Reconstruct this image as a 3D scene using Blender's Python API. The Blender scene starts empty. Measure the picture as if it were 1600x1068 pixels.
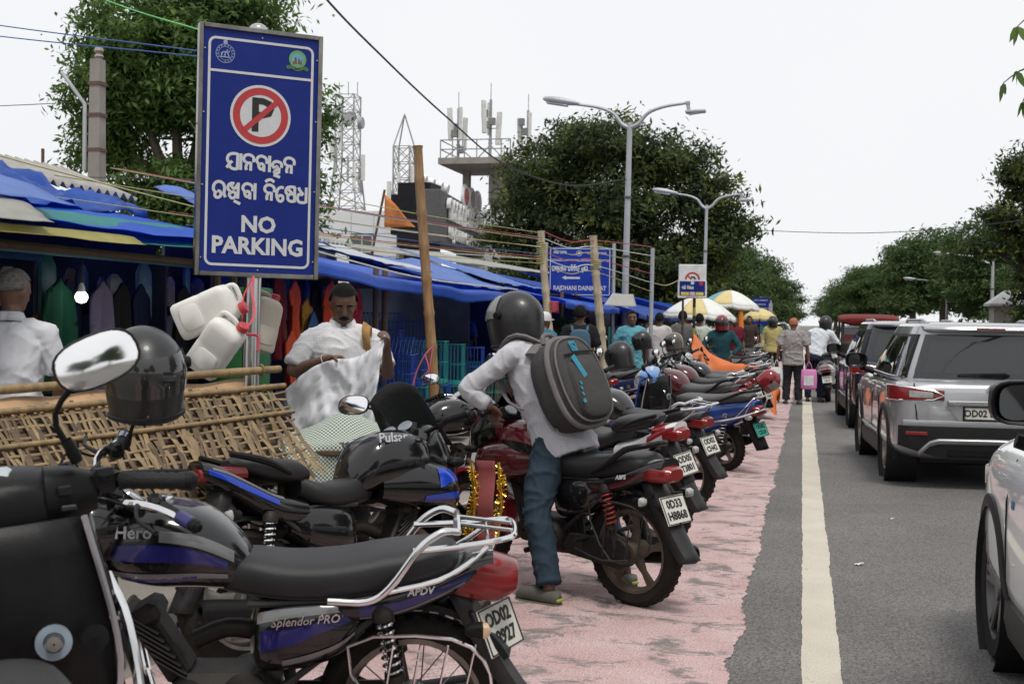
import bpy, bmesh, math, random
import numpy as np
from mathutils import Vector, Matrix, Euler, noise
rad = math.radians
random.seed(7)
scene = bpy.context.scene
COL = scene.collection

# ---------------------------------------------------------------- camera
cam = bpy.data.cameras.new('camera')
cam.lens = 43.875; cam.sensor_width = 36.0
cam.clip_start = 0.05; cam.clip_end = 2000
cam.dof.use_dof = True; cam.dof.focus_distance = 7.4; cam.dof.aperture_fstop = 7.1
camo = bpy.data.objects.new('camera', cam); COL.objects.link(camo)
_yaw, _pit, _rol = rad(13.1), rad(-1.04), rad(0.8)
_f = Vector((-math.sin(_yaw)*math.cos(_pit), math.cos(_yaw)*math.cos(_pit), math.sin(_pit)))
_r = Vector((math.cos(_yaw), math.sin(_yaw), 0)); _u = _r.cross(_f)
_R = math.cos(_rol)*_r + math.sin(_rol)*_u; _U = -math.sin(_rol)*_r + math.cos(_rol)*_u
camo.matrix_world = Matrix(((_R.x, _U.x, -_f.x, 0), (_R.y, _U.y, -_f.y, 0), (_R.z, _U.z, -_f.z, 1.55), (0, 0, 0, 1)))
scene.camera = camo

# ---------------------------------------------------------------- sky, sun, exposure
SUN_EL, SUN_AZ = rad(66), rad(150)          # azimuth measured clockwise from +Y
w = bpy.data.worlds.new('World'); scene.world = w; w.use_nodes = True
nt = w.node_tree; nt.nodes.clear()
sky = nt.nodes.new('ShaderNodeTexSky'); sky.sky_type = 'NISHITA'; sky.sun_disc = False
sky.sun_elevation = SUN_EL; sky.sun_rotation = SUN_AZ; sky.dust_density = 6.0; sky.air_density = 1.0; sky.ozone_density = 1.0
hs = nt.nodes.new('ShaderNodeHueSaturation'); hs.inputs['Saturation'].default_value = 0.12
hs.inputs['Value'].default_value = 0.35
tc = nt.nodes.new('ShaderNodeTexCoord')
nz = nt.nodes.new('ShaderNodeTexNoise'); nz.inputs['Scale'].default_value = 1.6; nz.inputs['Detail'].default_value = 4
rp = nt.nodes.new('ShaderNodeValToRGB')
rp.color_ramp.elements[0].position = 0.25; rp.color_ramp.elements[0].color = (0.865, 0.885, 0.92, 1)
rp.color_ramp.elements[1].position = 0.75; rp.color_ramp.elements[1].color = (0.93, 0.94, 0.955, 1)
mu = nt.nodes.new('ShaderNodeVectorMath'); mu.operation = 'SCALE'; mu.inputs['Scale'].default_value = 8.6
mx = nt.nodes.new('ShaderNodeMix'); mx.data_type = 'RGBA'; mx.inputs[0].default_value = 0.93
bg = nt.nodes.new('ShaderNodeBackground'); bg.inputs['Strength'].default_value = 0.094
wo = nt.nodes.new('ShaderNodeOutputWorld')
L = nt.links.new
L(sky.outputs[0], hs.inputs['Color']); L(tc.outputs['Generated'], nz.inputs['Vector']); L(nz.outputs[0], rp.inputs[0])
L(rp.outputs[0], mu.inputs[0]); L(hs.outputs[0], mx.inputs[6]); L(mu.outputs[0], mx.inputs[7])
L(mx.outputs[2], bg.inputs['Color']); L(bg.outputs[0], wo.inputs['Surface'])
sl = bpy.data.lights.new('sun', 'SUN'); sl.energy = 1.5; sl.angle = rad(14); sl.color = (1.0, 0.96, 0.90)
so = bpy.data.objects.new('sun', sl); COL.objects.link(so); so.location = (0, 0, 30)
_sd = Vector((math.sin(SUN_AZ)*math.cos(SUN_EL), math.cos(SUN_AZ)*math.cos(SUN_EL), math.sin(SUN_EL)))
so.rotation_euler = _sd.to_track_quat('Z', 'Y').to_euler()
vs = scene.view_settings; vs.view_transform = 'Standard'; vs.look = 'None'; vs.exposure = 0.42; vs.gamma = 1.0
scene.view_settings.use_curve_mapping = False
scene.cycles.max_bounces = 6; scene.cycles.diffuse_bounces = 3; scene.cycles.glossy_bounces = 3
scene.cycles.transmission_bounces = 5; scene.cycles.transparent_max_bounces = 6
scene.cycles.caustics_reflective = False; scene.cycles.caustics_refractive = False
scene.cycles.use_denoising = True

# ---------------------------------------------------------------- mesh builder
def V(*a): return Vector(a[0] if len(a) == 1 else a)
def catmull(pts, k=4, closed=False):
    P = [Vector(p) for p in pts]; n = len(P); out = []
    rng = range(n if closed else n-1)
    for i in rng:
        p0 = P[(i-1) % n] if (closed or i > 0) else P[0]*2-P[1]
        p1 = P[i]; p2 = P[(i+1) % n]
        p3 = P[(i+2) % n] if (closed or i+2 < n) else P[-1]*2-P[-2]
        for j in range(k):
            t = j/k
            out.append(0.5*((2*p1)+(p2-p0)*t+(2*p0-5*p1+4*p2-p3)*t*t+(3*p1-p0-3*p2+p3)*t**3))
    if not closed: out.append(P[-1].copy())
    return out
def sup(n, w, h, e=2.0, ph=0.0):
    o = []
    for i in range(n):
        a = 2*math.pi*(i+ph)/n; c, s = math.cos(a), math.sin(a)
        o.append((w*math.copysign(abs(c)**(2/e), c), h*math.copysign(abs(s)**(2/e), s)))
    return o
class MB:
    def __init__(s, M=None): s.v = []; s.f = []; s.M = M
    def add(s, vs, fs, M=None):
        b = len(s.v)
        for p in vs:
            p = Vector(p)
            if M is not None: p = M @ p
            if s.M is not None: p = s.M @ p
            s.v.append(p[:])
        s.f += [tuple(i+b for i in f) for f in fs]
        return s
    def box(s, c, d, r=None, bev=0.0):
        hx, hy, hz = d[0]/2, d[1]/2, d[2]/2
        M = Matrix.Translation(c)
        if r is not None: M = M @ Euler(r).to_matrix().to_4x4()
        if bev <= 0:
            vs = [(x, y, z) for x in (-hx, hx) for y in (-hy, hy) for z in (-hz, hz)]
            return s.add(vs, [(0, 1, 3, 2), (4, 6, 7, 5), (0, 4, 5, 1), (2, 3, 7, 6), (0, 2, 6, 4), (1, 5, 7, 3)], M)
        b = min(bev, hx*.98, hy*.98, hz*.98); vs = []; ix = {}
        for sx in (-1, 1):
            for sy in (-1, 1):
                for sz in (-1, 1):
                    for a in range(3):
                        p = [sx*(hx-b), sy*(hy-b), sz*(hz-b)]; p[a] = (sx*hx, sy*hy, sz*hz)[a]
                        ix[(sx, sy, sz, a)] = len(vs); vs.append(p)
        fs = []
        for a in range(3):
            u, w_ = [q for q in range(3) if q != a]
            for sg in (-1, 1):
                q = []
                for (su, sw) in ((-1, -1), (1, -1), (1, 1), (-1, 1)):
                    k = [0, 0, 0]; k[a] = sg; k[u] = su; k[w_] = sw; q.append(ix[(*k, a)])
                if (sg > 0) == (a == 1): q.reverse()
                fs.append(q)
            for su in (-1, 1):
                for sw in (-1, 1):
                    q = []
                    for sg, ax in ((-1, u), (1, u), (1, w_), (-1, w_)):
                        k = [0, 0, 0]; k[a] = sg; k[u] = su; k[w_] = sw; q.append(ix[(*k, ax)])
                    if (su*sw > 0) == (a == 1): q.reverse()
                    fs.append(q)
        for sx in (-1, 1):
            for sy in (-1, 1):
                for sz in (-1, 1):
                    q = [ix[(sx, sy, sz, a)] for a in range(3)]
                    if sx*sy*sz < 0: q.reverse()
                    fs.append(q)
        return s.add(vs, fs, M)
    def loft(s, rings, cap=True, closed=True, M=None):
        n = len(rings[0]); vs = [p for r in rings for p in r]; fs = []
        for i in range(len(rings)-1):
            for j in range(n if closed else n-1):
                k = (j+1) % n
                fs.append((i*n+j, i*n+k, (i+1)*n+k, (i+1)*n+j))
        if cap and closed:
            fs.append(tuple(range(n-1, -1, -1))); m = (len(rings)-1)*n; fs.append(tuple(range(m, m+n)))
        return s.add(vs, fs, M)
    def tube(s, pts, r, n=8, k=0, cap=True, closed=False, sq=1.0):
        P = [Vector(p) for p in pts]
        R = list(r) if isinstance(r, (list, tuple)) else [r]*len(P)
        if k:
            m = len(P); P = catmull(P, k, closed); R2 = []
            for i in range(len(P)):
                t = i/k; a = int(t); f = t-a
                R2.append(R[a % m]*(1-f)+R[(a+1) % m if closed else min(a+1, m-1)]*f)
            R = R2
        rings = []; u = None; N = len(P)
        for i in range(N):
            if closed: t = P[(i+1) % N]-P[i-1]
            else: t = P[min(i+1, N-1)]-P[max(i-1, 0)]
            if t.length < 1e-9: t = Vector((0, 0, 1))
            t.normalize()
            if u is None:
                u = Vector((0, 0, 1)) if abs(t.z) < .9 else Vector((1, 0, 0))
            u = (u-t*u.dot(t))
            if u.length < 1e-6: u = t.orthogonal()
            u.normalize(); b = t.cross(u)
            rings.append([P[i]+u*(math.cos(2*math.pi*j/n)*R[i]*sq)+b*(math.sin(2*math.pi*j/n)*R[i]) for j in range(n)])
        if closed: rings.append(rings[0]); cap = False
        return s.loft(rings, cap)
    def lathe(s, prof, c=(0, 0, 0), axis=(0, 0, 1), n=20, closed=False, cap=False, a0=0, a1=None):
        ax = Vector(axis).normalized(); u = ax.orthogonal().normalized(); b = ax.cross(u); c = Vector(c)
        full = a1 is None
        m = n if full else n+1
        if full: a1 = 2*math.pi
        rings = []
        for (r, t) in prof:
            rings.append([c+ax*t+u*(r*math.cos(a0+(a1-a0)*j/n))+b*(r*math.sin(a0+(a1-a0)*j/n)) for j in range(m)])
        if closed: rings.append(rings[0])
        return s.loft(rings, cap, full)
    def ell(s, c, r, n=16, m=10, M=None):
        if not isinstance(r, (tuple, list)): r = (r, r, r)
        rings = []
        for i in range(m+1):
            a = math.pi*i/m; q = max(math.sin(a), 0.02)
            rings.append([(c[0]+r[0]*q*math.cos(2*math.pi*j/n), c[1]+r[1]*q*math.sin(2*math.pi*j/n), c[2]-r[2]*math.cos(a)) for j in range(n)])
        return s.loft(rings, True, True, M)
    def torus(s, c, R, r, axis=(0, 1, 0), n=28, m=10, sq=1.0):
        return s.lathe([(R+r*math.cos(2*math.pi*i/m), sq*r*math.sin(2*math.pi*i/m)) for i in range(m)], c, axis, n, closed=True)
    def prism(s, poly, a, b, plane='xz', M=None):
        n = len(poly)
        def P(p, t): return (p[0], t, p[1]) if plane == 'xz' else ((p[0], p[1], t) if plane == 'xy' else (t, p[0], p[1]))
        vs = [P(p, a) for p in poly]+[P(p, b) for p in poly]
        fs = [tuple(range(n)), tuple(range(2*n-1, n-1, -1))]+[(i, i+n, (i+1) % n+n, (i+1) % n) for i in range(n)]
        return s.add(vs, fs, M)
    def sheet(s, fn, nu, nv, M=None):
        vs = [fn(i/nu, j/nv) for i in range(nu+1) for j in range(nv+1)]
        fs = [(i*(nv+1)+j, (i+1)*(nv+1)+j, (i+1)*(nv+1)+j+1, i*(nv+1)+j+1) for i in range(nu) for j in range(nv)]
        return s.add(vs, fs, M)
    def quad(s, a, b, c, d): return s.add([a, b, c, d], [(0, 1, 2, 3)])
    def mesh(s, name, ang=40):
        me = bpy.data.meshes.new(name); me.from_pydata(s.v, [], s.f)
        me.polygons.foreach_set('use_smooth', [True]*len(me.polygons))
        if ang is not None: me.set_sharp_from_angle(angle=rad(ang))
        return me
def link(name, me, m=None, parent=None, loc=None, rot=None):
    o = bpy.data.objects.new(name, me); COL.objects.link(o)
    if m is not None and me is not None and len(me.materials) == 0: me.materials.append(m)
    if parent is not None: o.parent = parent
    if loc is not None: o.location = loc
    if rot is not None: o.rotation_euler = rot
    return o
def obj(name, mb, m, parent=None, loc=None, rot=None, ang=40, sub=0, bev=0, solid=0):
    o = link(name, mb.mesh(name, ang), m, parent, loc, rot)
    if solid: q = o.modifiers.new('s', 'SOLIDIFY'); q.thickness = solid; q.offset = 0
    if bev: q = o.modifiers.new('b', 'BEVEL'); q.width = bev; q.segments = 2; q.limit_method = 'ANGLE'; q.angle_limit = rad(35)
    if sub: q = o.modifiers.new('d', 'SUBSURF'); q.levels = sub; q.render_levels = sub
    return o
def tag(o, label=None, cat=None, group=None, kind=None):
    if label: o['label'] = label
    if cat: o['category'] = cat
    if group: o['group'] = group
    if kind: o['kind'] = kind
    return o
def thing(name, label, cat, loc=(0, 0, 0), rz=0, group=None):
    o = bpy.data.objects.new(name, None); COL.objects.link(o); o.empty_display_size = .1
    o.location = loc; o.rotation_euler = (0, 0, rz)
    return tag(o, label, cat, group)
def dup(o, parent=None, mats=None):
    c = o.copy(); COL.objects.link(c); c.parent = parent
    if mats and c.type == 'MESH' and c.data.materials and c.data.materials[0].name in mats:
        c.material_slots[0].link = 'OBJECT'; c.material_slots[0].material = mats[c.data.materials[0].name]
    for ch in list(o.children): dup(ch, c, mats)
    return c
def baked(o):
    """replace a modified object's mesh by its evaluated result"""
    bpy.context.view_layer.update()
    dg = bpy.context.evaluated_depsgraph_get(); ev = o.evaluated_get(dg)
    me = bpy.data.meshes.new_from_object(ev, depsgraph=dg); o.modifiers.clear(); old = o.data; o.data = me
    return o

# ---------------------------------------------------------------- materials
_mc = {}
def mat(name, col, rough=.5, metal=0.0, var=.18, scale=6.0, bump=0.0, bscale=None, coat=0.0, dust=0.0, dcol=(.23, .19, .15), trans=0.0, emit=0.0, spec=.5, stretch=None, alpha=1.0, subs=0.0):
    if name in _mc: return _mc[name]
    m = bpy.data.materials.new(name); m.use_nodes = True; _mc[name] = m
    t = m.node_tree; N = t.nodes; b = N['Principled BSDF']; K = t.links.new
    tcn = N.new('ShaderNodeTexCoord'); mp = N.new('ShaderNodeMapping'); K(tcn.outputs['Object'], mp.inputs[0])
    if stretch: mp.inputs['Scale'].default_value = stretch
    n1 = N.new('ShaderNodeTexNoise'); n1.inputs['Scale'].default_value = scale; n1.inputs['Detail'].default_value = 6; n1.inputs['Roughness'].default_value = .65
    K(mp.outputs[0], n1.inputs['Vector'])
    c = Vector(col[:3]); lo = c*(1-var); hi = c*(1+var)
    r = N.new('ShaderNodeValToRGB'); r.color_ramp.elements[0].position = .3; r.color_ramp.elements[1].position = .7
    r.color_ramp.elements[0].color = (*lo, 1); r.color_ramp.elements[1].color = (min(hi.x, 1), min(hi.y, 1), min(hi.z, 1), 1)
    K(n1.outputs[0], r.inputs[0]); out = r.outputs[0]
    if dust > 0:
        n2 = N.new('ShaderNodeTexNoise'); n2.inputs['Scale'].default_value = scale*.6; n2.inputs['Detail'].default_value = 8; n2.inputs['Roughness'].default_value = .7
        K(tcn.outputs['Object'], n2.inputs['Vector'])
        r2 = N.new('ShaderNodeValToRGB'); r2.color_ramp.elements[0].position = .38; r2.color_ramp.elements[1].position = .75
        r2.color_ramp.elements[0].color = (dust*.25,)*3+(1,); r2.color_ramp.elements[1].color = (min(1, dust),)*3+(1,)
        K(n2.outputs[0], r2.inputs[0])
        x = N.new('ShaderNodeMix'); x.data_type = 'RGBA'; x.inputs[7].default_value = (*dcol, 1)
        K(r2.outputs[0], x.inputs[0]); K(out, x.inputs[6]); out = x.outputs[2]
        rr = N.new('ShaderNodeMath'); rr.operation = 'MULTIPLY_ADD'; rr.inputs[1].default_value = .35; rr.inputs[2].default_value = rough; rr.use_clamp = True
        K(r2.outputs[0], rr.inputs[0]); K(rr.outputs[0], b.inputs['Roughness'])
    else:
        rr = N.new('ShaderNodeMath'); rr.operation = 'MULTIPLY_ADD'; rr.inputs[1].default_value = .18; rr.inputs[2].default_value = max(rough-.09, 0.02)
        K(n1.outputs[0], rr.inputs[0]); K(rr.outputs[0], b.inputs['Roughness'])
    K(out, b.inputs['Base Color'])
    b.inputs['Metallic'].default_value = metal
    b.inputs['Specular IOR Level'].default_value = spec
    if coat: b.inputs['Coat Weight'].default_value = coat; b.inputs['Coat Roughness'].default_value = .04
    if trans: b.inputs['Transmission Weight'].default_value = trans
    if subs: b.inputs['Subsurface Weight'].default_value = subs; b.inputs['Subsurface Radius'].default_value = (.01, .004, .002)
    if alpha < 1: b.inputs['Alpha'].default_value = alpha
    if emit: b.inputs['Emission Color'].default_value = (*col[:3], 1); b.inputs['Emission Strength'].default_value = emit
    if bump:
        n3 = N.new('ShaderNodeTexNoise'); n3.inputs['Scale'].default_value = bscale or scale*6; n3.inputs['Detail'].default_value = 5
        K(mp.outputs[0], n3.inputs['Vector'])
        bp = N.new('ShaderNodeBump'); bp.inputs['Strength'].default_value = bump; bp.inputs['Distance'].default_value = .01
        K(n3.outputs[0], bp.inputs['Height']); K(bp.outputs[0], b.inputs['Normal'])
    return m
def glass(name, col=(.02, .025, .03), rough=.03, alpha=.55):
    """tinted pane: glossy coat over a see-through tint"""
    if name in _mc: return _mc[name]
    m = bpy.data.materials.new(name); m.use_nodes = True; _mc[name] = m
    t = m.node_tree; N = t.nodes; K = t.links.new; b = N['Principled BSDF']
    b.inputs['Base Color'].default_value = (*col, 1); b.inputs['Roughness'].default_value = rough; b.inputs['Coat Weight'].default_value = 1
    tr = N.new('ShaderNodeBsdfTransparent'); tr.inputs[0].default_value = (.75, .78, .78, 1)
    mxs = N.new('ShaderNodeMixShader'); mxs.inputs[0].default_value = alpha
    K(tr.outputs[0], mxs.inputs[1]); K(b.outputs[0], mxs.inputs[2]); K(mxs.outputs[0], N['Material Output'].inputs[0])
    return m
def text(s, size, m, parent=None, loc=(0, 0, 0), rot=(0, 0, 0), name='lettering', bold=.0, ext=.0008, align='CENTER', sx=1.0, shear=0.0, M=None):
    cu = bpy.data.curves.new(name, 'FONT'); cu.body = s; cu.size = size; cu.extrude = ext; cu.offset = bold*size; cu.resolution_u = 2
    cu.align_x = align; cu.align_y = 'CENTER'; cu.shear = shear
    o = bpy.data.objects.new(name, cu); COL.objects.link(o)
    me = bpy.data.meshes.new_from_object(o); bpy.data.objects.remove(o); bpy.data.curves.remove(cu)
    if sx != 1.0: me.transform(Matrix.Diagonal((sx, 1, 1, 1)))
    if M is not None: me.transform(M)
    me.materials.clear()
    return link(name, me, m, parent, loc, rot)
# ================================================================ ground, road, paint
def ground_mat(name, c1, c2, sc, fine=220, bump=.25, rough=.9, speck=.35):
    m = bpy.data.materials.new(name); m.use_nodes = True; t = m.node_tree; N = t.nodes; K = t.links.new; b = N['Principled BSDF']
    tcn = N.new('ShaderNodeTexCoord')
    n1 = N.new('ShaderNodeTexNoise'); n1.inputs['Scale'].default_value = sc; n1.inputs['Detail'].default_value = 9; n1.inputs['Roughness'].default_value = .62
    n2 = N.new('ShaderNodeTexNoise'); n2.inputs['Scale'].default_value = fine; n2.inputs['Detail'].default_value = 3
    for q in (n1, n2): K(tcn.outputs['Object'], q.inputs['Vector'])
    r = N.new('ShaderNodeValToRGB'); r.color_ramp.elements[0].position = .3; r.color_ramp.elements[1].position = .72
    r.color_ramp.elements[0].color = (*c1, 1); r.color_ramp.elements[1].color = (*c2, 1); K(n1.outputs[0], r.inputs[0])
    r2 = N.new('ShaderNodeValToRGB'); r2.color_ramp.elements[0].position = .3; r2.color_ramp.elements[1].position = .7
    r2.color_ramp.elements[0].color = (1-speck,)*3+(1,); r2.color_ramp.elements[1].color = (1+speck,)*3+(1,); K(n2.outputs[0], r2.inputs[0])
    x = N.new('ShaderNodeMix'); x.data_type = 'RGBA'; x.blend_type = 'MULTIPLY'; x.inputs[0].default_value = 1
    K(r.outputs[0], x.inputs[6]); K(r2.outputs[0], x.inputs[7]); K(x.outputs[2], b.inputs['Base Color'])
    b.inputs['Roughness'].default_value = rough
    bp = N.new('ShaderNodeBump'); bp.inputs['Strength'].default_value = bump; bp.inputs['Distance'].default_value = .01
    K(n2.outputs[0], bp.inputs['Height']); K(bp.outputs[0], b.inputs['Normal'])
    m['mix'] = 0
    return m
def worn(m, base, sc, lo, hi, stretch=(1, 1, 1)):
    """paint worn through in patches: the base shows where the noise is low"""
    t = m.node_tree; N = t.nodes; K = t.links.new; b = N['Principled BSDF']
    src = b.inputs['Base Color'].links[0].from_socket
    tcn = N.new('ShaderNodeTexCoord'); mp = N.new('ShaderNodeMapping'); mp.inputs['Scale'].default_value = stretch
    K(tcn.outputs['Object'], mp.inputs[0])
    n = N.new('ShaderNodeTexNoise'); n.inputs['Scale'].default_value = sc; n.inputs['Detail'].default_value = 14; n.inputs['Roughness'].default_value = .8; n.inputs['Distortion'].default_value = .6
    K(mp.outputs[0], n.inputs['Vector'])
    r = N.new('ShaderNodeValToRGB'); r.color_ramp.elements[0].position = lo; r.color_ramp.elements[1].position = hi; K(n.outputs[0], r.inputs[0])
    x = N.new('ShaderNodeMix'); x.data_type = 'RGBA'; x.inputs[6].default_value = (*base, 1)
    K(r.outputs[0], x.inputs[0]); K(src, x.inputs[7]); K(x.outputs[2], b.inputs['Base Color'])
    return m
asphalt = ground_mat('asphalt', (.112, .106, .102), (.165, .156, .15), .8, 95, 1.0, .85, .7)
pave = ground_mat('paving_dust', (.20, .18, .16), (.30, .275, .245), 1.3, 120, .3)
pink = worn(ground_mat('pink_road_paint', (.45, .29, .28), (.55, .415, .405), 2.6, 110, .6, .85, .4), (.19, .165, .155), 3.6, .425, .49, (.8, 1.1, 1))
cream = worn(ground_mat('line_paint', (.47, .425, .35), (.57, .525, .44), 2.2, 120, .35, .8, .22), (.2, .185, .165), 9, .33, .40)
verge = ground_mat('verge_earth', (.13, .12, .07), (.2, .18, .12), .6, 90, .4)
obj('ground', MB().quad((-400, -60, 0), (400, -60, 0), (400, 900, 0), (-400, 900, 0)), pave)['kind'] = 'structure'
obj('road', MB().quad((-1.2, -60, .004), (8.2, -60, .004), (8.2, 600, .004), (-1.2, 600, .004)), asphalt)['kind'] = 'structure'
def jag(x, y, a, f): return x+a*noise.noise((x*3, y*f, 1.7))+a*.7*noise.noise((x*3, y*f*4, 5.1))+a*.4*noise.noise((x, y*f*13, 2.2))
def strip(name, xa, xb, y0, y1, z, m, amp_a, amp_b):
    mb = MB(); vs = []; ys = []; y = y0
    while y < y1:
        ys.append(y); y += .03 if y < 16 else (.08 if y < 40 else .8)
    for y in ys: vs += [(jag(xa(y), y, amp_a, 2.1), y, z), (jag(xb(y), y, amp_b, 2.1), y, z)]
    mb.add(vs, [(2*i, 2*i+1, 2*i+3, 2*i+2) for i in range(len(ys)-1)])
    return tag(obj(name, mb, m), kind='structure')
strip('pink_painted_strip', lambda y: -2.75, lambda y: -.30+.006*max(0, min(y, 24)-4), -6, 260, .008, pink, .05, .04)
strip('white_edge_line', lambda y: .022, lambda y: .195, -6, 260, .008, cream, .008, .009)
# kerb and median on the far side of the carriageway
mb = MB()
for i in range(120): mb.box((8.35, -10+i*1.5, .07), (.3, 1.46, .14), bev=.012)
tag(obj('median_kerb', mb, mat('kerb_concrete', (.42, .4, .36), .85, bump=.2)), kind='structure')
obj('median_verge', MB().quad((8.5, -20, .09), (60, -20, .09), (60, 400, .09), (8.5, 400, .09)), verge)['kind'] = 'structure'
# litter and stones
lit = mat('litter_paper', (.7, .7, .7), .7)
for i, (x, y, s) in enumerate([(.38, 8.28, .035), (.72, 10.3, .018), (-.72, 17.5, .03), (-.45, 9.0, .015)]):
    mb = MB(); r_ = random.Random(i)
    mb.sheet(lambda u, v: (x+(u-.5)*s*1.6, y+(v-.5)*s, .012+.012*noise.noise((u*4+i, v*4, i))+.01*u), 5, 4)
    tag(obj('paper_scrap', mb, lit), 'small crumpled scrap of white paper on the road surface', 'litter', 'paper scraps on the road')

# ================================================================ trees
def leafmat(name, dark, light, young, yamt=.62):
    m = bpy.data.materials.new(name); m.use_nodes = True; t = m.node_tree; N = t.nodes; K = t.links.new; b = N['Principled BSDF']
    tcn = N.new('ShaderNodeTexCoord')
    def nzz(sc, d=3):
        n = N.new('ShaderNodeTexNoise'); n.inputs['Scale'].default_value = sc; n.inputs['Detail'].default_value = d; K(tcn.outputs['Object'], n.inputs['Vector']); return n
    a, c = nzz(1.1), nzz(.9, 4)
    c.inputs['Distortion'].default_value = 1.5
    r = N.new('ShaderNodeValToRGB'); r.color_ramp.elements[0].position = .35; r.color_ramp.elements[1].position = .68
    r.color_ramp.elements[0].color = (*dark, 1); r.color_ramp.elements[1].color = (*light, 1); K(a.outputs[0], r.inputs[0])
    r2 = N.new('ShaderNodeValToRGB'); r2.color_ramp.elements[0].position = yamt; r2.color_ramp.elements[1].position = yamt+.06; K(c.outputs[0], r2.inputs[0])
    x = N.new('ShaderNodeMix'); x.data_type = 'RGBA'; x.inputs[7].default_value = (*young, 1); K(r2.outputs[0], x.inputs[0]); K(r.outputs[0], x.inputs[6])
    K(x.outputs[2], b.inputs['Base Color']); b.inputs['Roughness'].default_value = .55; b.inputs['Specular IOR Level'].default_value = .3
    tr = N.new('ShaderNodeBsdfTranslucent'); K(x.outputs[2], tr.inputs[0]); ms = N.new('ShaderNodeMixShader'); ms.inputs[0].default_value = .42
    K(b.outputs[0], ms.inputs[1]); K(tr.outputs[0], ms.inputs[2]); K(ms.outputs[0], N['Material Output'].inputs[0])
    return m
leaf_bright = leafmat('leaf_bright', (.06, .11, .026), (.115, .20, .05), (.19, .29, .07), .57)
leaf_dark = leafmat('leaf_dark', (.034, .05, .021), (.062, .09, .03), (.17, .2, .04), .55)
leaf_far = leafmat('leaf_far', (.045, .08, .026), (.08, .135, .04), (.12, .18, .05), .6)
bark = mat('bark', (.10, .08, .06), .9, bump=.8, scale=5, bscale=25, stretch=(1, 1, .25))
def crown_mesh(name, lobes, n_clump, n_leaf, size, seed, clump_r=.5):
    """thousands of leaf faces in clumps spread through the outer volume of several lobes"""
    rs = np.random.RandomState(seed); P = []; D = []
    vol = np.array([l[3]*l[4]*l[5] for l in lobes])**.67; cnt = np.maximum(3, (n_clump*vol/vol.sum()).astype(int))
    for l, c in zip(lobes, cnt):
        d = rs.normal(size=(c, 3)); d /= np.linalg.norm(d, axis=1)[:, None]
        rr = (rs.rand(c, 1)**.45)
        p = np.array(l[:3])+d*rr*np.array(l[3:6])
        P.append(p); D.append(d)
    P = np.vstack(P); D = np.vstack(D); n = len(P)
    k = n_leaf
    off = rs.normal(size=(n, k, 3))*clump_r*(.35+.5*rs.rand(n, 1, 1)); off[:, :, 2] *= .5
    C = (P[:, None, :]+off).reshape(-1, 3)
    dd = np.repeat(D, k, 0)*.5+rs.normal(size=(n*k, 3))*.55; dd[:, 2] += .55
    nn = dd/np.linalg.norm(dd, axis=1)[:, None]
    a = np.cross(nn, rs.normal(size=nn.shape)); a /= np.linalg.norm(a, axis=1)[:, None]; b = np.cross(nn, a)
    s = size*(.6+.8*rs.rand(n*k, 1))
    a[:, 2] -= .25
    v = np.stack([C-a*s, C+b*s*.36+nn*s*.06, C+a*s*.9-nn*s*.1, C-b*s*.36+nn*s*.06], 1).reshape(-1, 3)
    m = bpy.data.meshes.new(name); q = n*k
    m.vertices.add(q*4); m.vertices.foreach_set('co', v.astype(np.float32).ravel())
    m.loops.add(q*4); m.loops.foreach_set('vertex_index', np.arange(q*4, dtype=np.int32))
    m.polygons.add(q); m.polygons.foreach_set('loop_start', np.arange(0, q*4, 4, dtype=np.int32)); m.polygons.foreach_set('loop_total', np.full(q, 4, dtype=np.int32))
    m.update(); return m
def trunk_mb(h, r, lobes, seed, lean=(0, 0)):
    rs = random.Random(seed); mb = MB()
    top = Vector((lean[0], lean[1], h)); mb.tube([(0, 0, -.1), (lean[0]*.2+.05, lean[1]*.2, h*.4), top], [r*1.35, r, r*.75], 10, 3)
    for l in lobes:
        e = Vector(l[:3]); mid = top.lerp(e, .5)+Vector((rs.uniform(-.3, .3), rs.uniform(-.3, .3), rs.uniform(0, .5)))
        mb.tube([top-Vector((0, 0, .3)), mid, e, e+Vector((rs.uniform(-1, 1), rs.uniform(-1, 1), .6))], [r*.5, r*.3, r*.15, r*.04], 7, 3)
        for _ in range(3):
            q = mid.lerp(e, rs.random()); mb.tube([q, q+Vector((rs.uniform(-1, 1)*l[3], rs.uniform(-1, 1)*l[4], rs.uniform(-.2, .8)*l[5]))*.7], [r*.14, r*.03], 5)
    return mb
def tree(label, loc, lobes, nc, nl, size, seed, lm, th, tr, group=None, clump=.5, cat='tree'):
    t = thing('tree', label, cat, loc, 0, group)
    obj('trunk', trunk_mb(th, tr, lobes, seed), bark, t)
    link('crown', crown_mesh('crown', lobes, nc, nl, size, seed, clump), lm, t)
    return t
# tall tree behind the first stalls
tree('tall bright green tree behind the blue stall roofs and the no-parking board', (-12.2, 22.9, 0),
     [(-.2, 0, 7.0, 1.9, 1.8, 1.2), (.9, .2, 7.6, 1.3, 1.3, .9), (-1.2, 0, 6.0, 1.3, 1.4, 1.0), (.6, .3, 5.9, 1.6, 1.5, .8), (-1.7, .1, 4.9, .7, 1.0, .55), (2.1, .4, 5.4, .9, 1.1, .9),
      (.0, 0, 3.9, 1.5, 1.4, .75), (2.2, .2, 4.2, .7, .9, .9), (-.6, .1, 3.1, 1.0, 1.0, .5), (2.3, .3, 3.0, .7, .8, .45), (1.0, -.2, 3.1, 1.0, 1.0, .6)], 1500, 60, .078, 11, leaf_bright, 3.6, .28, clump=.36)
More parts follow.
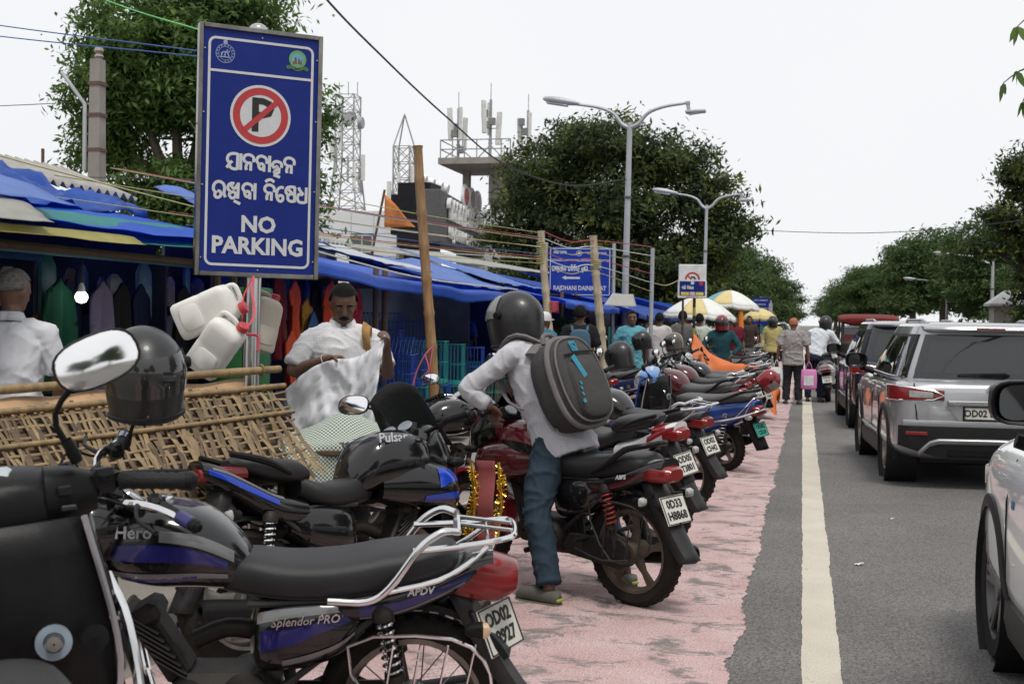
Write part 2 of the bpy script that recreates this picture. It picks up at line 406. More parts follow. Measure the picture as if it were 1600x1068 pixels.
# big dark spreading tree beyond the market
tree('broad dark spreading tree beyond the blue direction board', (-6.75, 45.9, 0),
     [(-.4, 0, 8.0, 2.6, 2.6, 1.25), (-2.6, .2, 7.0, 2.0, 2.2, 1.3), (1.9, .1, 7.4, 1.7, 2.1, 1.1), (-3.3, .3, 5.3, 1.7, 2.1, 1.3), (3.1, 0, 6.0, 1.6, 2.0, 1.0), (0, -.4, 5.8, 3.0, 2.6, 1.4),
      (-3.0, .1, 3.6, 1.6, 2.0, 1.1), (4.1, .2, 5.0, 1.2, 1.6, .65), (3.2, -.2, 4.0, 1.6, 2.0, 1.0), (.4, -.4, 3.6, 3.2, 2.6, 1.1), (-1.2, -.3, 2.4, 3.4, 2.2, .8), (2.6, -.2, 2.5, 2.0, 2.0, .8), (-4.5, .3, 4.6, .7, 1.2, .6)], 1250, 58, .115, 23, leaf_dark, 3.2, .42, clump=.5)
# far avenue trees: two crowns shared by the copies
LB1 = [(0, 0, 6.2, 3.2, 3.2, 1.5), (-2.2, .4, 4.8, 2.2, 2.4, 1.4), (2.4, -.3, 4.9, 2.2, 2.4, 1.4), (.2, .5, 3.7, 3.4, 3.2, 1.4), (1.2, -1.6, 5.2, 2.0, 2.0, 1.3), (-2.4, -1.2, 2.9, 1.8, 1.8, .9), (2.7, -1.0, 2.7, 1.8, 1.8, .9)]
LB2 = [(0, 0, 7.4, 2.4, 2.4, 1.6), (1.4, .3, 5.6, 2.4, 2.2, 1.4), (-1.6, .2, 5.9, 2.1, 2.2, 1.4), (0, -.8, 4.1, 3.0, 2.6, 1.3), (-2.2, 0, 3.4, 1.6, 1.8, .9), (2.3, 0, 3.6, 1.6, 1.8, .9)]
protos = []
for k, (lb, sd) in enumerate(((LB1, 31), (LB2, 47))):
    protos.append((trunk_mb(2.9, .3, lb, sd).mesh('trunk'), crown_mesh('crown', lb, 620, 48, .15, sd, .55)))
def far_tree(label, x, y, s, k, rz, group, sz=None, lm=None):
    t = thing('tree', label, 'tree', (x, y, 0), rz, group); t.scale = (s, s, sz or s)
    link('trunk', protos[k][0], bark, t); c = link('crown', protos[k][1], leaf_far, t)
    if lm: c.material_slots[0].link = 'OBJECT'; c.material_slots[0].material = lm
    return t
gl = 'avenue trees past the parasols'; gr = 'avenue trees across the road'
for i, (x, y, s, k, sz) in enumerate([(-4.6, 58, .70, 0, .62), (-4.2, 70, .80, 1, .66), (-5, 82, 1.0, 0, .85), (-3.4, 96, .9, 1, .72), (-4.6, 112, 1.0, 0, .75), (-3.6, 130, 1.0, 1, .7), (-9, 64, .95, 1, .75), (-5, 155, 1.1, 0, .8)]):
    far_tree('green avenue tree beyond the umbrellas on the market side', x, y, s, k, i*1.3, gl, sz)
for i, (x, y, s, k, sz) in enumerate([(12.8, 66, 1.0, 1, .62), (11.6, 80, 1.15, 0, 1.05), (14.5, 88, 1.1, 1, .92), (10.4, 100, 1.2, 0, 1.15), (10.0, 122, 1.25, 1, 1.05), (9.0, 150, 1.3, 0, 1.1), (8.6, 185, 1.4, 1, 1.1), (8.0, 230, 1.5, 0, 1.1), (17.5, 74, 1.1, 0, .78), (19, 100, 1.3, 1, 1.1), (7.5, 300, 1.6, 0, 1.1)]):
    far_tree('green avenue tree on the far side of the road', x, y, s, k, i*2.1, gr, sz)
tree('dark tree with loose hanging branches at the far kerb', (8.75, 52, 0),
     [(-.2, 0, 7.9, 1.0, 1.6, .6), (-1.3, 0, 5.9, 1.2, 1.5, .4), (-.2, .2, 7.0, 1.3, 1.9, .9), (-1.8, 0, 4.6, 1.5, 1.6, .32), (-.1, 0, 5.2, 1.4, 1.8, .9), (1.6, 0, 8.0, 2.2, 2.3, 1.8), (1.6, 0, 5.0, 2.2, 2.3, 1.6), (.2, 0, 3.2, 1.4, 1.6, .9), (.4, 0, 2.0, 1.1, 1.4, .6)], 620, 52, .125, 61, leaf_dark, 3.4, .3, clump=.42)
# a leafy twig hanging near from a tree overhead
t = thing('hanging_branch', 'thin leafy twig hanging from above with large drooping leaves', 'branch', (1.42, 8.5, -.32))
mb = MB(); mb.tube([(.9, .3, 4.4), (.4, .1, 3.9), (.05, 0, 3.55), (-.08, 0, 3.3)], [.02, .014, .009, .004], 6, 3)
mb.tube([(.4, .1, 3.9), (.0, .05, 3.86), (-.12, .0, 3.78)], [.01, .006, .003], 6, 2); mb.tube([(.05, 0, 3.55), (-.1, .03, 3.5), (-.2, .0, 3.42)], [.008, .005, .003], 6, 2)
mb.tube([(.9, .3, 4.4), (1.5, .6, 4.9), (2.6, 1.2, 5.2), (5, 2, 5.3), (7.7, 2.5, 4.6)], [.02, .03, .05, .08, .12], 8, 3)
obj('twig', mb, bark, t)
mb = MB(); rs = random.Random(5)
for base in [(-.08, 0, 3.3), (.0, 0, 3.42), (.05, 0, 3.55), (-.2, 0, 3.42), (-.12, .02, 3.5), (-.12, 0, 3.78), (-.02, .05, 3.86), (.2, .05, 3.7), (.4, .1, 3.9), (.1, .02, 3.5)]:
    for _ in range(3):
        a = rs.uniform(0, 6.3); l = rs.uniform(.07, .11); dx, dy = math.cos(a)*.55, math.sin(a)*.55
        b0 = Vector(base); d_ = Vector((dx, dy, -.85)).normalized(); sd = d_.cross(Vector((dy, -dx, .3))).normalized()
        q = [b0+d_*(l*u)+sd*(wd*l*.22)+Vector((0, 0, -.25*l*u*u)) for u, wd in ((0, 0), (.3, 1), (.65, .9), (1, 0), (.65, -.9), (.3, -1))]
        mb.add(q, [(0, 1, 5), (1, 2, 4, 5), (2, 3, 4)])
obj('leaves', mb, leaf_bright, t, ang=None)
far_tree('green avenue tree whose low limb reaches over the road', 9.3, 11, 1.0, 0, .6, 'avenue trees behind the queue', 1.0)
# unseen trees added behind the camera to darken mirror and car reflections
for i, (x, y, s, k) in enumerate([(-8, -26, 1.1, 1), (-9, -40, 1.2, 0), (11.5, -12, 1.1, 1), (11, -26, 1.1, 0), (11, -40, 1.2, 1)]):
    far_tree('unseen green tree added back from the queue of cars for reflections', x, y, s, k, i*1.7, 'avenue trees behind the queue', s)
# palm-like pale shrubs across the road
for i, (x, y, h) in enumerate([(9.7, 48, 2.5), (11.0, 50, 2.3), (10.6, 46, 1.7), (8.9, 52, 1.9)]):
    tag(tree('light green shrub across the road in front of the dark avenue trees', (x, y, 0), [(0, 0, h, .8, .8, .5), (.5, .2, h*.75, .7, .7, .5), (-.5, 0, h*.7, .7, .7, .45)], 60, 40, .13, 70+i, leaf_bright, h*.6, .07, 'pale shrubs across the road', .3, 'shrub'))

# ================================================================ buildings
tile_w = mat('white_facade_panel', (.66, .67, .69), .45, var=.06, scale=.7, dust=.12, dcol=(.4, .39, .37))
joint = mat('panel_joint', (.3, .3, .31), .8)
blackp = mat('black_cladding', (.012, .012, .014), .45, var=.3, spec=.15)
greyp = mat('grey_signboard', (.10, .10, .104), .6, var=.1, spec=.2)
wglass = mat('window_glass_far', (.05, .055, .06), .12, spec=.8)
letter_w = mat('white_letters', (.75, .75, .75), .5)
conc = mat('raw_concrete', (.28, .26, .24), .9, bump=.3, scale=2, bscale=20, dust=.25)
steel_far = mat('tower_steel', (.33, .33, .34), .6, metal=.2, var=.25)
B = thing('market_hall', 'white tiled market hall with black portal and large raised white lettering', 'building', (-18, 57, 0))
obj('wall', MB().box((-3.4, 3.9, 3.3), (4.8, 7.0, 6.6)), joint, B)
obj('wall', MB().box((2.4, 12.0, 3.7), (5.4, 8.0, 7.4)), joint, B)
mb0 = MB().box((0, 0, 0), (1.15, .05, 1.1), bev=.012).mesh('panel')
for i in range(4):
    for j in range(6):
        if (i, j) in ((2, 4), (2, 3), (3, 1)): continue
        link('panel', mb0, tile_w, B, (-5.2+1.165*i, .37, .55+1.12*j))
for i in range(4):
    for j in range(6):
        if (i, j) in ((3, 4),): continue
        link('panel', mb0, tile_w, B, (.3+1.165*i, 7.96, 1.2+1.12*j))
for (x, y, z, wx, wz) in ((-2.87, .36, 4.5, 1.1, 2.1), (-1.7, .36, 1.7, 1.1, 1.0), (3.8, 7.95, 5.68, 1.1, 1.0)):
    f = obj('window', MB().box((x, y, z), (wx, .06, wz)), wglass, B)
    mb = MB()
    for q in (-.5, 0, .5): mb.box((x+q*wx*.96, y-.04, z), (.06, .03, wz))
    for q in (-.48, .1, .48): mb.box((x, y-.043, z+q*wz), (wx, .03, .06))
    obj('window_frame', mb, mat('alu_frame', (.5, .5, .5), .4, metal=.5), f)
obj('portal', MB().box((1.4, -4.1, 6.0), (1.5, 1.6, 2.9)).box((1.0, -3.6, 2.2), (.6, 1.0, 4.6)).box((.3, 2.2, 6.2), (1.0, 11.0, 1.8)), blackp, B)
obj('signboard', MB().box((1.45, 1.6, 6.0), (.9, 13.2, 2.3), (0, 0, rad(6)), bev=.03), greyp, B)
obj('pillar', MB().box((1.75, -3.2, 2.3), (.7, .6, 4.4), bev=.02), tile_w, B)
MLs = Matrix.Translation((1.93, 1.6, 6.0)) @ Matrix.Rotation(rad(96), 4, 'Z') @ Matrix.Rotation(rad(90), 4, 'X')
mb = MB(); LET = []
def _let(seq, x0, y0, h, wd):
    x = x0
    for k_, wx in enumerate(seq):
        if wx == 0: x += h*.5; continue
        # each raised character: an arched head over a stem
        o_ = MB(); n_ = 14; ro, ri = h*.36, h*.2; cxx, cyy = x+ro, y0+h*.62
        o_.prism([(cxx+ro*math.cos(rad(-20+220*i/n_)), cyy+ro*math.sin(rad(-20+220*i/n_))) for i in range(n_+1)]+[(cxx+ri*math.cos(rad(200-220*i/n_)), cyy+ri*math.sin(rad(200-220*i/n_))) for i in range(n_+1)], .02, .20, 'xy', MLs)
        o_.prism([(cxx+ro*.45, y0), (cxx+ro*.9, y0), (cxx+ro*.98, cyy), (cxx+ro*.5, cyy)], .021, .19, 'xy', MLs)
        if wx > 1: o_.prism([(cxx+ro*1.25, y0), (cxx+ro*1.6, y0), (cxx+ro*1.6, y0+h*.95), (cxx+ro*1.25, y0+h*.95)], .021, .19, 'xy', MLs)
        else: o_.prism([(cxx+ro*math.cos(rad(i*30))*.5-ro*.3, y0+h*.2+ro*math.sin(rad(i*30))*.5) for i in range(12)], .022, .185, 'xy', MLs)
        obj('raised_letter', o_, letter_w, B); x += wd*(1.32 if wx > 1 else 1.0)
_let([2, 1, 2, 1, 2, 0, 1, 1, 1, 1, 0, 1, 2, 1], -5.2, -.05, 1.0, .78)
for i, ch in enumerate('RAJDHANI DAINIK HAT'):
    if ch != ' ': text(ch, .74, letter_w, B, M=MLs @ Matrix.Translation((-4.4+.5*i, -.62, .06)), ext=.06, bold=.03, name='raised_letter')
for i, y in enumerate((2.2, 3.7, 5.2)):
    d_ = obj('emblem_disc', MB().lathe([(.01, .06), (.55, .06), (.62, 0), (.62, -.08), (.01, -.08)], (1.95-.08*i, y-.6, 7.45), (1, 0, 0), 24), letter_w, B)
    obj('emblem_print', MB().lathe([(.01, .075), (.42, .07)], (1.95-.08*i, y-.6, 7.45), (1, 0, 0), 24), mat('emblem_red' if i == 0 else 'emblem_grey', (.45, .12, .12) if i == 0 else (.35, .3, .32), .6, var=.5, scale=6), d_)
for i, y in enumerate((-4.4, -3.2, -1.9, -.9)):
    obj('floodlight', MB().lathe([(.01, .2), (.22, .2), (.26, 0), (.2, -.15), (.01, -.2)], (1.6, y, 7.6), (1, 0, -.2), 14).box((1.6, y, 7.35), (.06, .06, .4)), letter_w, B)
P_ = B
obj('platform', MB().box((2.6, 3.2, 9.1), (3.6, 5, .3)).box((1.4, 3.8, 8.2), (.35, .35, 1.8)).box((3.6, 3.8, 8.1), (1.5, 2.5, 1.9)), conc, P_)
mb = MB()
for x in (.9, 1.5, 2.1, 2.7, 3.3, 3.9, 4.35): mb.tube([(x, .75, 9.2), (x, .75, 10.1)], .03, 5)
for z in (9.65, 10.1): mb.tube([(.9, .75, z), (4.35, .75, z)], .03, 5); mb.tube([(.9, .75, z), (.9, 5.6, z)], .03, 5)
obj('railing', mb, steel_far, P_)
def antenna_mast(parent, x, y, z0, h, n, seed):
    rs = random.Random(seed); mb = MB(); mb.tube([(x, y, z0), (x, y, z0+h)], .07, 6); mb.tube([(x, y, z0+h), (x, y, z0+h+.8)], .02, 5)
    mb.tube([(x-.1, y, z0+h*.3), (x+.8, y, z0)], .03, 5); mb.tube([(x+.1, y, z0+h*.3), (x-.8, y, z0)], .03, 5)
    obj('mast', mb, steel_far, parent)
    for i in range(n):
        a = i*2.1+seed; q = Vector((x+.42*math.cos(a), y+.42*math.sin(a), z0+h*.62+rs.uniform(-.3, .3)))
        obj('panel_antenna', MB().box(q, (.24, .16, 1.6), (0, .05, a), bev=.03).tube([q, (x, y, q.z)], .03, 5), mat('antenna_white', (.62, .62, .6), .5), parent)
    for i in range(3):
        obj('radio_unit', MB().box((x+rs.uniform(-.3, .3), y-.2, z0+rs.uniform(.3, h*.9)), (.3, .2, .35), bev=.02), mat('radio_grey', (.2, .2, .2), .5), parent)
antenna_mast(P_, 1.6, 1.4, 9.2, 2.5, 3, 1); antenna_mast(P_, 3.05, 2.0, 9.2, 3.0, 3, 2); antenna_mast(P_, 4.7, 3, 9.2, 2.6, 2, 3)
# low far buildings on the left
B2 = thing('low_building', 'low grey concrete building with rooftop clutter behind blue roofs', 'building', (-27, 62, 0))
obj('wall', MB().box((0, 0, 2.2), (7, 5, 4.4)), conc, B2)
obj('parapet', MB().box((0, -2.4, 4.6), (7.1, .2, .4)), conc, B2)
obj('window', MB().box((1.5, -2.52, 3.2), (1.2, .06, 1.1)), wglass, B2)
mb = MB()
for i in range(7): mb.tube([(-3+i, -2, 4.4), (-3+i, -2, 6.0)], .05, 5)
for z in (5.0, 5.5, 6): mb.tube([(-3, -2, z), (3, -2, z)], .04, 5)
obj('roof_frame', mb, steel_far, B2)
# lattice towers
def lattice(label, x, y, h, wb, wt, panels, top_spike, seed):
    t = thing('telecom_tower', label, 'tower', (x, y, 0)); mb = MB(); n = panels
    def W(z): return wb+(wt-wb)*min(1, z/(h*.72))
    zs = [h*i/n for i in range(n+1)]
    for sx in (-1, 1):
        for sy in (-1, 1):
            mb.tube([(sx*W(z)/2, sy*W(z)/2, z) for z in zs], .075, 5)
    for i in range(n):
        a, b = zs[i], zs[i+1]; wa, wb_ = W(a)/2, W(b)/2
        for ax in (0, 1):
            for sg in (-1, 1):
                def Q(u, w_, z): return (u*w_, sg*w_, z) if ax == 0 else (sg*w_, u*w_, z)
                mb.tube([Q(-1, wa, a), Q(1, wb_, b)], .038, 4); mb.tube([Q(1, wa, a), Q(-1, wb_, b)], .038, 4); mb.tube([Q(-1, wb_, b), Q(1, wb_, b)], .038, 4)
    if top_spike: mb.tube([(-wt/2, -wt/2, h), (0, 0, h+2.6)], .06, 4); mb.tube([(wt/2, wt/2, h), (0, 0, h+2.6)], .06, 4); mb.tube([(-wt/2, wt/2, h), (0, 0, h+2.6)], .06, 4)
    else:
        for i in (-1, 0, 1): mb.tube([(i*wt/2, 0, h), (i*wt/2, 0, h+1.2)], .04, 4)
    obj('lattice', mb, steel_far, t); rs = random.Random(seed); ant = mat('antenna_white', (.62, .62, .6), .5)
    for i in range(7):
        a = i*.9+seed; z = h*(.66+.04*(i % 5)); q = Vector((math.cos(a)*(wt/2+.55), math.sin(a)*(wt/2+.55), z))
        obj('panel_antenna', MB().box(q, (.35, .2, 2.3), (0, 0, a), bev=.04).tube([q, (0, 0, z)], .05, 4), ant, t)
    if not top_spike:
        for i in range(4):
            a = i*1.7; q = Vector((math.cos(a)*(wt/2+.4), math.sin(a)*(wt/2+.4)-.3, h*.9+rs.uniform(-.5, .5)))
            obj('dish', MB().lathe([(.01, .25), (.5, .25), (.55, -.1), (.01, -.15)], q, (math.cos(a), math.sin(a), 0), 14), steel_far, t)
    return t
lattice('tall lattice telecom tower with dish drums beside the bright tree', -39.3, 104, 21, 4.6, 1.7, 15, False, 1)
lattice('shorter lattice telecom tower with pointed top and long panel antennas', -31.3, 95.5, 15.2, 2.6, 1.35, 12, True, 2)

# ================================================================ street lamps, poles
galv = mat('galvanised_steel', (.42, .43, .45), .5, metal=.35, var=.1, scale=3, dust=.1)
dark_steel = mat('dark_band', (.08, .08, .08), .6)
def lamp_head(parent, p, dr, kind):
    p = Vector(p); M = Matrix.Translation(p) @ Euler((0, -math.asin(dr.z), 0 if dr.x > 0 else math.pi)).to_matrix().to_4x4()
    if kind == 'cobra':
        rg = []
        for x, w_, h_ in ((-.05, .05, .04), (.1, .09, .06), (.35, .13, .09), (.6, .14, .08), (.75, .09, .05), (.8, .02, .02)):
            rg.append([(x, a, b+.02) for a, b in sup(12, w_, h_, 2.4)])
        o = obj('lamp_head', MB(M).loft(rg), galv, parent); obj('lamp_lens', MB(M).box((.45, 0, -.065), (.5, .2, .03), bev=.012), mat('lamp_lens', (.55, .55, .52), .3), o)
    else:
        o = obj('lamp_head', MB(M).box((.15, 0, -.22), (.45, .2, .07), (0, .1, 0), bev=.02).box((0, 0, -.1), (.08, .06, .2)).box((.0, 0, 0), (.1, .08, .06)), galv, parent)
        obj('lamp_lens', MB(M).box((.17, 0, -.262), (.36, .16, .012)), mat('lamp_lens', (.55, .55, .52), .3), o)
def street_lamp(label, x, y, h, spanL, spanR, rise, kindL='cobra', kindR='flat', r=.085, lean=.0, group=None):
    t = thing('street_lamp', label, 'street lamp', (x, y, 0), 0, group); t.rotation_euler[1] = lean
    obj('pole', MB().tube([(0, 0, -.02), (0, 0, h*.5), (0, 0, h)], [r*1.15, r, r*.8], 12).box((0, 0, .04), (.4, .4, .05)), galv, t)
    obj('band', MB().lathe([(r*1.02, -.03), (r*1.25, -.02), (r*1.25, .02), (r*1.02, .03)], (0, 0, h*.72), n=12), dark_steel, t)
    obj('band', MB().lathe([(r*1.05, -.03), (r*1.3, -.02), (r*1.3, .02), (r*1.05, .03)], (0, 0, h*.5), n=12), dark_steel, t)
    for sg, sp, kd in ((-1, spanL, kindL), (1, spanR, kindR)):
        if not sp: continue
        pts = [(sg*.02, 0, h-.12), (sg*sp*.16, 0, h-.02), (sg*sp*.32, 0, h+rise*.5), (sg*sp*.6, 0, h+rise*.82), (sg*sp, 0, h+rise)]
        obj('arm', MB().tube(pts, [.05, .045, .04, .035, .03], 8, 4), galv, t)
        d_ = Vector((sg*sp*.4, 0, rise*.18)).normalized(); lamp_head(t, pts[-1], d_, kd)
    return t
street_lamp('grey double-armed street lamp beside the blue direction board', -3.93, 27.95, 6.0, 1.22, 1.28, .42, r=.072, lean=.012)
street_lamp('grey double-armed street lamp behind the no-left-turn board', -3.17, 41.0, 5.35, 1.0, 1.1, .36, 'cobra', 'flat', .06, .012)
for i, (x, y, h) in enumerate([(7.15, 63, 4.5), (7.3, 83.5, 4.0)]):
    street_lamp('grey single-armed street lamp standing on the median verge', x+1.6, y, h+.1, 1.9 if i == 0 else 1.9, 0, .35, group='lamps on the median')
# concrete electricity pole with a bare bracket
t = thing('utility_pole', 'weathered square concrete utility pole with empty lamp bracket', 'pole', (-9.95, 16.2, 0))
obj('post', MB().loft([[(a, b, z) for a, b in ((-s, -s), (s, -s), (s, s), (-s, s))] for z, s in ((0, .12), (5.2, .078))]), conc, t)
obj('bracket', MB().tube([(-.14, -.1, 3.6), (-.14, -.1, 4.55), (-.52, -.1, 5.02)], .03, 8), galv, t)
for z in (3.9, 4.4, 4.85): obj('clamp', MB().box((0, 0, z), (.2, .19, .05)), mat('rusty_clamp', (.12, .07, .05), .8), t)
obj('insulator', MB().lathe([(.01, .1), (.05, .1), (.07, .04), (.04, 0), (.07, -.04), (.03, -.1)], (0.02, 0, 5.28), n=12), mat('porcelain', (.3, .25, .22), .3), t)
# cables
def cable(label, pts, r, m, group=None, n=5, k=10):
    return tag(obj('cable', MB().tube(pts, r, n, k), m), label, 'cable', group)
blk = mat('cable_black', (.02, .02, .02), .6); blu = mat('rope_blue', (.05, .11, .3), .6); yel = mat('rope_yellow', (.38, .35, .15), .8); wht = mat('rope_white', (.6, .6, .55), .7); redr = mat('rope_red', (.4, .06, .08), .7)
cable('black twisted cable sagging from overhead to the double-armed street lamp', [(-5.2, 10.5, 5.7), (-5.38, 13.19, 5.24), (-5.45, 15.74, 4.97), (-5.45, 18.81, 4.67), (-5.38, 22.42, 4.39), (-4.78, 25.64, 4.35), (-3.93, 27.9, 4.72)], .014, blk)
cable('thin grey cable crossing the sky towards the dark right-hand tree', [(-3.4, 46.5, 5.0), (2, 42, 4.5), (6, 37, 4.5), (9, 33.2, 4.8)], .012, blk)
for i, (z0, z1) in enumerate([(4.15, 3.06), (4.02, 3.03)]):
    cable('thin blue rope strung to the back of the no-parking board', [(-8.2, 8.3, z0), (-5.6, 7.4, (z0+z1)/2-.08), (-3.36, 6.62, z1)], .004, blu, 'ropes tied to the board')
cable('bright green string tied to the top corner of the no-parking board', [(-5.2, 7.6, 3.9), (-4.2, 7.1, 3.48), (-3.37, 6.55, 3.17)], .004, mat('rope_green', (.15, .55, .15), .6))
for i, (a, b) in enumerate([((-16, 18, 4.2), (-6.2, 12.4, 3.0)), ((-16, 18, 3.6), (-6.2, 12.4, 2.9)), ((-14, 15, 4.6), (-9.9, 16.2, 4.6))]):
    cable('thin dark wire strung past the concrete utility pole', [a, (Vector(a)+Vector(b))/2-Vector((0, 0, .12)), b], .006, blk, 'wires by the utility pole')
# ================================================================ motorcycles and scooters (local: +X forward, +Y left, rear contact at the origin)
plas = mat('black_plastic', (.009, .009, .0095), .38, var=.3, scale=14, bump=.06, bscale=300, dust=.02, dcol=(.08, .075, .07), spec=.16)
plas2 = mat('grey_plastic', (.022, .022, .024), .45, var=.2, scale=14, dust=.06, spec=.35)
rubber = mat('tyre_rubber', (.013, .0125, .012), .85, var=.3, scale=12, bump=.25, bscale=90, dust=.3, dcol=(.06, .048, .036), spec=.2)
grip_m = mat('grip_rubber', (.008, .008, .008), .6, bump=.3, bscale=160, spec=.3)
vinyl = mat('seat_vinyl', (.014, .014, .015), .42, var=.15, scale=9, bump=.22, bscale=420, dust=.05, dcol=(.10, .095, .09), spec=.4)
vinyl_g = mat('seat_vinyl_grey', (.05, .05, .053), .5, var=.15, scale=9, bump=.22, bscale=380, dust=.15)
chrome = mat('chrome', (.72, .72, .72), .13, metal=1.0, var=.1, scale=9, dust=.06)
alu = mat('dusty_aluminium', (.24, .225, .2), .42, metal=.75, var=.3, scale=11, dust=.3, dcol=(.09, .07, .05))
engm = mat('engine_black', (.018, .017, .016), .5, metal=.3, var=.5, scale=13, dust=.3, dcol=(.06, .045, .033), spec=.3)
rust = mat('rusty_steel', (.12, .075, .05), .75, metal=.3, var=.5, scale=25)
mirr = mat('mirror_glass', (.9, .9, .9), .02, metal=1.0, var=.01)
redl = mat('red_lens', (.20, .010, .010), .2, var=.2, scale=10, coat=.25, dust=.05, dcol=(.2, .1, .08))
clear = mat('clear_lens', (.34, .34, .33), .12, var=.2, scale=20, coat=.8)
amber = mat('amber_lens', (.6, .42, .25), .15, var=.15, coat=.5)
platew = mat('plate_white', (.66, .65, .58), .4, var=.1, scale=14, dust=.12)
plateg = mat('plate_green', (.05, .33, .25), .4, var=.1)
inkm = mat('plate_ink', (.012, .012, .012), .5)
sil_pl = mat('silver_paint', (.42, .42, .44), .3, metal=.5, var=.08, coat=.6)
def paint(name, c, dust=.025, rough=.25): return mat(name, c, rough, var=.10, scale=5, coat=.9, dust=dust, spec=.2, dcol=(.12, .11, .10), bump=.0)
p_black = paint('paint_black', (.004, .004, .0045)); p_red = paint('paint_red', (.12, .006, .010)); p_blue = paint('paint_blue', (.012, .045, .20)); p_maroon = paint('paint_maroon', (.075, .006, .009))
p_grey = paint('paint_grey', (.06, .062, .068)); p_navy = paint('paint_navy', (.018, .03, .10)); p_sky = paint('paint_skyblue', (.10, .24, .52)); p_white = paint('paint_white', (.62, .62, .62)); p_bluedecal = paint('decal_blue', (.006, .045, .42)); p_viol = paint('decal_violet', (.014, .014, .11)); p_silver = paint('decal_silver', (.15, .15, .155)); p_crimson = paint('paint_crimson', (.22, .012, .018))
headl = mat('headlight_lens', (.5, .5, .5), .08, var=.3, scale=30, coat=1.0)
class Loft:
    """body along x from cross sections (x, half width, z low, z high, exponent)"""
    def __init__(s, secs, k=4):
        s.secs = secs; pts = [Vector((a, b, c)) for (a, b, c, d, e) in secs]; p2 = [Vector((d, e, 0)) for (a, b, c, d, e) in secs]
        s.A = catmull(pts, k); s.B = catmull(p2, k); s.n = len(s.A)-1
    def at(s, u, a, off=0.0):
        t = min(max(u, 0), 1)*s.n; i = min(int(t), s.n-1); f = t-i
        A = s.A[i].lerp(s.A[i+1], f); B = s.B[i].lerp(s.B[i+1], f)
        w_, lo, hi, e = max(A.y, .002), A.z, max(B.x, A.z+.004), B.y
        c, sn = math.cos(a), math.sin(a)
        y = math.copysign(abs(c)**(2/e), c)*(w_+off); z = (lo+hi)/2+math.copysign(abs(sn)**(2/e), sn)*((hi-lo)/2+off)
        return Vector((A.x, y, z))
    def mesh(s, mb, nv=18):
        mb.loft([[s.at(i/s.n, 2*math.pi*j/nv) for j in range(nv)] for i in range(s.n+1)]); return mb
    def decal(s, mb, u0, u1, lo, hi, off=.002, nu=14, nv=4, sides=(1, -1)):
        """sticker that follows the left/right flank; lo/hi give the angle above the waist at each u"""
        for sd in sides:
            def fn(p, q):
                u = u0+(u1-u0)*p; a = lo(p)+(hi(p)-lo(p))*q; v = s.at(u, a, off); return (v.x, v.y*sd, v.z)
            mb.sheet(fn, nu, nv)
        return mb
def wheel(parent, x, R, wt, kind, name='wheel', spm=None, n=36, z=None):
    z = R if z is None else z; h = R-wt*.82
    prof = []
    for i in range(11):
        a = -1.25+2.5*i/10; prof.append((R-wt*.5+wt*.5*math.cos(a), wt*.56*math.sin(a)))
    prof = [(h, -wt*.36)]+prof+[(h, wt*.36)]
    rim = MB(); c = (x, 0, z)
    rim.lathe([(h+.004, -wt*.4), (h-.012, -wt*.38), (h-.02, -wt*.2), (h-.028, 0), (h-.02, wt*.2), (h-.012, wt*.38), (h+.004, wt*.4)], c, (0, 1, 0), n)
    rim.lathe([(.01, -.075), (.05, -.07), (.055, -.02), (.055, .02), (.05, .07), (.01, .075)], c, (0, 1, 0), 16)
    if kind == 'alloy':
        for i in range(5):
            a = i*2*math.pi/5+.3; d = Vector((math.cos(a), 0, math.sin(a))); q = Vector((-math.sin(a), 0, math.cos(a))); cc = Vector(c)
            rg = []
            for t, w_, th in ((.04, .035, .022), (.1, .022, .017), (h-.1, .017, .013), (h-.015, .03, .014)):
                p = cc+d*t+q*(.015*math.sin(t*9)); rg.append([p+q*a_+Vector((0, b_, 0)) for a_, b_ in sup(8, w_, th, 3)])
            rim.loft(rg)
    else:
        for i in range(18):
            a = i*2*math.pi/18; b = a+(.35 if i % 2 else -.35); sy = .03 if i % 2 else -.03
            rim.tube([Vector(c)+Vector((.05*math.cos(b), sy, .05*math.sin(b))), Vector(c)+Vector(((h-.02)*math.cos(a), 0, (h-.02)*math.sin(a)))], .0022, 4)
    o = obj(name, rim, spm or alu, parent)
    ty = MB().lathe(prof, c, (0, 1, 0), n)
    for i in range(n):                               # tread blocks
        a = 2*math.pi*i/n; 
        for sy in (-1, 1):
            ty.box(Vector(c)+Vector(((R-.0062)*math.cos(a+sy*.04), sy*wt*.2, (R-.0062)*math.sin(a+sy*.04))), (.008, wt*.24, .022), (0, -a, 0))
    obj('tyre', ty, rubber, o)
    return o
def decals(L_, name, spec, parent):
    m_, u0, u1, lo, hi = spec
    for sd in (1, -1): obj(name, L_.decal(MB(), u0, u1, lo, hi, sides=(sd,)), m_, parent)
def arc_guard(mb, x, z, R, wd, a0, a1, n=14, lip=.02):
    """mudguard: curved strip round a wheel with turned-down edges"""
    rows = []
    for i in range(n+1):
        a = a0+(a1-a0)*i/n; ca, sa = math.cos(a), math.sin(a)
        rows.append([(x+(R-lip)*ca, -wd, z+(R-lip)*sa), (x+R*ca, -wd*.9, z+R*sa), (x+(R+.012)*ca, 0, z+(R+.012)*sa), (x+R*ca, wd*.9, z+R*sa), (x+(R-lip)*ca, wd, z+(R-lip)*sa)])
    mb.loft(rows, False, False); return mb
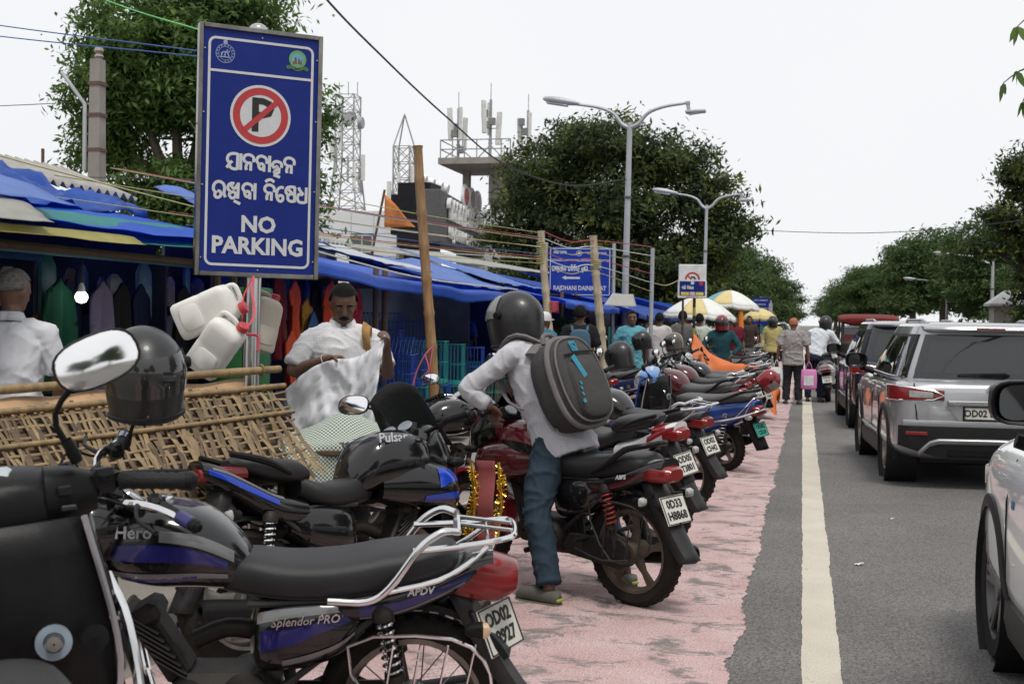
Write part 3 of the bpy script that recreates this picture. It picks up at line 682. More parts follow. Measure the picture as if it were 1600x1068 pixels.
def plate(parent, lines, c, ry, w_, h_, m, ts, rz=0):
    """rear number plate; the face looks backward (-X) and is tilted by ry"""
    M = Matrix.Translation(c) @ Euler((0, ry, rz)).to_matrix().to_4x4()
    o = obj('number_plate', MB(M).box((0, 0, 0), (.006, w_, h_), bev=.002), m, parent)
    f = MB(M)
    for sz in (-1, 1): f.box((-.005, 0, sz*(h_/2-.005)), (.003, w_-.006, .004))
    for sy in (-1, 1): f.box((-.005, sy*(w_/2-.005), 0), (.0028, .004, h_-.012))
    obj('plate_border', f, inkm, o)
    R = Matrix(((0, 0, -1, 0), (-1, 0, 0, 0), (0, 1, 0, 0), (0, 0, 0, 1)))   # text x -> -Y, text y -> Z, out -> -X
    for i, s in enumerate(lines):
        off = ((len(lines)-1)/2-i)*ts*1.02
        text(s, ts, inkm, o, M=M @ Matrix.Translation((-.0045, 0, off)) @ R, bold=.03, sx=.92)
    return o
def coil(mb, a, b, r, turns, w_):
    a, b = Vector(a), Vector(b); d = b-a; u = d.orthogonal().normalized(); v = d.normalized().cross(u); n = turns*10
    mb.tube([a+d*(i/n)+u*(r*math.cos(i*.628))+v*(r*math.sin(i*.628)) for i in range(n+1)], w_, 5); return mb
def mirror(parent, base, mid, head, w_, h_, nrm, m=plas, ang=0.0):
    """stem, shell and glass; nrm = direction the glass faces"""
    o = obj('mirror', MB().tube([base, mid, head], [.007, .006, .006], 7, 4).lathe([(.012, -.01), (.014, .01), (.009, .04)], base, Vector(mid)-Vector(base), 10), m, parent)
    nn = Vector(nrm).normalized(); up = Vector((0, 0, 1)); rt = up.cross(nn).normalized(); up = nn.cross(rt)
    if ang: rt, up = rt*math.cos(ang)+up*math.sin(ang), up*math.cos(ang)-rt*math.sin(ang)
    c = Vector(head); ring = lambda s, d: [c+rt*(a*s)+up*(b*s)+nn*d for a, b in sup(24, w_/2, h_/2, 2.6)]
    sh = MB().loft([ring(.25, -.035), ring(.7, -.03), ring(.95, -.012), ring(1.0, 0.004), ring(.97, .007), ring(.94, .004)]); obj('mirror_shell', sh, m, o)
    obj('mirror_glass', MB().loft([ring(.945, .0035), ring(.9, .0052), ring(.02, .0056)]), mirr, o)
    return o
def bars(parent, piv, rise, half, sweep, cm, steer, gm=grip_m, cuff=None, mir=True, mstyle='oval', lever=True, mirL=True, mirR=True, bm=None):
    """handlebar group turned by `steer` about the (raked) steering axis through piv"""
    M = Matrix.Translation(piv) @ Matrix.Rotation(steer, 4, Vector((-.42, 0, 1)).normalized())
    def T(p): return M @ Vector(p)
    pts = [(.0, 0, 0), (.02, .06, .01), (.0, .17, rise), (-sweep*.5, .25, rise+.005), (-sweep, half, rise-.012)]
    mb = MB(M); mb.tube([(p[0], -p[1], p[2]) for p in reversed(pts)]+pts[1:], .0115, 8, 3)
    o = obj('handlebar', mb, bm or chrome, parent)
    for sy in (1, -1):
        g = MB(M); a = Vector((-sweep*.62, sy*(half-.125), rise+.002)); b = Vector((-sweep, sy*half, rise-.012)); d = (b-a)
        rr = []
        for i in range(15): rr.append((.0165+.0022*(i % 2) if 0 < i < 14 else .02, d.length*i/14))
        g.lathe([(.012, -.001)]+rr+[(.012, d.length+.001)], a, d, 14); gg = obj('grip', g, gm, parent)
        if cuff: obj('grip_band', MB(M).lathe([(.019, d.length*.52), (.0215, d.length*.54), (.0215, d.length*.92), (.019, d.length*.94)], a, d, 14), cuff, gg)
        e = MB(M).lathe([(.01, 0), (.019, 0), (.021, .012), (.012, .024), (.002, .025)], b, d, 12); obj('bar_end', e, plas, gg)
        obj('switch_block', MB(M).box(a-d.normalized()*.03+Vector((.003, 0, 0)), (.045, .055, .05), (0, 0, -sy*.25), bev=.012).box(a-d.normalized()*.03+Vector((-.022, 0, .008)), (.012, .018, .014), bev=.003), plas, parent)
        if lever:
            l0 = a-d.normalized()*.03+Vector((.035, 0, 0)); mb = MB(M).tube([l0-d.normalized()*.02, l0+Vector((.03, sy*.02, 0)), l0+Vector((.045, sy*.09, -.004)), l0+Vector((.02, sy*.17, -.01))], [.009, .008, .006, .0065], 8, 3)
            obj('lever', mb, plas, parent)
        if mir and (mirL if sy > 0 else mirR):
            q0 = a-d.normalized()*.03+Vector((.0, 0, .02))
            hd = q0+Vector((-.01, sy*.07, .16)) if mstyle == 'round' else q0+Vector((.02, sy*.085, .13))
            w_, h_ = (.105, .105) if mstyle == 'round' else (.135, .085)
            mirror(parent, T(q0), T(q0+Vector((.03, sy*.02, .07))), T(hd), w_, h_, M.to_3x3() @ Vector((-1, -sy*.25, .05)))
    cb = MB(M)                                         # cables looping to the fork
    for sy, q in ((1, .1), (-1, .12), (.6, .07)):
        cb.tube([(0, sy*.2, rise), (.1, sy*.17, rise+.03), (.13+q*.3, sy*.05, -.06), (.06, sy*.03, -.25)], .0045, 5, 5)
    obj('cables', cb, plas, parent)
    return M
def moto(name, label, P, loc, heading, lean=-.14, group=None):
    t = thing(name, label, 'motorcycle', loc, heading, group); t.rotation_euler = (lean, 0, heading)
    g = P.get; wb = g('wb', 1.26); R = g('R', .305); wt = g('wt', .09); st = g('steer', .5)
    B_, S_ = g('paint', p_black), g('panel', p_black)
    wheel(t, 0, R, wt*1.08, g('wheels', 'alloy'), spm=g('wheelm'))
    # ---------------- front end turns about the raked head
    hx, hz = wb-.33, .80
    Ms = Matrix.Translation((hx, 0, hz)) @ Matrix.Rotation(st, 4, Vector((-.42, 0, 1)).normalized()) @ Matrix.Translation((-hx, 0, -hz))
    fw = wheel(t, wb, R, wt*.9, g('wheels', 'alloy'), spm=g('wheelm'))
    mud = obj('front_mudguard', arc_guard(MB(), wb, R, R+.035, .062, rad(25), rad(190)), g('mudm', B_), t)
    fk = MB()
    for sy in (-1, 1):
        fk.tube([(wb, sy*.085, R), (wb-.13, sy*.085, R+.3)], .026, 10); fk.tube([(wb-.13, sy*.085, R+.3), (hx+.02, sy*.085, .94)], .017, 10)
        fk.tube([(wb-.05, sy*.085, R+.12), (wb-.02, sy*.06, R+.32)], .006, 5)
    fk.box((hx+.035, 0, .92), (.05, .22, .03), (0, -.4, 0), bev=.01).box((hx+.09, 0, .76), (.05, .22, .03), (0, -.4, 0), bev=.01)
    fo = obj('fork', fk, g('forkm', engm), t)
    for o in (fw, mud, fo): o.matrix_local = Ms
    # headlight cowl
    style = g('front', 'cowl')
    if style == 'round':
        hl = MB(Ms).lathe([(.005, -.09), (.05, -.085), (.085, -.04), (.092, .0), (.096, .035), (.088, .045)], (wb-.10, 0, .86), (1, 0, -.1), 20)
        o = obj('headlight', hl, g('cowlm', chrome), t); obj('headlight_lens', MB(Ms).lathe([(.088, .04), (.06, .058), (.005, .064)], (wb-.10, 0, .86), (1, 0, -.1), 20), headl, o)
    else:
        cs = [(hx-.02, .10, .86, .98, 2.6), (hx+.08, .135, .80, 1.03, 2.6), (hx+.19, .125, .74, 1.0, 2.5), (hx+.27, .095, .73, .93, 2.4), (hx+.31, .05, .76, .88, 2.2)]
        if style == 'fairing': cs = [(hx-.02, .13, .80, .96, 2.8), (hx+.07, .17, .72, 1.04, 2.8), (hx+.19, .165, .67, 1.03, 2.6), (hx+.31, .12, .68, .93, 2.4), (hx+.37, .05, .74, .85, 2.2)]
        C = Loft(cs); o = obj('headlight_cowl', C.mesh(MB(Ms)), g('cowlm', B_), t)
        mb = MB(Ms)
        mb.sheet(lambda p, q: tuple(C.at(.66+.33*p, rad(-38+85*q) if True else 0, .004)), 8, 10)
        mb.sheet(lambda p, q: (lambda v: (v.x, -v.y, v.z))(C.at(.66+.33*p, rad(-38+85*q), .004)), 8, 10)
        obj('headlight_lens', mb, g('lensm', headl), o)
        if g('cowl2'):
            for sd in (1, -1): obj('cowl_decal', C.decal(MB(Ms), .12, .6, lambda p: rad(-40+10*p), lambda p: rad(45-25*p), .003, sides=(sd,)), g('cowl2'), o)
        vh = g('vis', 0); vz = MB(Ms).sheet(lambda p, q: (hx+.05+(.12+vh*.5)*(1-p)-.0*q, (q-.5)*(.2+vh*.7-.08*p), 1.0-vh*.25+(.12+vh)*p-.06*(2*q-1)**2+.0), 6, 8); obj('visor', vz, g('visorm', plas), o, solid=.004)
    ins = MB(Ms).box((hx-.01, 0, 1.0), (.10, .19, .05), (0, -.7, 0), bev=.02); io = obj('instrument_panel', ins, plas, t)
    for yy in (-.045, .045): obj('dial', MB(Ms).lathe([(.002, .008), (.036, .007), (.04, 0)], (hx-.035, yy, 1.018), (-.64, 0, .77), 16), g('dialm', mat('dial_face', (.25, .27, .3), .15, coat=1)), io)
    bars(t, (hx+.015, 0, .955), g('rise', .085), g('half', .36), g('sweep', .14), chrome, st, cuff=g('cuff'), mstyle=g('mstyle', 'oval'), mir=g('mirrors', True), mirL=g('mirL', True), mirR=g('mirR', True), bm=g('barm'))
    for sy in (1, -1):
        b0 = Ms @ Vector((wb-.17, sy*.1, .79)); b1 = Ms @ Vector((wb-.17, sy*.19, .79))
        io = obj('indicator', MB().tube([b0, b1], .008, 6).ell(b1, (.05, .032, .026), 12, 8), plas if g('darkind', True) else clear, t)
    # ---------------- tank
    T = Loft(g('tank', [(hx+.06, .06, .78, .88, 2.4), (hx-.01, .125, .74, .935, 2.6), (hx-.12, .155, .715, .975, 2.8), (hx-.26, .15, .71, .955, 2.8), (hx-.36, .115, .70, .89, 2.6), (hx-.42, .075, .70, .815, 2.4)]))
    tk = obj('tank', T.mesh(MB(), 22), B_, t)
    obj('fuel_cap', MB().lathe([(.045, 0), (.045, .012), (.036, .018), (.003, .02)], (hx-.13, 0, .968), (.1, 0, 1), 18), chrome if not g('darkcap') else plas, tk)
    for sp_ in g('tdecals', []): decals(T, 'tank_decal', sp_, tk)
    if g('ttext'):
        s_, sz, u_, a_ = g('ttext')
        for sd in (1, -1):
            v = T.at(u_, a_, .004); xx = Vector((-sd, 0, 0)); nn = Vector((0, sd*math.cos(a_*.6), math.sin(a_*.6))); yy = nn.cross(xx)
            MM = Matrix(((xx.x, yy.x, nn.x, v.x), (xx.y, yy.y, nn.y, v.y*sd), (xx.z, yy.z, nn.z, v.z), (0, 0, 0, 1)))
            text(s_, sz, letter_w if not g('ttm') else g('ttm'), tk, M=MM, bold=.02, ext=.004, shear=g('tshear', 0))
    if g('shroud'):
        S = Loft([(hx-.28, .14, .66, .84, 3), (hx-.1, .185, .62, .86, 3), (hx+.06, .2, .6, .84, 2.8), (hx+.16, .165, .58, .80, 2.6), (hx+.2, .10, .6, .74, 2.4)])
        so_ = obj('tank_shroud', S.mesh(MB()), g('shroudm', B_), t)
        for sp_ in g('sdecals', []): decals(S, 'shroud_decal', sp_, so_)
    # ---------------- seat, side panel, tail
    sx = hx-.36
    if g('seat', 'flat') == 'flat':
        Q = Loft([(sx+.05, .075, .70, .80, 2.4), (sx-0.050, .115, .685, .815, 3), (sx-0.185, .135, .675, .80, 3.2), (sx-0.336, .145, .68, .808, 3.2), (sx-0.487, .14, .70, .835, 3.2), (sx-0.622, .13, .725, .85, 3), (sx-0.689, .11, .745, .84, 2.6), (sx-0.714, .07, .765, .815, 2.2)])
        se = obj('seat', Q.mesh(MB(), 24), g('seatm', vinyl), t)
        pp = MB()
        for sd in (1, -1): pp.tube([Q.at(i/20, rad(-32), .001)*Vector((1, 1, 1)) if sd > 0 else Vector((Q.at(i/20, rad(-32), .001).x, -Q.at(i/20, rad(-32), .001).y, Q.at(i/20, rad(-32), .001).z)) for i in range(1, 20)], .0035, 5)
        obj('piping', pp, vinyl, se)
    else:
        Q = Loft([(sx+.06, .07, .68, .78, 2.4), (sx-0.042, .12, .665, .80, 3), (sx-0.168, .145, .66, .785, 3.2), (sx-0.277, .14, .68, .80, 3), (sx-0.353, .10, .72, .85, 2.6)]); obj('seat', Q.mesh(MB(), 24), g('seatm', vinyl), t)
        Q2 = Loft([(sx-0.302, .10, .79, .87, 2.4), (sx-0.370, .125, .79, .905, 3), (sx-0.504, .12, .81, .92, 3), (sx-0.622, .1, .85, .935, 2.8), (sx-0.672, .05, .885, .92, 2.2)]); obj('pillion_seat', Q2.mesh(MB(), 22), g('seatm', vinyl), t)
    SP = Loft([(hx-.42, .06, .47, .62, 2.6), (hx-.46, .13, .44, .67, 3), (hx-.58, .155, .45, .70, 3), (hx-.70, .145, .49, .70, 3), (hx-.78, .10, .55, .69, 2.6)])
    sp = obj('side_panel', SP.mesh(MB()), g('sidem', S_), t)
    for sp_ in g('pdecals', []): decals(SP, 'panel_decal', sp_, sp)
    if g('ptext'):
        for sd in (1, -1):
            xx = Vector((-sd, 0, .08)); nn = Vector((0, sd, 0)); yy = nn.cross(xx); v = Vector((hx-.60, sd*.158, .635))
            text(g('ptext'), .036, g('ptm', chrome), sp, M=Matrix(((xx.x, yy.x, nn.x, v.x), (xx.y, yy.y, nn.y, v.y), (xx.z, yy.z, nn.z, v.z), (0, 0, 0, 1))), shear=.3, ext=.003, bold=.01)
    up = g('tailup', 0.0)
    TL = Loft([(hx-.70, .135, .60, .72, 3), (hx-.86, .145, .62, .74+up*.3, 3), (hx-.99, .135, .66+up*.4, .78+up*.6, 2.8), (hx-1.09, .11, .70+up*.7, .82+up*.8, 2.6), (hx-1.18, .075, .735+up, .83+up, 2.4)])
    tl = obj('tail_cowl', TL.mesh(MB(), 20), g('tailm', S_), t)
    for sp_ in g('taildecals', []): decals(TL, 'tail_decal', sp_, tl)
    if g('tailtext'):
        for sd in (1, -1):
            u_ = .42; v = TL.at(u_, rad(8), .003); xx = Vector((-sd, 0, sd*.0+(-.12 if sd < 0 else .12)*(-1 if sd < 0 else 1))).normalized(); nn = Vector((0, sd, 0)); yy = nn.cross(xx)
            text(g('tailtext'), .032, letter_w, tl, M=Matrix(((xx.x, yy.x, nn.x, v.x), (xx.y, yy.y, nn.y, v.y*sd), (xx.z, yy.z, nn.z, v.z), (0, 0, 0, 1))), shear=.3, bold=.02, ext=.001)
    tz = up
    lx = hx-1.15
    LT = Loft([(lx+.13, .115, .70+tz, .80+tz, 3.2), (lx+.03, .10, .665+tz, .815+tz, 3.4), (lx-.045, .088, .66+tz, .80+tz, 3.4), (lx-.10, .07, .685+tz, .785+tz, 3.2), (lx-.11, .06, .69+tz, .78+tz, 3)]) if g('bigtail') == 2 else Loft([(lx+.13, .118, .705+tz, .80+tz, 3.2), (lx+.04, .105, .695+tz, .808+tz, 3.2), (lx-.035, .08, .70+tz, .79+tz, 3), (lx-.07, .055, .715+tz, .775+tz, 3)]) if g('bigtail', True) else Loft([(lx+.16, .115, .72+tz, .79+tz, 3), (lx+.02, .085, .72+tz, .80+tz, 3), (lx-.04, .06, .735+tz, .79+tz, 3)])
    obj('tail_light', LT.mesh(MB()), redl, t, ang=25)
    # rear mudguard with plate
    mg = MB(); rows = []
    for i in range(9):
        f = i/8; x_ = lx+.06-.24*f; z_ = .70+tz*(1-f)-.40*f-.03*math.sin(f*3.1); w_ = .075-.012*f
        rows.append([(x_+.05, -w_, z_-.01), (x_, -w_*.86, z_), (x_-.016, 0, z_+.006), (x_, w_*.86, z_), (x_+.05, w_, z_-.01)])
    mg.loft(rows, False, False); obj('rear_mudguard', mg, g('rmudm', plas2), t, solid=.005)
    obj('wheel_hugger', arc_guard(MB(), 0, R, R+.05, .07, rad(55), rad(150)), plas, t)
    pl = g('plate', ['OD02', 'L8927']); plate(t, pl, (lx-.06, 0, .56+tz*.75), .42, .20, .155 if len(pl) > 1 else .08, g('platem', platew), .062 if len(pl) > 1 else .05, g('platerz', 0))
    for sy in (1, -1):
        b1 = Vector((lx+.02, sy*.20, .62+tz*.6)); o = obj('indicator', MB().tube([(lx+.04, sy*.06, .63+tz*.6), b1], .008, 6).loft([[(b1.x+x_, b1.y+a, b1.z+b) for a, b in sup(10, w_, h_, 3)] for x_, w_, h_ in ((.04, .012, .012), (.025, .026, .022), (-.015, .03, .024))]), plas, t)
        obj('indicator_lens', MB().loft([[(b1.x+x_, b1.y+a, b1.z+b) for a, b in sup(10, w_, h_, 3)] for x_, w_, h_ in ((-.0145, .031, .025), (-.03, .026, .02), (-.038, .012, .008))]), clear if g('clearind', True) else amber, o)
    # ---------------- frame, engine, exhaust, suspension
    fr = MB()
    fr.tube([(hx+.03, 0, .78), (hx+.0, 0, .62), (hx-.1, 0, .32), (hx-.28, 0, .25)], .019, 8, 3).tube([(hx+.02, 0, .80), (hx-.35, 0, .72), (hx-.5, 0, .6), (hx-.55, 0, .3)], .02, 8, 3)
    for sy in (-1, 1): fr.tube([(hx-.42, sy*.1, .67), (hx-.8, sy*.11, .69), (lx+.1, sy*.09, .75+tz)], .013, 8, 3).tube([(hx-.5, sy*.1, .38), (hx-.86, sy*.11, .67)], .012, 8)
    obj('frame', fr, plas2, t)
    en = MB()
    ex_, ez = hx-.34, .34
    en.box((ex_, 0, ez), (.34, .22, .19), bev=.045).lathe([(.01, .16), (.08, .155), (.095, .12), (.1, .0), (.095, -.12), (.075, -.15), (.01, -.155)], (ex_-.07, 0, ez), (0, 1, 0), 20).lathe([(.01, .15), (.06, .145), (.07, .11), (.07, -.11), (.01, -.14)], (ex_+.11, 0, ez+.01), (0, 1, 0), 18)
    for i in range(7): en.box((ex_+.155+i*.017, 0, ez+.105+i*.026), (.135, .165, .008), (0, rad(-32), 0), bev=.003)
    en.box((ex_+.19, 0, ez+.16), (.085, .12, .2), (0, rad(32), 0), bev=.01).box((ex_+.25, 0, ez+.27), (.11, .15, .07), (0, rad(32), 0), bev=.02)
    en.tube([(ex_+.1, 0, .52), (ex_+.0, 0, .56), (ex_-.1, .0, .55)], .032, 10, 3)
    obj('engine', en, engm, t)
    xp = MB().tube([(ex_+.29, -.03, ez+.2), (ex_+.37, -.07, ez+.08), (ex_+.3, -.11, ez-.12), (ex_, -.14, .2), (.14, -.15, .24), (.02, -.155, .27)], [.02, .02, .02, .021, .024, .03], 10, 4)
    xe = obj('exhaust', xp, g('exm', rust), t)
    obj('silencer', MB().lathe([(.018, 0), (.03, .02), (.043, .10), (.05, .16), (.053, .44), (.049, .49), (.036, .5), (.022, .495), (.02, .44)], (.20, -.152, .235), (-1, 0, .13), 18), g('silm', plas), xe)
    sw = MB()
    for sy in (-1, 1): sw.box((.22, sy*.095, R+.015), (.5, .025, .05), bev=.008)
    obj('swingarm', sw, engm, t)
    cc = MB().prism([(.02+.085*math.cos(a), R+.085*math.sin(a)) for a in [rad(70+20*i) for i in range(12)]]+[(.36, R-.05), (.42, R), (.36, R+.07)], .105, .135); obj('chain_cover', cc, engm, t, bev=.008)
    for sy in (-1, 1):
        a, b = Vector((.03, sy*.125, R+.02)), Vector((.10, sy*.13, .68)); so_ = obj('shock_absorber', MB().tube([a, a.lerp(b, .45)], .02, 8).tube([a.lerp(b, .4), b], .012, 8).lathe([(.01, 0), (.034, 0), (.034, .02), (.01, .022)], a.lerp(b, .3), b-a, 12).lathe([(.01, 0), (.036, 0), (.036, .03), (.02, .05)], a.lerp(b, .86), b-a, 12), engm, t)
        obj('spring', coil(MB(), a.lerp(b, .32), b-(b-a)*.12, .028, 8, .0052), g('springm', chrome), so_)
    for sy in (-1, 1):
        obj('footpeg', MB().tube([(hx-.36, sy*.08, .27), (hx-.36, sy*.27, .27)], .016, 8), grip_m, t)
        obj('pillion_footpeg', MB().tube([(.24, sy*.12, .36), (.22, sy*.25, .37)], .014, 8).tube([(.34, sy*.1, .33), (.24, sy*.13, .36), (.14, sy*.12, .32)], .009, 6, 2), grip_m, t)
    obj('side_stand', MB().tube([(hx-.40, .10, .24), (hx-.46, .21, .08), (hx-.48, .265, .035)], .011, 7).box((hx-.48, .27, .035), (.06, .035, .01)), plas2, t)
    if g('crash', True):
        for sy in (-1, 1):
            cg = MB(); cg.tube([(hx-.02, sy*.04, .62), (hx+.0, sy*.22, .58), (hx+.0, sy*.28, .45), (hx-.04, sy*.22, .33), (hx-.1, sy*.05, .32)], .0115, 8, 4)
            obj('crash_guard', cg, chrome if g('crash') == 'chrome' else plas, t)
    if g('guard', True):                              # saree guard on the left of the rear wheel
        sg = MB().tube([(.2, .15, .55), (-.12, .17, .58), (-.24, .17, .47), (-.2, .16, .33), (.05, .15, .27)], .006, 6, 3, closed=True)
        for i in range(4): sg.tube([(.1-.08*i, .157, .29), (.06-.085*i, .162, .56)], .004, 5)
        sg.tube([(.3, .15, .3), (.05, .22, .28), (-.12, .2, .3)], .006, 6, 2); obj('saree_guard', sg, g('guardm', plas2), t)
    if g('rack') == 'chrome':
        rk = MB(); z0 = .80+tz
        for sy in (-1, 1):
            rk.tube([(sx-0.310, sy*.165, .70), (sx-0.430, sy*.17, .70), (sx-0.499, sy*.168, .745), (sx-0.585, sy*.16, .86), (sx-0.654, sy*.145, .91), (sx-0.705, sy*.12, .905)], .0125, 10, 4)
            rk.tube([(sx-0.473, sy*.168, .725), (sx-0.645, sy*.15, .76), (sx-0.740, sy*.135, .81), (sx-0.800, sy*.12, .86)], .0085, 8, 3)
        rk.tube([(sx-0.568, .155, .855), (sx-0.740, .135, .868), (sx-0.860, .115, .885), (sx-0.886, .06, .89), (sx-0.886, -.06, .89), (sx-0.860, -.115, .885), (sx-0.740, -.135, .868), (sx-0.568, -.155, .855)], .0095, 8, 4)
        rk.tube([(sx-0.705, .12, .905), (sx-0.705, 0, .915), (sx-0.705, -.12, .905)], .0125, 8, 2)
        for yy in (-.045, .045): rk.tube([(sx-0.705, yy, .912), (sx-0.886, yy, .89)], .007, 7)
        rk.tube([(sx-0.800, .12, .876), (sx-0.800, -.12, .876)], .006, 6)
        obj('rear_rack', rk, chrome, t)
    elif g('rack') == 'grab':
        rk = MB()
        for sy in (-1, 1): rk.tube([(sx-0.396, sy*.155, .73), (sx-0.516, sy*.16, .79), (sx-0.619, sy*.14, .87), (sx-0.714, sy*.09, .895), (sx-0.731, 0, .90)], [.012, .016, .018, .016, .016], 8, 4)
        obj('grab_rail', rk, g('grabm', plas), t)
    elif g('rack') == 'split':
        rk = MB()
        for sy in (-1, 1): rk.tube([(sx-0.430, sy*.14, .84), (sx-0.568, sy*.165, .9), (sx-0.722, sy*.13, .945)], [.012, .018, .014], 8, 4)
        obj('grab_rail', rk, g('grabm', plas), t)
    return t
def helmet(label, loc, rot, m, vis, s=1.0, name='helmet', open_=0.0, parent=None, group=None):
    """full-face helmet, face toward local +X"""
    t = thing(name, label, 'helmet', loc, 0, group) if parent is None else thing(name, None, None)
    t.rotation_euler = rot; t.scale = (s, s, s)
    sh = MB(); rows = []; n = 26
    for i in range(15):
        v = i/14; a = -math.pi/2+math.pi*(.14+.86*v) if False else rad(-62+152*v)
        rows.append([])
        for j in range(n):
            th = 2*math.pi*j/n; r = math.cos(a) if a > -.2 else math.cos(-.2)*(1-.12*(-.2-a))
            x = .145*r*math.cos(th)*(1.0+.10*max(0, math.cos(th))*(1 if a < .3 else .3)); y = .122*r*math.sin(th); z = .135*math.sin(a)+(.0 if a > 0 else .02*a)
            rows[-1].append((x, y, z))
    sh.loft(rows); so_ = obj('shell', sh, m, t)
    def VP(u, q, off):
        th = rad(-78+156*u); a = rad(-24+52*q)+open_; r = math.cos(a) if a > -.2 else math.cos(-.2)*(1-.12*(-.2-a))
        return (((.145+off)*r*math.cos(th)*(1+.10*max(0, math.cos(th)))), (.122+off)*r*math.sin(th), (.135+off)*math.sin(a))
    obj('visor', MB().sheet(lambda u, q: VP(u, q, .006), 16, 8), vis, t)
    for sy in (-1, 1): obj('visor_hinge', MB().lathe([(.003, .012), (.016, .011), (.02, 0), (.02, -.008)], (.02, sy*.127, .015), (0, sy, 0), 14), plas, t)
    obj('rim_trim', MB().tube([(.132*math.cos(2*math.pi*i/20)*1.05, .108*math.sin(2*math.pi*i/20), -.137+.012*math.cos(2*math.pi*i/20)) for i in range(20)], .009, 6, closed=True), grip_m, t)
    obj('lining', MB().lathe([(.1, -.0), (.09, .03), (.01, .05)], (0, 0, -.135), n=16), mat('helmet_lining', (.03, .03, .03), .95), t)
    return t
def scooter(name, label, P, loc, heading, lean=-.12, group=None, s=1.0):
    t = thing(name, label, 'scooter', loc, heading, group); t.rotation_euler = (lean, 0, heading); t.scale = (s, s, s)
    g = P.get; wb, R, wt = 1.27, .25, .1; st = g('steer', .45); B_ = g('paint', p_blue); I_ = g('inner', plas)
    wheel(t, 0, R, wt, 'alloy', spm=g('wheelm'))
    hx = wb-.28
    Ms = Matrix.Translation((hx, 0, .8)) @ Matrix.Rotation(st, 4, Vector((-.36, 0, 1)).normalized()) @ Matrix.Translation((-hx, 0, -.8))
    fw = wheel(t, wb, R, wt*.95, 'alloy', spm=g('wheelm')); fm = obj('front_mudguard', arc_guard(MB(), wb, R, R+.05, .085, rad(20), rad(165), lip=.06), B_, t)
    fk = MB()
    for sy in (-1, 1): fk.tube([(wb+.0, sy*.09, R), (wb-.1, sy*.09, R+.32)], .022, 8)
    fk.tube([(wb-.1, 0, R+.3), (hx, 0, .98)], .026, 8); fo = obj('fork', fk, engm, t)
    for o in (fw, fm, fo): o.matrix_local = Ms
    # apron: outer shield and the inner panel the rider faces
    def half(z): return .06+.19*max(0, min(1, (z-.28)/.32))**.7-.05*max(0, (z-.72)/.25)
    zs = [.26, .32, .4, .5, .6, .7, .8, .88, .95]
    rows = []
    for z in zs:
        x0 = hx+.16-.30*(z-.3)*(z > .3)*.6+(.0 if z > .35 else -.05); w_ = half(z)
        rows.append([(x0-.10*(abs(q)**2.2), w_*q, z) for q in [(-1+2*j/14) for j in range(15)]])
    obj('front_apron', MB().loft(rows, False, False), B_, t, solid=.02)
    rows = []
    for z in zs:
        x0 = hx+.06-.30*(z-.3)*(z > .3)*.6+(.0 if z > .35 else -.05); w_ = half(z)*.93
        bul = .05*math.exp(-((z-.75)/.1)**2)
        rows.append([(x0-.07-bul*(abs(q) < .75)-.03*math.cos(q*1.5), w_*q, z) for q in [(-1+2*j/14) for j in range(15)]])
    for sd in (-1, 1): obj('apron_edge_trim', MB().tube([(rows[q_][7+7*sd][0]-.012, rows[q_][7+7*sd][1]*1.03, zs[q_]) for q_ in range(1, 9)], .007, 6, 2), sil_pl, t)
    ip = obj('inner_panel', MB().loft(rows, False, False), I_, t, solid=.01)
    kx = hx-.175
    obj('ignition_lock', MB().lathe([(.034, .0), (.034, .014), (.02, .016), (.018, .008), (.003, .008)], (kx+.02, -.12, .72), (-1, 0, .1), 20), mat('lock_ring', (.3, .36, .42), .3, metal=.4), ip)
    obj('key_cylinder', MB().lathe([(.014, .0), (.014, .02), (.002, .021)], (kx+.01, -.12, .72), (-1, 0, .1), 14), alu, ip)
    obj('glovebox_lid', MB().box((kx+.035, .07, .69), (.03, .2, .15), (0, -.1, 0), bev=.014), I_, ip)
    obj('charge_cover', MB().lathe([(.026, 0), (.026, .01), (.003, .012)], (kx+.02, -.195, .715), (-1, 0, .1), 16), plas, ip)
    obj('bag_hook', MB().tube([(kx+.02, 0, .8), (kx-.03, 0, .8), (kx-.04, 0, .77), (kx-.02, 0, .75)], .007, 6, 3), chrome, ip)
    # floor and body
    obj('floorboard', MB().box((hx-.28, 0, .285), (.46, .36, .06), bev=.02).box((hx-.28, 0, .318), (.4, .26, .008)), plas, t)
    BD = Loft([(.52, .10, .30, .52, 3), (.44, .16, .30, .66, 3), (.25, .19, .36, .71, 2.8), (0, .20, .44, .74, 2.6), (-.22, .17, .52, .765, 2.6), (-.38, .12, .60, .775, 2.4), (-.46, .07, .66, .765, 2.2)])
    bd = obj('body', BD.mesh(MB(), 24), B_, t)
    for (m_, u0, u1, lo, hi) in g('decals', []): obj('body_decal', BD.decal(MB(), u0, u1, lo, hi), m_, bd)
    if g('btext'):
        v = BD.at(.62, rad(-2), .004); text(g('btext'), .06, sil_pl, bd, M=Matrix(((-1, 0, 0, v.x), (0, 0, 1, v.y), (0, 1, 0, v.z), (0, 0, 0, 1))), bold=.03, shear=.25, ext=.002)
    Q = Loft([(.56, .08, .70, .77, 2.4), (.46, .125, .685, .795, 3), (.26, .155, .68, .79, 3.2), (.05, .155, .69, .80, 3.2), (-.15, .145, .72, .835, 3), (-.33, .115, .745, .845, 2.8), (-.40, .07, .765, .82, 2.2)]); obj('seat', Q.mesh(MB(), 24), g('seatm', vinyl_g), t)
    obj('tail_light', Loft([(-.36, .10, .61, .71, 3.4), (-.45, .09, .60, .72, 3.4), (-.50, .06, .63, .70, 3)]).mesh(MB()), redl, t, ang=25)
    gr = MB()
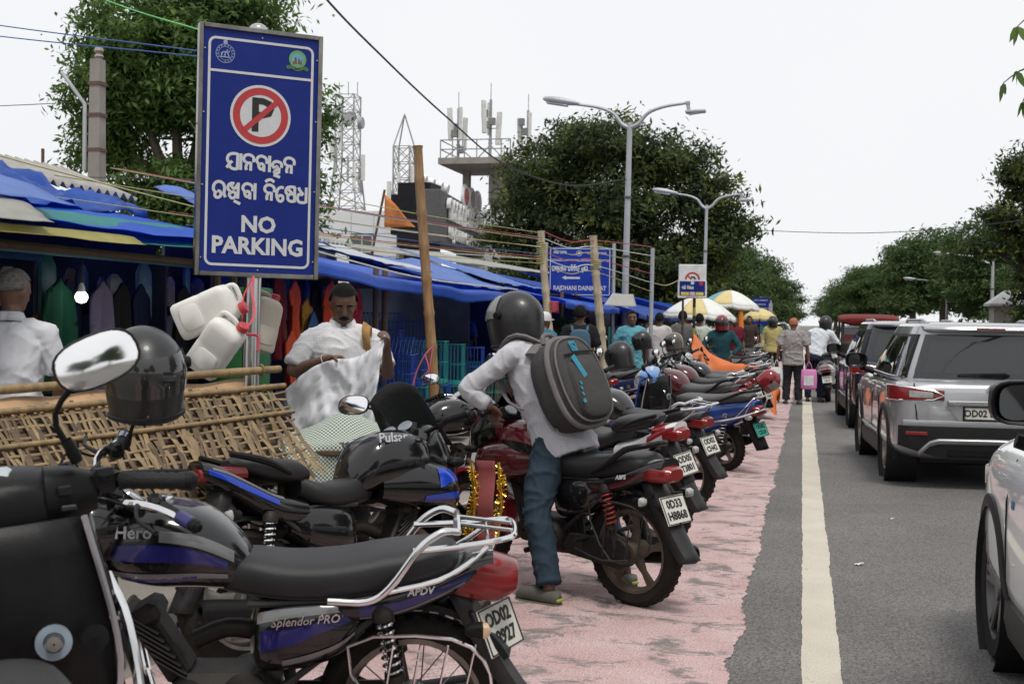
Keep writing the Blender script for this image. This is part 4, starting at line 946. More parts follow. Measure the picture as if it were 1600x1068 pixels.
    for sy in (-1, 1): gr.tube([(-.06, sy*.165, .75), (-.2, sy*.185, .80), (-.36, sy*.14, .86), (-.44, sy*.06, .87), (-.45, 0, .87)], [.012, .016, .016, .016, .016], 8, 4)
    obj('grab_rail', gr, g('grabm', plas), t)
    rm = MB(); rw = []
    for i in range(8):
        f = i/7; x_ = -.36-.16*f; z_ = .60-.33*f; w_ = .085-.015*f; rw.append([(x_+.06, -w_, z_-.01), (x_, -w_*.85, z_), (x_-.015, 0, z_), (x_, w_*.85, z_), (x_+.06, w_, z_-.01)])
    obj('rear_mudguard', rm.loft(rw, False, False), plas, t, solid=.005)
    pl = g('plate', ['OD02', 'BX41']); plate(t, pl, (-.475, 0, .47), .40, .19, .15, g('platem', platew), .058)
    for sy in (-1, 1): obj('indicator', MB().ell((-.40, sy*.105, .60), (.05, .03, .03), 10, 8), clear, t)
    en = MB().box((.16, .1, .26), (.42, .12, .15), bev=.04).lathe([(.01, .05), (.09, .045), (.1, 0), (.09, -.05)], (.0, .12, R), (0, 1, 0), 18).lathe([(.01, .05), (.08, .045), (.09, 0), (.08, -.05)], (.3, .12, .27), (0, 1, 0), 18).tube([(-.06, .14, R+.04), (-.14, .14, .62)], .012, 8)
    obj('engine', en, engm, t); obj('shock_spring', coil(MB(), (-.06, .14, R+.06), (-.13, .14, .58), .03, 8, .0055), chrome, t)
    obj('exhaust', MB().lathe([(.02, 0), (.05, .05), (.055, .35), (.04, .4), (.02, .4)], (.18, -.16, .27), (-1, 0, .12), 14), plas, t)
    # handlebar cowl
    C = Loft([(hx-.13, .06, .93, 1.0, 2.4), (hx-.10, .16, .90, 1.03, 3), (hx-.02, .19, .88, 1.05, 3), (hx+.07, .15, .87, 1.03, 2.8), (hx+.13, .07, .90, .98, 2.4)]); cw = obj('handlebar_cowl', C.mesh(MB(Ms), 22), g('cowlm', B_), t)
    obj('display', MB(Ms).box((hx-.075, 0, 1.022), (.09, .15, .03), (0, -.5, 0), bev=.01), mat('display_face', (.35, .38, .4), .12, coat=1), cw)
    obj('headlight_lens', MB(Ms).sheet(lambda p, q: tuple(C.at(.70+.29*p, rad(-60+120*q)-math.pi*0, .004)), 5, 8).sheet(lambda p, q: (lambda v: (v.x, -v.y, v.z))(C.at(.70+.29*p, rad(-60+120*q), .004)), 5, 8), headl, cw)
    if g('ears'):
        for sy in (-1, 1):
            obj('switch_pod', MB(Ms).loft([[(hx-.05+a, sy*y_, .985+b) for a, b in sup(12, w_, h_, 2.8)] for y_, w_, h_ in ((.13, .07, .06), (.18, .062, .055), (.225, .04, .038))]), g('cowlm', B_), cw)
            obj('switch', MB(Ms).box((hx-.118, sy*.165, 1.0), (.012, .026, .02), bev=.003), grip_m, cw)
            obj('switch', MB(Ms).box((hx-.112, sy*.17, .965), (.012, .03, .012), bev=.003), plas2, cw)
    bars(t, (hx-.045, 0, .955), g('rise', .03), g('half', .345), .055, chrome, st, mir=g('mirrors', True), mirR=g('mirR', True), mirL=g('mirL', True), mstyle='oval', bm=g('barm'))
    if g('rails'):
        rk = MB()
        for sy in (-1, 1):
            rk.tube([(.25, sy*.21, .50), (0, sy*.235, .545), (-.3, sy*.21, .60), (-.49, sy*.12, .66), (-.53, 0, .68)], .010, 8, 4); rk.tube([(-.30, sy*.21, .60), (-.42, sy*.17, .72), (-.48, sy*.10, .80), (-.49, 0, .80)], .007, 7, 3)
            rk.tube([(-.40, sy*.17, .63), (-.46, sy*.14, .75)], .006, 6)
        obj('rear_guard', rk, chrome, t)
    if g('legbar'):
        for sy in (-1, 1):
            lb = MB(); lb.tube([(hx+.02, sy*.235, .80), (hx-.03, sy*.265, .70), (hx-.07, sy*.275, .5), (hx-.1, sy*.24, .30)], .011, 8, 4).tube([(hx+.02, sy*.2, .72), (hx-.02, sy*.255, .72)], .012, 8)
            obj('leg_guard', lb, chrome, t)
    return t

# ---------------------------------------------------------------- the bikes of the photograph
def band(lo0, lo1, hi0, hi1): return (lambda p: rad(lo0+(lo1-lo0)*p)), (lambda p: rad(hi0+(hi1-hi0)*p))
def D(m, u0, u1, lo0, lo1, hi0, hi1): a, b = band(lo0, lo1, hi0, hi1); return (m, u0, u1, a, b)
# A: black scooter close to the camera
scooter('scooter', 'black scooter with raised mirror, ribbed grip and chrome leg guard beside the bamboo mat', dict(paint=p_black, inner=plas, cowlm=plas, ears=True, half=.395, rise=.045, steer=.0, legbar=True, mirL=False, mirR=False, seatm=vinyl, barm=plas, plate=['OD02', 'AK71']), (-1.085, 1.60, 0), rad(125), -.09, s=1.144)
# B: commuter bike with chrome rack
hero = dict(bigtail=2, paint=p_black, panel=p_black, wheels='spoke', steer=.55, rack='chrome', front='cowl', crash='chrome', plate=['OD02', 'L8927'], cuff=p_viol, platerz=-.6, guardm=chrome, mirR=False, mirL=False, clearind=False,
    tdecals=[D(p_viol, .18, .80, -8, -2, 8, 5), D(p_silver, .46, .85, 10, 8, 24, 30), D(p_silver, .2, .8, -40, -18, -28, -10), D(p_viol, .25, .62, -52, -26, -40, -20)], ttext=('Hero', .052, .34, rad(22)), ttm=sil_pl,
    pdecals=[D(p_viol, .25, .86, -6, 6, 10, 16), D(p_silver, .2, .9, 22, 26, 44, 34), D(p_silver, .4, .9, -32, -14, -20, -8)], ptext='Splendor PRO', taildecals=[D(p_viol, .1, .8, -16, -6, 2, 2), D(p_silver, .1, .75, -26, -14, -18, -8)], tailtext='APDV', tailm=p_black)
moto('commuter_motorcycle', 'black and violet commuter motorcycle with chrome rear rack and flat black seat', hero, (-1.22, 3.88, 0), rad(197), -.10)
# C: sporty blue-black bike
puls = dict(paint=p_black, panel=p_black, seat='split', steer=.62, rack='split', front='fairing', vis=.2, cowlm=p_black, visorm=mat('cloth_black', (.02, .022, .022), .95, bump=.3), tailup=.10, bigtail=False, shroud=True, shroudm=p_black, crash=False, guard=False, wt=.11, R=.31, wb=1.33,
    sdecals=[D(p_bluedecal, .42, .95, -5, 25, 30, 50), D(p_bluedecal, .3, .7, -40, -20, -22, -4)], taildecals=[D(p_bluedecal, .25, .95, 2, -6, 16, 10), D(p_silver, .2, .9, 22, 14, 36, 26)], ttext=('Pulsar', .07, .52, rad(38)), ttm=sil_pl, tshear=.3, darkcap=True, mirL=False, mirR=False, half=.34, rise=.02, sweep=.1, barm=plas, plate=['OD02', 'BG52'],
    tank=[(1.06, .07, .80, .90, 2.4), (1.0, .15, .75, .97, 2.6), (.88, .18, .73, 1.01, 2.7), (.72, .165, .72, .985, 2.8), (.62, .115, .70, .90, 2.6), (.57, .07, .70, .82, 2.4)])
moto('sport_motorcycle', 'black and blue sporty motorcycle with split seat and gold tinsel on the headlight', puls, (-2.33, 5.02, 0), rad(56), -.17)
# D: the rider's red and black bike
redb = dict(paint=p_red, panel=p_black, steer=.0, rack='grab', front='cowl', cowlm=p_red, cowl2=p_black, plate=['0D33', 'H8868'], wheelm=mat('dusty_alloy', (.10, .075, .055), .7, metal=.3, var=.3, dust=.5, dcol=(.16, .12, .09)), springm=mat('spring_red', (.3, .03, .02), .5), tailtext='ABPS', shroud=True, shroudm=p_maroon,
    taildecals=[D(p_maroon, .05, .75, -26, -10, -6, 2)], tailm=p_black, mstyle='oval', mudm=p_crimson, tdecals=[D(p_black, .1, .7, -20, -10, 0, 4)], mirR=False, mirL=False)
moto('commuter_motorcycle', 'dusty red and black motorcycle ridden by the person with the grey backpack', redb, (-.86, 6.75, 0), rad(148), -.04)
# the parked row behind it
row = 'motorcycles parked in a row along the pink strip'
b2 = dict(paint=p_crimson, panel=p_black, seat='split', rack='split', tailup=.06, bigtail=True, shroud=True, shroudm=p_black, plate=['OD05', 'T3801'], tailm=p_white, crash=False, steer=.4, darkcap=True, barm=plas, taildecals=[D(p_crimson, .5, 1, 0, 0, 30, 25)])
moto('sport_motorcycle', 'black split-seat motorcycle with white and red tail beside the red ridden one', b2, (-.95, 8.6, 0), rad(150), -.12)
b3 = dict(paint=p_black, panel=p_black, rack='chrome', plate=['OD02', 'CH42'], steer=.5, tailm=p_black, front='cowl', cowlm=p_grey, mudm=p_red, crash='chrome')
m3 = moto('commuter_motorcycle', 'black motorcycle with chrome rack parked next to the blue scooter', b3, (-.92, 10.4, 0), rad(150), -.12)
sc1 = scooter('scooter', 'blue scooter with grey seat, chrome rear guard and green number plate', dict(paint=p_blue, rails=True, platem=plateg, btext='F2', steer=.5, cowlm=p_sky, plate=['OD02', 'CB18'], mirL=True), (-.76, 13.2, 0), rad(146), -.1)
m5 = moto('commuter_motorcycle', 'maroon motorcycle with long grey seat behind the blue scooter', dict(paint=p_maroon, panel=p_black, rack='grab', steer=.5, plate=['OD33', 'P2204'], seatm=vinyl_g, front='cowl', cowlm=p_grey, shroud=True, shroudm=p_maroon, tailm=p_black), (-.85, 15.0, 0), rad(150), -.12)
def again(src, label, loc, head, mats=None, lean=-.12, s=1.0):
    o = dup(src, None, mats); o.location = loc; o.rotation_euler = (lean, 0, head); o['label'] = label; o['group'] = row; o.scale = (s, s, s); return o
def M_(**k): return k
again(m3, 'grey-fronted motorcycle with chrome rack parked past the maroon one', (-.86, 16.6, 0), rad(152), {'paint_grey': p_grey, 'paint_black': p_maroon})
again(m5, 'black motorcycle with red helmet hung on its tail', (-.8, 18.1, 0), rad(149), {'paint_maroon': p_black})
again(sc1, 'grey scooter standing beside the orange tarpaulin', (-.88, 19.6, 0), rad(152), {'paint_blue': p_grey, 'paint_skyblue': p_silver, 'plate_green': platew})
again(m3, 'red motorcycle half covered by the orange tarpaulin', (-.76, 20.9, 0), rad(150), {'paint_black': p_red, 'paint_grey': p_red})
cl = [(m5, p_red), (sc1, p_navy), (m3, p_grey), (m5, p_navy), (sc1, p_black), (m3, p_black), (m5, p_grey), (sc1, p_maroon), (m3, p_navy)]
names = ['red', 'navy blue', 'grey', 'dark blue', 'black', 'plain black', 'silver grey', 'maroon', 'deep blue']
rs = random.Random(3)
for i, (src, pm_) in enumerate(cl):
    mm = {'paint_maroon': pm_, 'paint_blue': pm_, 'paint_skyblue': pm_, 'plate_green': platew, 'paint_grey': pm_}
    again(src, names[i]+(' scooter' if src is sc1 else ' motorcycle')+' far along the parked row past the orange tarpaulin', (-1.0+rs.uniform(-.2, .3)-.06*i, 24.6+i*1.75, 0), rad(rs.uniform(150, 170)), mm)
# bikes of the second rank nearer the stalls
again(m5, 'red motorcycle in the second rank, nose toward the market umbrellas', (-2.6, 16.6, 0), rad(150), {'paint_maroon': p_crimson})
again(sc1, 'dark blue scooter in the second rank beside the thin steel pole', (-2.5, 18.4, 0), rad(155), {'paint_blue': p_navy, 'paint_skyblue': p_sky, 'plate_green': platew})
again(m3, 'black motorcycle in the second rank with a black helmet on its bars', (-2.2, 19.8, 0), rad(160), None)
again(m3, 'black motorcycle behind the folding table of the cloth seller', (-3.0, 8.1, 0), rad(40), {'paint_grey': p_black})
# helmets
hb = mat('helmet_black', (.010, .010, .0105), .38, var=.2, scale=9, dust=.08, dcol=(.05, .048, .045), coat=.15); visd = glass('visor_smoke', (.03, .03, .03), .06, .7); visc = glass('visor_clear', (.5, .5, .48), .08, .45)
helmet('dull black full-face helmet with smoky visor hung on the commuter motorcycle', (-2.09, 3.69, 1.37), (.1, .18, rad(-48)), hb, visd, 1.06)
helmet('matte black helmet with grey and blue crown on the blue scooter', (-1.72, 12.0, 1.22), (0, .3, rad(150)), hb, visd, 1.0)
helmet('black helmet resting on bars near the thin steel pole', (-2.35, 18.75, 1.27), (0, .2, rad(200)), hb, visd, 1.0)
helmet('brown and grey helmet on bars next to the orange tarpaulin', (-1.95, 19.5, 1.25), (0, .2, rad(190)), paint('helmet_brown', (.12, .10, .08)), visd, 1.0)
helmet('glossy red and white helmet hanging from the tail of a black motorcycle', (-.42, 17.35, .78), (.3, .9, rad(10)), paint('helmet_red', (.22, .012, .018)), visc, 1.0)
# ================================================================ cars (local: +X forward, +Y left, rear axle over the origin)
tint = glass('car_glass_tinted', (.006, .008, .01), .03, .86); clearg = glass('car_glass', (.02, .03, .03), .03, .55)
c_silver = mat('car_silver', (.44, .445, .46), .3, metal=.65, var=.05, scale=3, coat=1.0, dust=.06)
c_white = mat('car_white', (.80, .81, .82), .25, var=.02, scale=2, coat=1.0, dust=.01)
c_navy = mat('car_navy', (.012, .016, .035), .25, metal=.3, var=.1, scale=2, coat=1.0, dust=.05)
clad = mat('cladding_black', (.011, .011, .0115), .5, var=.2, dust=.06, dcol=(.08, .07, .06), spec=.35, bump=.08, bscale=200)
car_tyre = mat('car_tyre', (.010, .010, .010), .85, var=.25, bump=.2, bscale=60, dust=.2, dcol=(.05, .042, .034), spec=.2)
satin = mat('satin_silver', (.45, .45, .46), .35, metal=.6, var=.08)
def se_y(x, a, b, e): return b*max(0, 1-abs(x/a)**e)**(1/e)
def car(name, label, P, loc, heading, group=None):
    g = P.get; t = thing(name, label, g('cat', 'car'), loc, heading, group); Pm = g('paint', c_silver)
    wb, R, W, Hh = g('wb', 2.5), g('R', .335), g('W', .895), g('H', 1.60); fo = wb+.80; zb = g('belt', 1.04)
    BL = Loft([(-.745, .60, .52, .92, 4), (-.71, .80, .36, .99, 5), (-.60, .868, .28, zb, 5.5), (-.3, W-.005, .25, zb+.03, 5.5), (.4, W, .23, zb+.03, 5.5), (wb*.5, W-.012, .23, zb+.01, 5.5), (wb*.8, W, .23, zb+.0, 5.2), (wb+.25, W-.01, .25, zb-.02, 4.6), (wb+.55, W-.09, .28, zb-.1, 4.2), (fo-.06, W-.22, .32, zb-.22, 3.8), (fo, W-.4, .42, zb-.36, 3.4)], 5)
    body = obj('body', BL.mesh(MB(), 44), Pm, t)
    cut = MB()
    for x in (0, wb):
        for sy in (-1, 1): cut.lathe([(.001, -.16), (R+.055, -.16), (R+.055, .2), (.001, .2)], (x, sy*(W-.08), R), (0, 1, 0), 32)
    co = obj('cutter', cut, Pm); bm_ = body.modifiers.new('c', 'BOOLEAN'); bm_.object = co; bm_.operation = 'DIFFERENCE'; bm_.solver = 'EXACT'
    baked(body); bpy.data.objects.remove(co)
    body.data.polygons.foreach_set('use_smooth', [True]*len(body.data.polygons)); body.data.set_sharp_from_angle(angle=rad(35))
    def side(x, z, off=0):                            # point on the left flank of the lower body
        lo, hi = 0, 1
        for _ in range(24):
            m = (lo+hi)/2
            if BL.at(m, 0).x < x: lo = m
            else: hi = m
        u = lo; p = BL.at(u, 0); t_ = u*BL.n; i = min(int(t_), BL.n-1); f = t_-i
        zl = BL.A[i].lerp(BL.A[i+1], f).z; zh = BL.B[i].lerp(BL.B[i+1], f).x; e = BL.B[i].lerp(BL.B[i+1], f).y; w_ = BL.A[i].lerp(BL.A[i+1], f).y
        q = min(abs((z-(zl+zh)/2)/((zh-zl)/2)), 1); return Vector((x, w_*max(0, 1-q**e)**(1/e)+off, z))
    # wheel wells, arch trims, sills, wheels
    for x in (0, wb):
        for sy in (-1, 1):
            obj('wheel_well', MB().lathe([(R+.05, sy*.15), (R+.05, -sy*.15), (.02, -sy*.15)], (x, sy*(W-.14), R), (0, 1, 0), 28), clad, t)
            a = []
            for i in range(21):
                th = rad(-12+204*i/20); a.append(Vector((x+(R+.075)*math.cos(th), 0, R+(R+.075)*math.sin(th))))
            rows = []
            for i, p in enumerate(a):
                th = rad(-12+204*i/20); d_ = Vector((math.cos(th), 0, math.sin(th))); y0 = side(min(max(p.x, -.55), fo-.3), min(max(p.z, .34), zb-.05)).y
                pi, po = p-d_*.028, p+d_*.03
                rows.append([(pi.x, sy*(y0-.03), pi.z), (pi.x, sy*(y0+.016), pi.z), (p.x, sy*(y0+.02), p.z), (po.x, sy*(y0+.010), po.z), (po.x, sy*(y0-.02), po.z)])
            obj('arch_trim', MB().loft(rows, False, False), clad, t)
            wc = (x, sy*(W-.115), R); rim_r = R-.105
            rm = MB().lathe([(rim_r+.005, .10*sy), (rim_r-.012, .095*sy), (rim_r-.03, .03*sy), (rim_r-.04, -.08*sy)], wc, (0, 1, 0), 32)
            for k in range(5):
                for dd in (-.13, .13):
                    an = k*2*math.pi/5+dd+.2; d_ = Vector((math.cos(an), 0, math.sin(an))); q_ = Vector((-math.sin(an), 0, math.cos(an)))
                    rg = [[Vector(wc)+d_*r_+q_*(a_-dd*.25*(1-r_/rim_r)*.4)+Vector((0, sy*(y_+b_), 0)) for a_, b_ in sup(8, w_, .012, 3)] for r_, w_, y_ in ((.03, .03, .06), (.1, .022, .07), (rim_r-.02, .017, .085))]; rm.loft(rg)
            rm.lathe([(.002, sy*.088), (.05, sy*.085), (.065, sy*.06), (.065, 0)], wc, (0, 1, 0), 18)
            wo_ = obj('wheel', rm, g('rimm', alu), t)
            obj('brake_disc', MB().lathe([(.01, 0), (.14, 0), (.14, -.02*sy), (.01, -.02*sy)], wc, (0, 1, 0), 24), mat('brake_steel', (.12, .11, .1), .5, metal=.6), wo_)
            tp = [(rim_r-.002, -.1)]
            for i in range(9):
                an = -1.3+2.6*i/8; tp.append((R-.055+.055*max(.0, math.cos(an))**.6, .108*math.sin(an)/math.sin(1.3)))
            tp.append((rim_r-.002, .1)); ty = MB().lathe(tp, wc, (0, 1, 0), 40)
            obj('tyre', ty, car_tyre, wo_)
    for sy in (-1, 1):
        obj('sill_cladding', MB().loft([[(x, sy*(W+y_), z) for y_, z in ((-.08, .21), (-.012, .22), (.006, .30), (.002, .38), (-.04, .39))] for x in (R+.1, wb*.3, wb*.7, wb-R-.1)], False, False), clad, t)
        if g('chromeside', True): obj('door_moulding', MB().tube([(R+.14, sy*(W+.004), .44), (wb-R-.14, sy*(W+.001), .44)], .012, 6), satin, t)
    # greenhouse
    x0b, x1b, x0t, x1t = g('gh', (-.66, wb-.42, -.50, wb-1.22)); zr = Hh-.02; e = 5.5
    def ring(tz):                                     # tz 0 at the belt, 1 at the roof edge
        xa = x0b+(x0t-x0b)*tz**1.4; xb = x1b+(x1t-x1b)*tz**1.05; b = (W-.05)+((W-.235)-(W-.05))*tz**1.15
        return (xa+xb)/2, (xb-xa)/2, b, zb-.03+(zr-.045-(zb-.03))*tz
    rows = []
    for tz in (0, .15, .35, .55, .75, .9, 1.0):
        xc, a, b, z = ring(tz); rows.append([(xc+p, q, z) for p, q in sup(48, a, b, e)])
    for s_, dz in ((.965, .022), (.9, .036), (.7, .045), (.3, .05)):
        xc, a, b, z = ring(1.0); rows.append([(xc+p, q, z+dz) for p, q in sup(48, a*s_, b*s_, e)])
    roof = obj('roof', MB().loft(rows[6:]), g('roofm', Pm), t)
    obj('pillars', MB().loft([r for r in rows[:7]], False), Pm, t)
    def gh_side(f, tz, off, sy):
        xc, a, b, z = ring(tz); x = xc-a+2*a*f; return (x, sy*(se_y(x-xc, a, b, e)+off), z)
    for sy in (-1, 1):
        obj('window_surround', MB().sheet(lambda u, v: gh_side(.06+.89*u, .06+.80*v, .003, sy), 24, 6), plas, t)
        for f0, f1 in ((.075, .18), (.20, .50), (.53, .80)):
            sk = .0
            obj('side_window', MB().sheet(lambda u, v: gh_side(f0+(f1-f0)*u+(.06*v*(0 if f0 > .1 else 1)), .09+.72*v, .006, sy), 8, 6), tint if g('tinted', True) else clearg, t)
        if g('chromeside', True): obj('window_chrome', MB().tube([gh_side(.07+.85*i/12, .07, .008, sy) for i in range(13)], .007, 6), chrome, t)
        rr = [gh_side(.10+.75*i/10, 1.0, -.09, sy) for i in range(11)]
        rl = [(p[0], p[1], p[2]+(.025 if i in (0, 10) else .062)) for i, p in enumerate(rr)]
        if g('rails', True): obj('roof_rail', MB().tube(rl, .016, 8, 2), g('railm', satin), t)
    def gh_rear(q, tz, off):
        xc, a, b, z = ring(tz); y = q*b; return (xc-a*max(0, 1-abs(q)**e)**(1/e)-off, y, z)
    def gh_front(q, tz, off):
        xc, a, b, z = ring(tz); y = q*b; return (xc+a*max(0, 1-abs(q)**e)**(1/e)+off, y, z)
    rw = obj('rear_window', MB().sheet(lambda u, v: gh_rear(-.93+1.86*u, .06+.80*v, .006), 16, 6), tint, t)
    obj('rear_window_clear', MB().sheet(lambda u, v: gh_rear(-.72+1.44*u, .16+.58*v, .009), 14, 5), glass('rear_glass', (.05, .055, .06), .04, .6), rw)
    obj('windscreen', MB().sheet(lambda u, v: gh_front(-.92+1.84*u, .05+.87*v, .006), 16, 6), clearg, t)
    sp = [gh_rear(-.9+1.8*i/12, .93, -.02) for i in range(13)]
    obj('spoiler', MB().loft([[(p[0]+.06, p[1], p[2]+.05), (p[0]-.10, p[1]*.97, p[2]+.035), (p[0]-.115, p[1]*.97, p[2]+.015), (p[0]-.03, p[1]*.97, p[2]-.005)] for p in sp], True, True), g('spoilm', Pm), t)
    obj('high_brake_light', MB().box((sp[6][0]-.118, 0, sp[6][2]+.022), (.012, .26, .018)), redl, t)
    wz = gh_rear(.0, .14, .02); obj('rear_wiper', MB().loft([[(wz[0]-.012, y, wz[2]+.0+h_), (wz[0]-.028, y, wz[2]+h_*.5), (wz[0]-.012, y, wz[2]-h_)] for y, h_ in ((.30, .012), (.0, .022), (-.12, .028), (-.16, .012))]), plas, t)
    # rear fascia
    def rear(y, z, off=.0):
        a_ = abs(y); return Vector((-.745+.03*(a_/.8)**5+.1*max(0, (a_-.79)/.08)**1.5-off+(.05*max(0, (z-.9)/.1)**2)+.02*max(0, (.5-z)/.15), y, z))
    for sy in (-1, 1):
        tlm = MB(); n_ = 10
        def TLp(u, v, off):
            pt_ = [(-.745, .43), (-.738, .60), (-.712, .77), (-.655, .855), (-.56, .888), (-.46, .896)]; k_ = u*5; i_ = min(int(k_), 4); f_ = k_-i_; x_ = pt_[i_][0]*(1-f_)+pt_[i_+1][0]*f_; y_ = pt_[i_][1]*(1-f_)+pt_[i_+1][1]*f_
            z0, z1 = .84-.005*u, .94+.04*min(1, u*1.6); z_ = z0+(z1-z0)*v; nx, ny = (-1, .15) if u < .4 else ((-.7, .7) if u < .75 else (-.15, 1)); return Vector((x_+nx*off*.8+.03*max(0, (z_-.9)/.1)**2*(u < .7), sy*(y_+ny*off*.8), z_))
        tl = obj('tail_light', MB().loft([[TLp(i/n_, v, .028 if 0 < v < 1 else -.05) for v in (0, .04, .3, .7, .96, 1)] for i in range(n_+1)], True), redl, t)
        obj('tail_light_chrome', MB().tube([TLp(u, v, .034) for u, v in ((0, .5), (.12, .06), (.5, .02), (.98, .02), (.98, .97), (.5, .97), (.12, .90))], .009, 6, closed=True), chrome, tl)
        obj('reverse_light', MB().sheet(lambda u, v: TLp(.12+.25*u, .25+.5*v, .031), 4, 3), clear, tl)
        obj('reflector', MB().box(rear(sy*.68, .53, .035), (.02, .20, .035), (0, 0, -sy*.22), bev=.006), redl, t)
    def panel(name, y1, z0, z1, off, m, n=16, taper=0.0, parent=t, thick=.03):
        rows = []
        for i in range(n+1):
            y = -y1+2*y1*i/n; k = taper*max(0, abs(y)/y1-.55)
            rows.append([rear(y, z0+k, -thick), rear(y, z0+k, off), rear(y, (z0+z1)/2, off+.006), rear(y, z1, off), rear(y, z1, -thick)])
        return obj(name, MB().loft(rows, False, False), m, parent)
    obj('tailgate_seam', MB().tube([rear(y, z, .012) for y, z in ((-.70, 1.0), (-.68, .72), (-.6, .635), (0, .63), (.6, .635), (.68, .72), (.70, 1.0))], .006, 6, 3), plas, t)
    panel('bumper', .80, .60, .655, .03, Pm, thick=.05)
    panel('bumper_lower', .84, .30, .60, .035, clad, taper=.25, thick=.08)
    sk_ = obj('skid_plate', MB().loft([[rear(y, z-.02+.0, .045), rear(y, z+.015, .05), rear(y, z+.03, .04)] for y, z in ((-.66, .33), (-.56, .43), (-.48, .455), (0, .46), (.48, .455), (.56, .43), (.66, .33))], False, False), satin, t, solid=.012)
    obj('bumper_grille', MB().box(rear(0, .37, .03), (.02, .8, .10), bev=.008), plas, t)
    panel('chrome_strip', .40, .80, .845, .045, chrome)
    obj('plate_recess', MB().loft([[rear(sy_*w_, z, .018) for sy_, w_, z in ((-1, .42, .795), (1, .42, .795), (1, .3, .66), (-1, .3, .66))], [rear(sy_*w_, z, -.0) for sy_, w_, z in ((-1, .38, .785), (1, .38, .785), (1, .28, .67), (-1, .28, .67))]]), Pm, t)
    p0 = rear(0, .728, .035); plate(t, [g('plate', 'OD02 BU 9417')], p0, 0, .50, .115, platew, .088); obj('plate_frame', MB().box(p0+Vector((.008, 0, 0)), (.012, .53, .145), bev=.004), plas, t)
    if g('badge'):
        v = rear(-.0, .825, .055); text(g('badge'), .036, chrome, t, M=Matrix(((0, 0, -1, v.x), (-1, 0, 0, v.y), (0, 1, 0, v.z), (0, 0, 0, 1))), bold=.03, sx=1.35, ext=.004)
    if g('logo'):
        z_ = .955; v = rear(0, z_, .03); lg = MB()
        for s_ in (1, -1):
            pl_ = [(-.055*s_, .012*s_), (-.02*s_, .045*s_), (.052*s_, .015*s_), (.034*s_, .004*s_), (-.012*s_, .024*s_), (-.028*s_, .012*s_), (.03*s_, -.016*s_), (.016*s_, -.026*s_)]
            lg.prism(pl_, v.x-.006, v.x+.01, 'yz', Matrix.Translation((0, 0, z_)) @ Matrix.Diagonal((1, -1, 1, 1)))
        obj('logo', lg, chrome, t)
    # front end
    for sy in (-1, 1):
        fl = [side(fo-.5+.36*i/8, zb-.25, .006) for i in range(9)]
        obj('headlight', MB().loft([[(p.x, sy*(p.y-.05), p.z-.05), (p.x, sy*p.y, p.z-.05), (p.x, sy*p.y, p.z+.03), (p.x, sy*(p.y-.05), p.z+.05)] for p in fl], True), headl, t)
        # door seams and handles
        for xs in (R+.12, wb*.47, wb-.42):
            obj('door_seam', MB().tube([side(xs, z, .0015)*Vector((1, 1, 1)) if sy > 0 else Vector((side(xs, z, .0015).x, -side(xs, z, .0015).y, z)) for z in (.42, .6, .8, .98)], .004, 5), plas, t)
        for xs in (R+.30, wb*.58):
            p = side(xs, .90, .02); obj('door_handle', MB().tube([(p.x-.07, sy*(p.y-.02), p.z), (p.x-.06, sy*p.y, p.z), (p.x+.07, sy*p.y, p.z), (p.x+.08, sy*(p.y-.02), p.z)], .011, 7, 3), g('handlem', chrome), t)
        mp_ = Vector((wb+g('mirx', -.70), sy*(W+g('miro', .11)), zb+g('mirz', .10))); mi = obj('door_mirror', MB().loft([[(mp_.x+x_, mp_.y+a, mp_.z+b) for a, b in sup(20, w_, h_, 3.2)] for x_, w_, h_ in ((.10, .05, .04), (.07, .105, .072), (.0, .12, .086), (-.075, .12, .086), (-.08, .115, .081), (-.075, .106, .073), (-.0, .1, .068))]).tube([(mp_.x+.03, sy*(W-.10), zb-.03), (mp_.x+.03, sy*(W+.06), zb+.02)], [.035, .03], 8), g('mirm', plas), t)
        obj('mirror_glass', MB(Matrix.Translation((mp_.x-.045, mp_.y, mp_.z)) @ Matrix.Rotation(sy*.42, 4, 'Z')).loft([[(-.0, a, b) for a, b in sup(20, .10, .068, 3.2)], [(-.0015, a, b) for a, b in sup(20, .02, .02, 3.2)]]), mirr, mi)
    obj('grille', MB().box((fo-.02, 0, .62), (.05, .9, .16), bev=.02), plas, t)
    obj('underbody', MB().box((wb/2, 0, .27), (wb+.9, 1.2, .12), bev=.02).box((wb/2, 0, .29), (wb-2*R-.2, 1.5, .1)), clad, t)
    # interior: seats
    ins = mat('seat_fabric', (.03, .03, .032), .9)
    for x, ys in ((.35, (-.42, 0, .42)), (1.15, (-.38, .38))):
        for y in ys:
            s_ = obj('car_seat', MB().box((x, y, zb-.02), (.14, .42, .62), (0, -.2, 0), bev=.05).box((x+.22, y, .68), (.5, .42, .14), bev=.05), ins, t); obj('headrest', MB().box((x-.09, y, zb+.36), (.09, .24, .16), (0, -.15, 0), bev=.04), ins, s_)
    return t
car('suv', 'silver compact suv with chrome tailgate strip and roof rails in the traffic queue', dict(paint=c_silver, plate='OD02 BU 9417', badge='BREZZA', logo=True), (1.70, 13.1, 0), rad(93))
car('suv', 'dark navy car queued ahead of the silver suv', dict(paint=c_navy, roofm=c_silver, wb=2.6, plate='OD02 AQ 3310', H=1.62), (1.58, 19.5, 0), rad(92))
ev = car('suv', 'white car with black wheel-arch cladding queued behind the silver suv', dict(paint=c_white, rails=False, plate='OD02 CM 0521', rimm=mat('dark_alloy', (.10, .10, .105), .35, metal=.7), chromeside=False, handlem=c_white, mirz=.17, miro=.05, mirx=-1.0, belt=1.09, H=1.66), (1.78, 3.62, 0), rad(90.5))
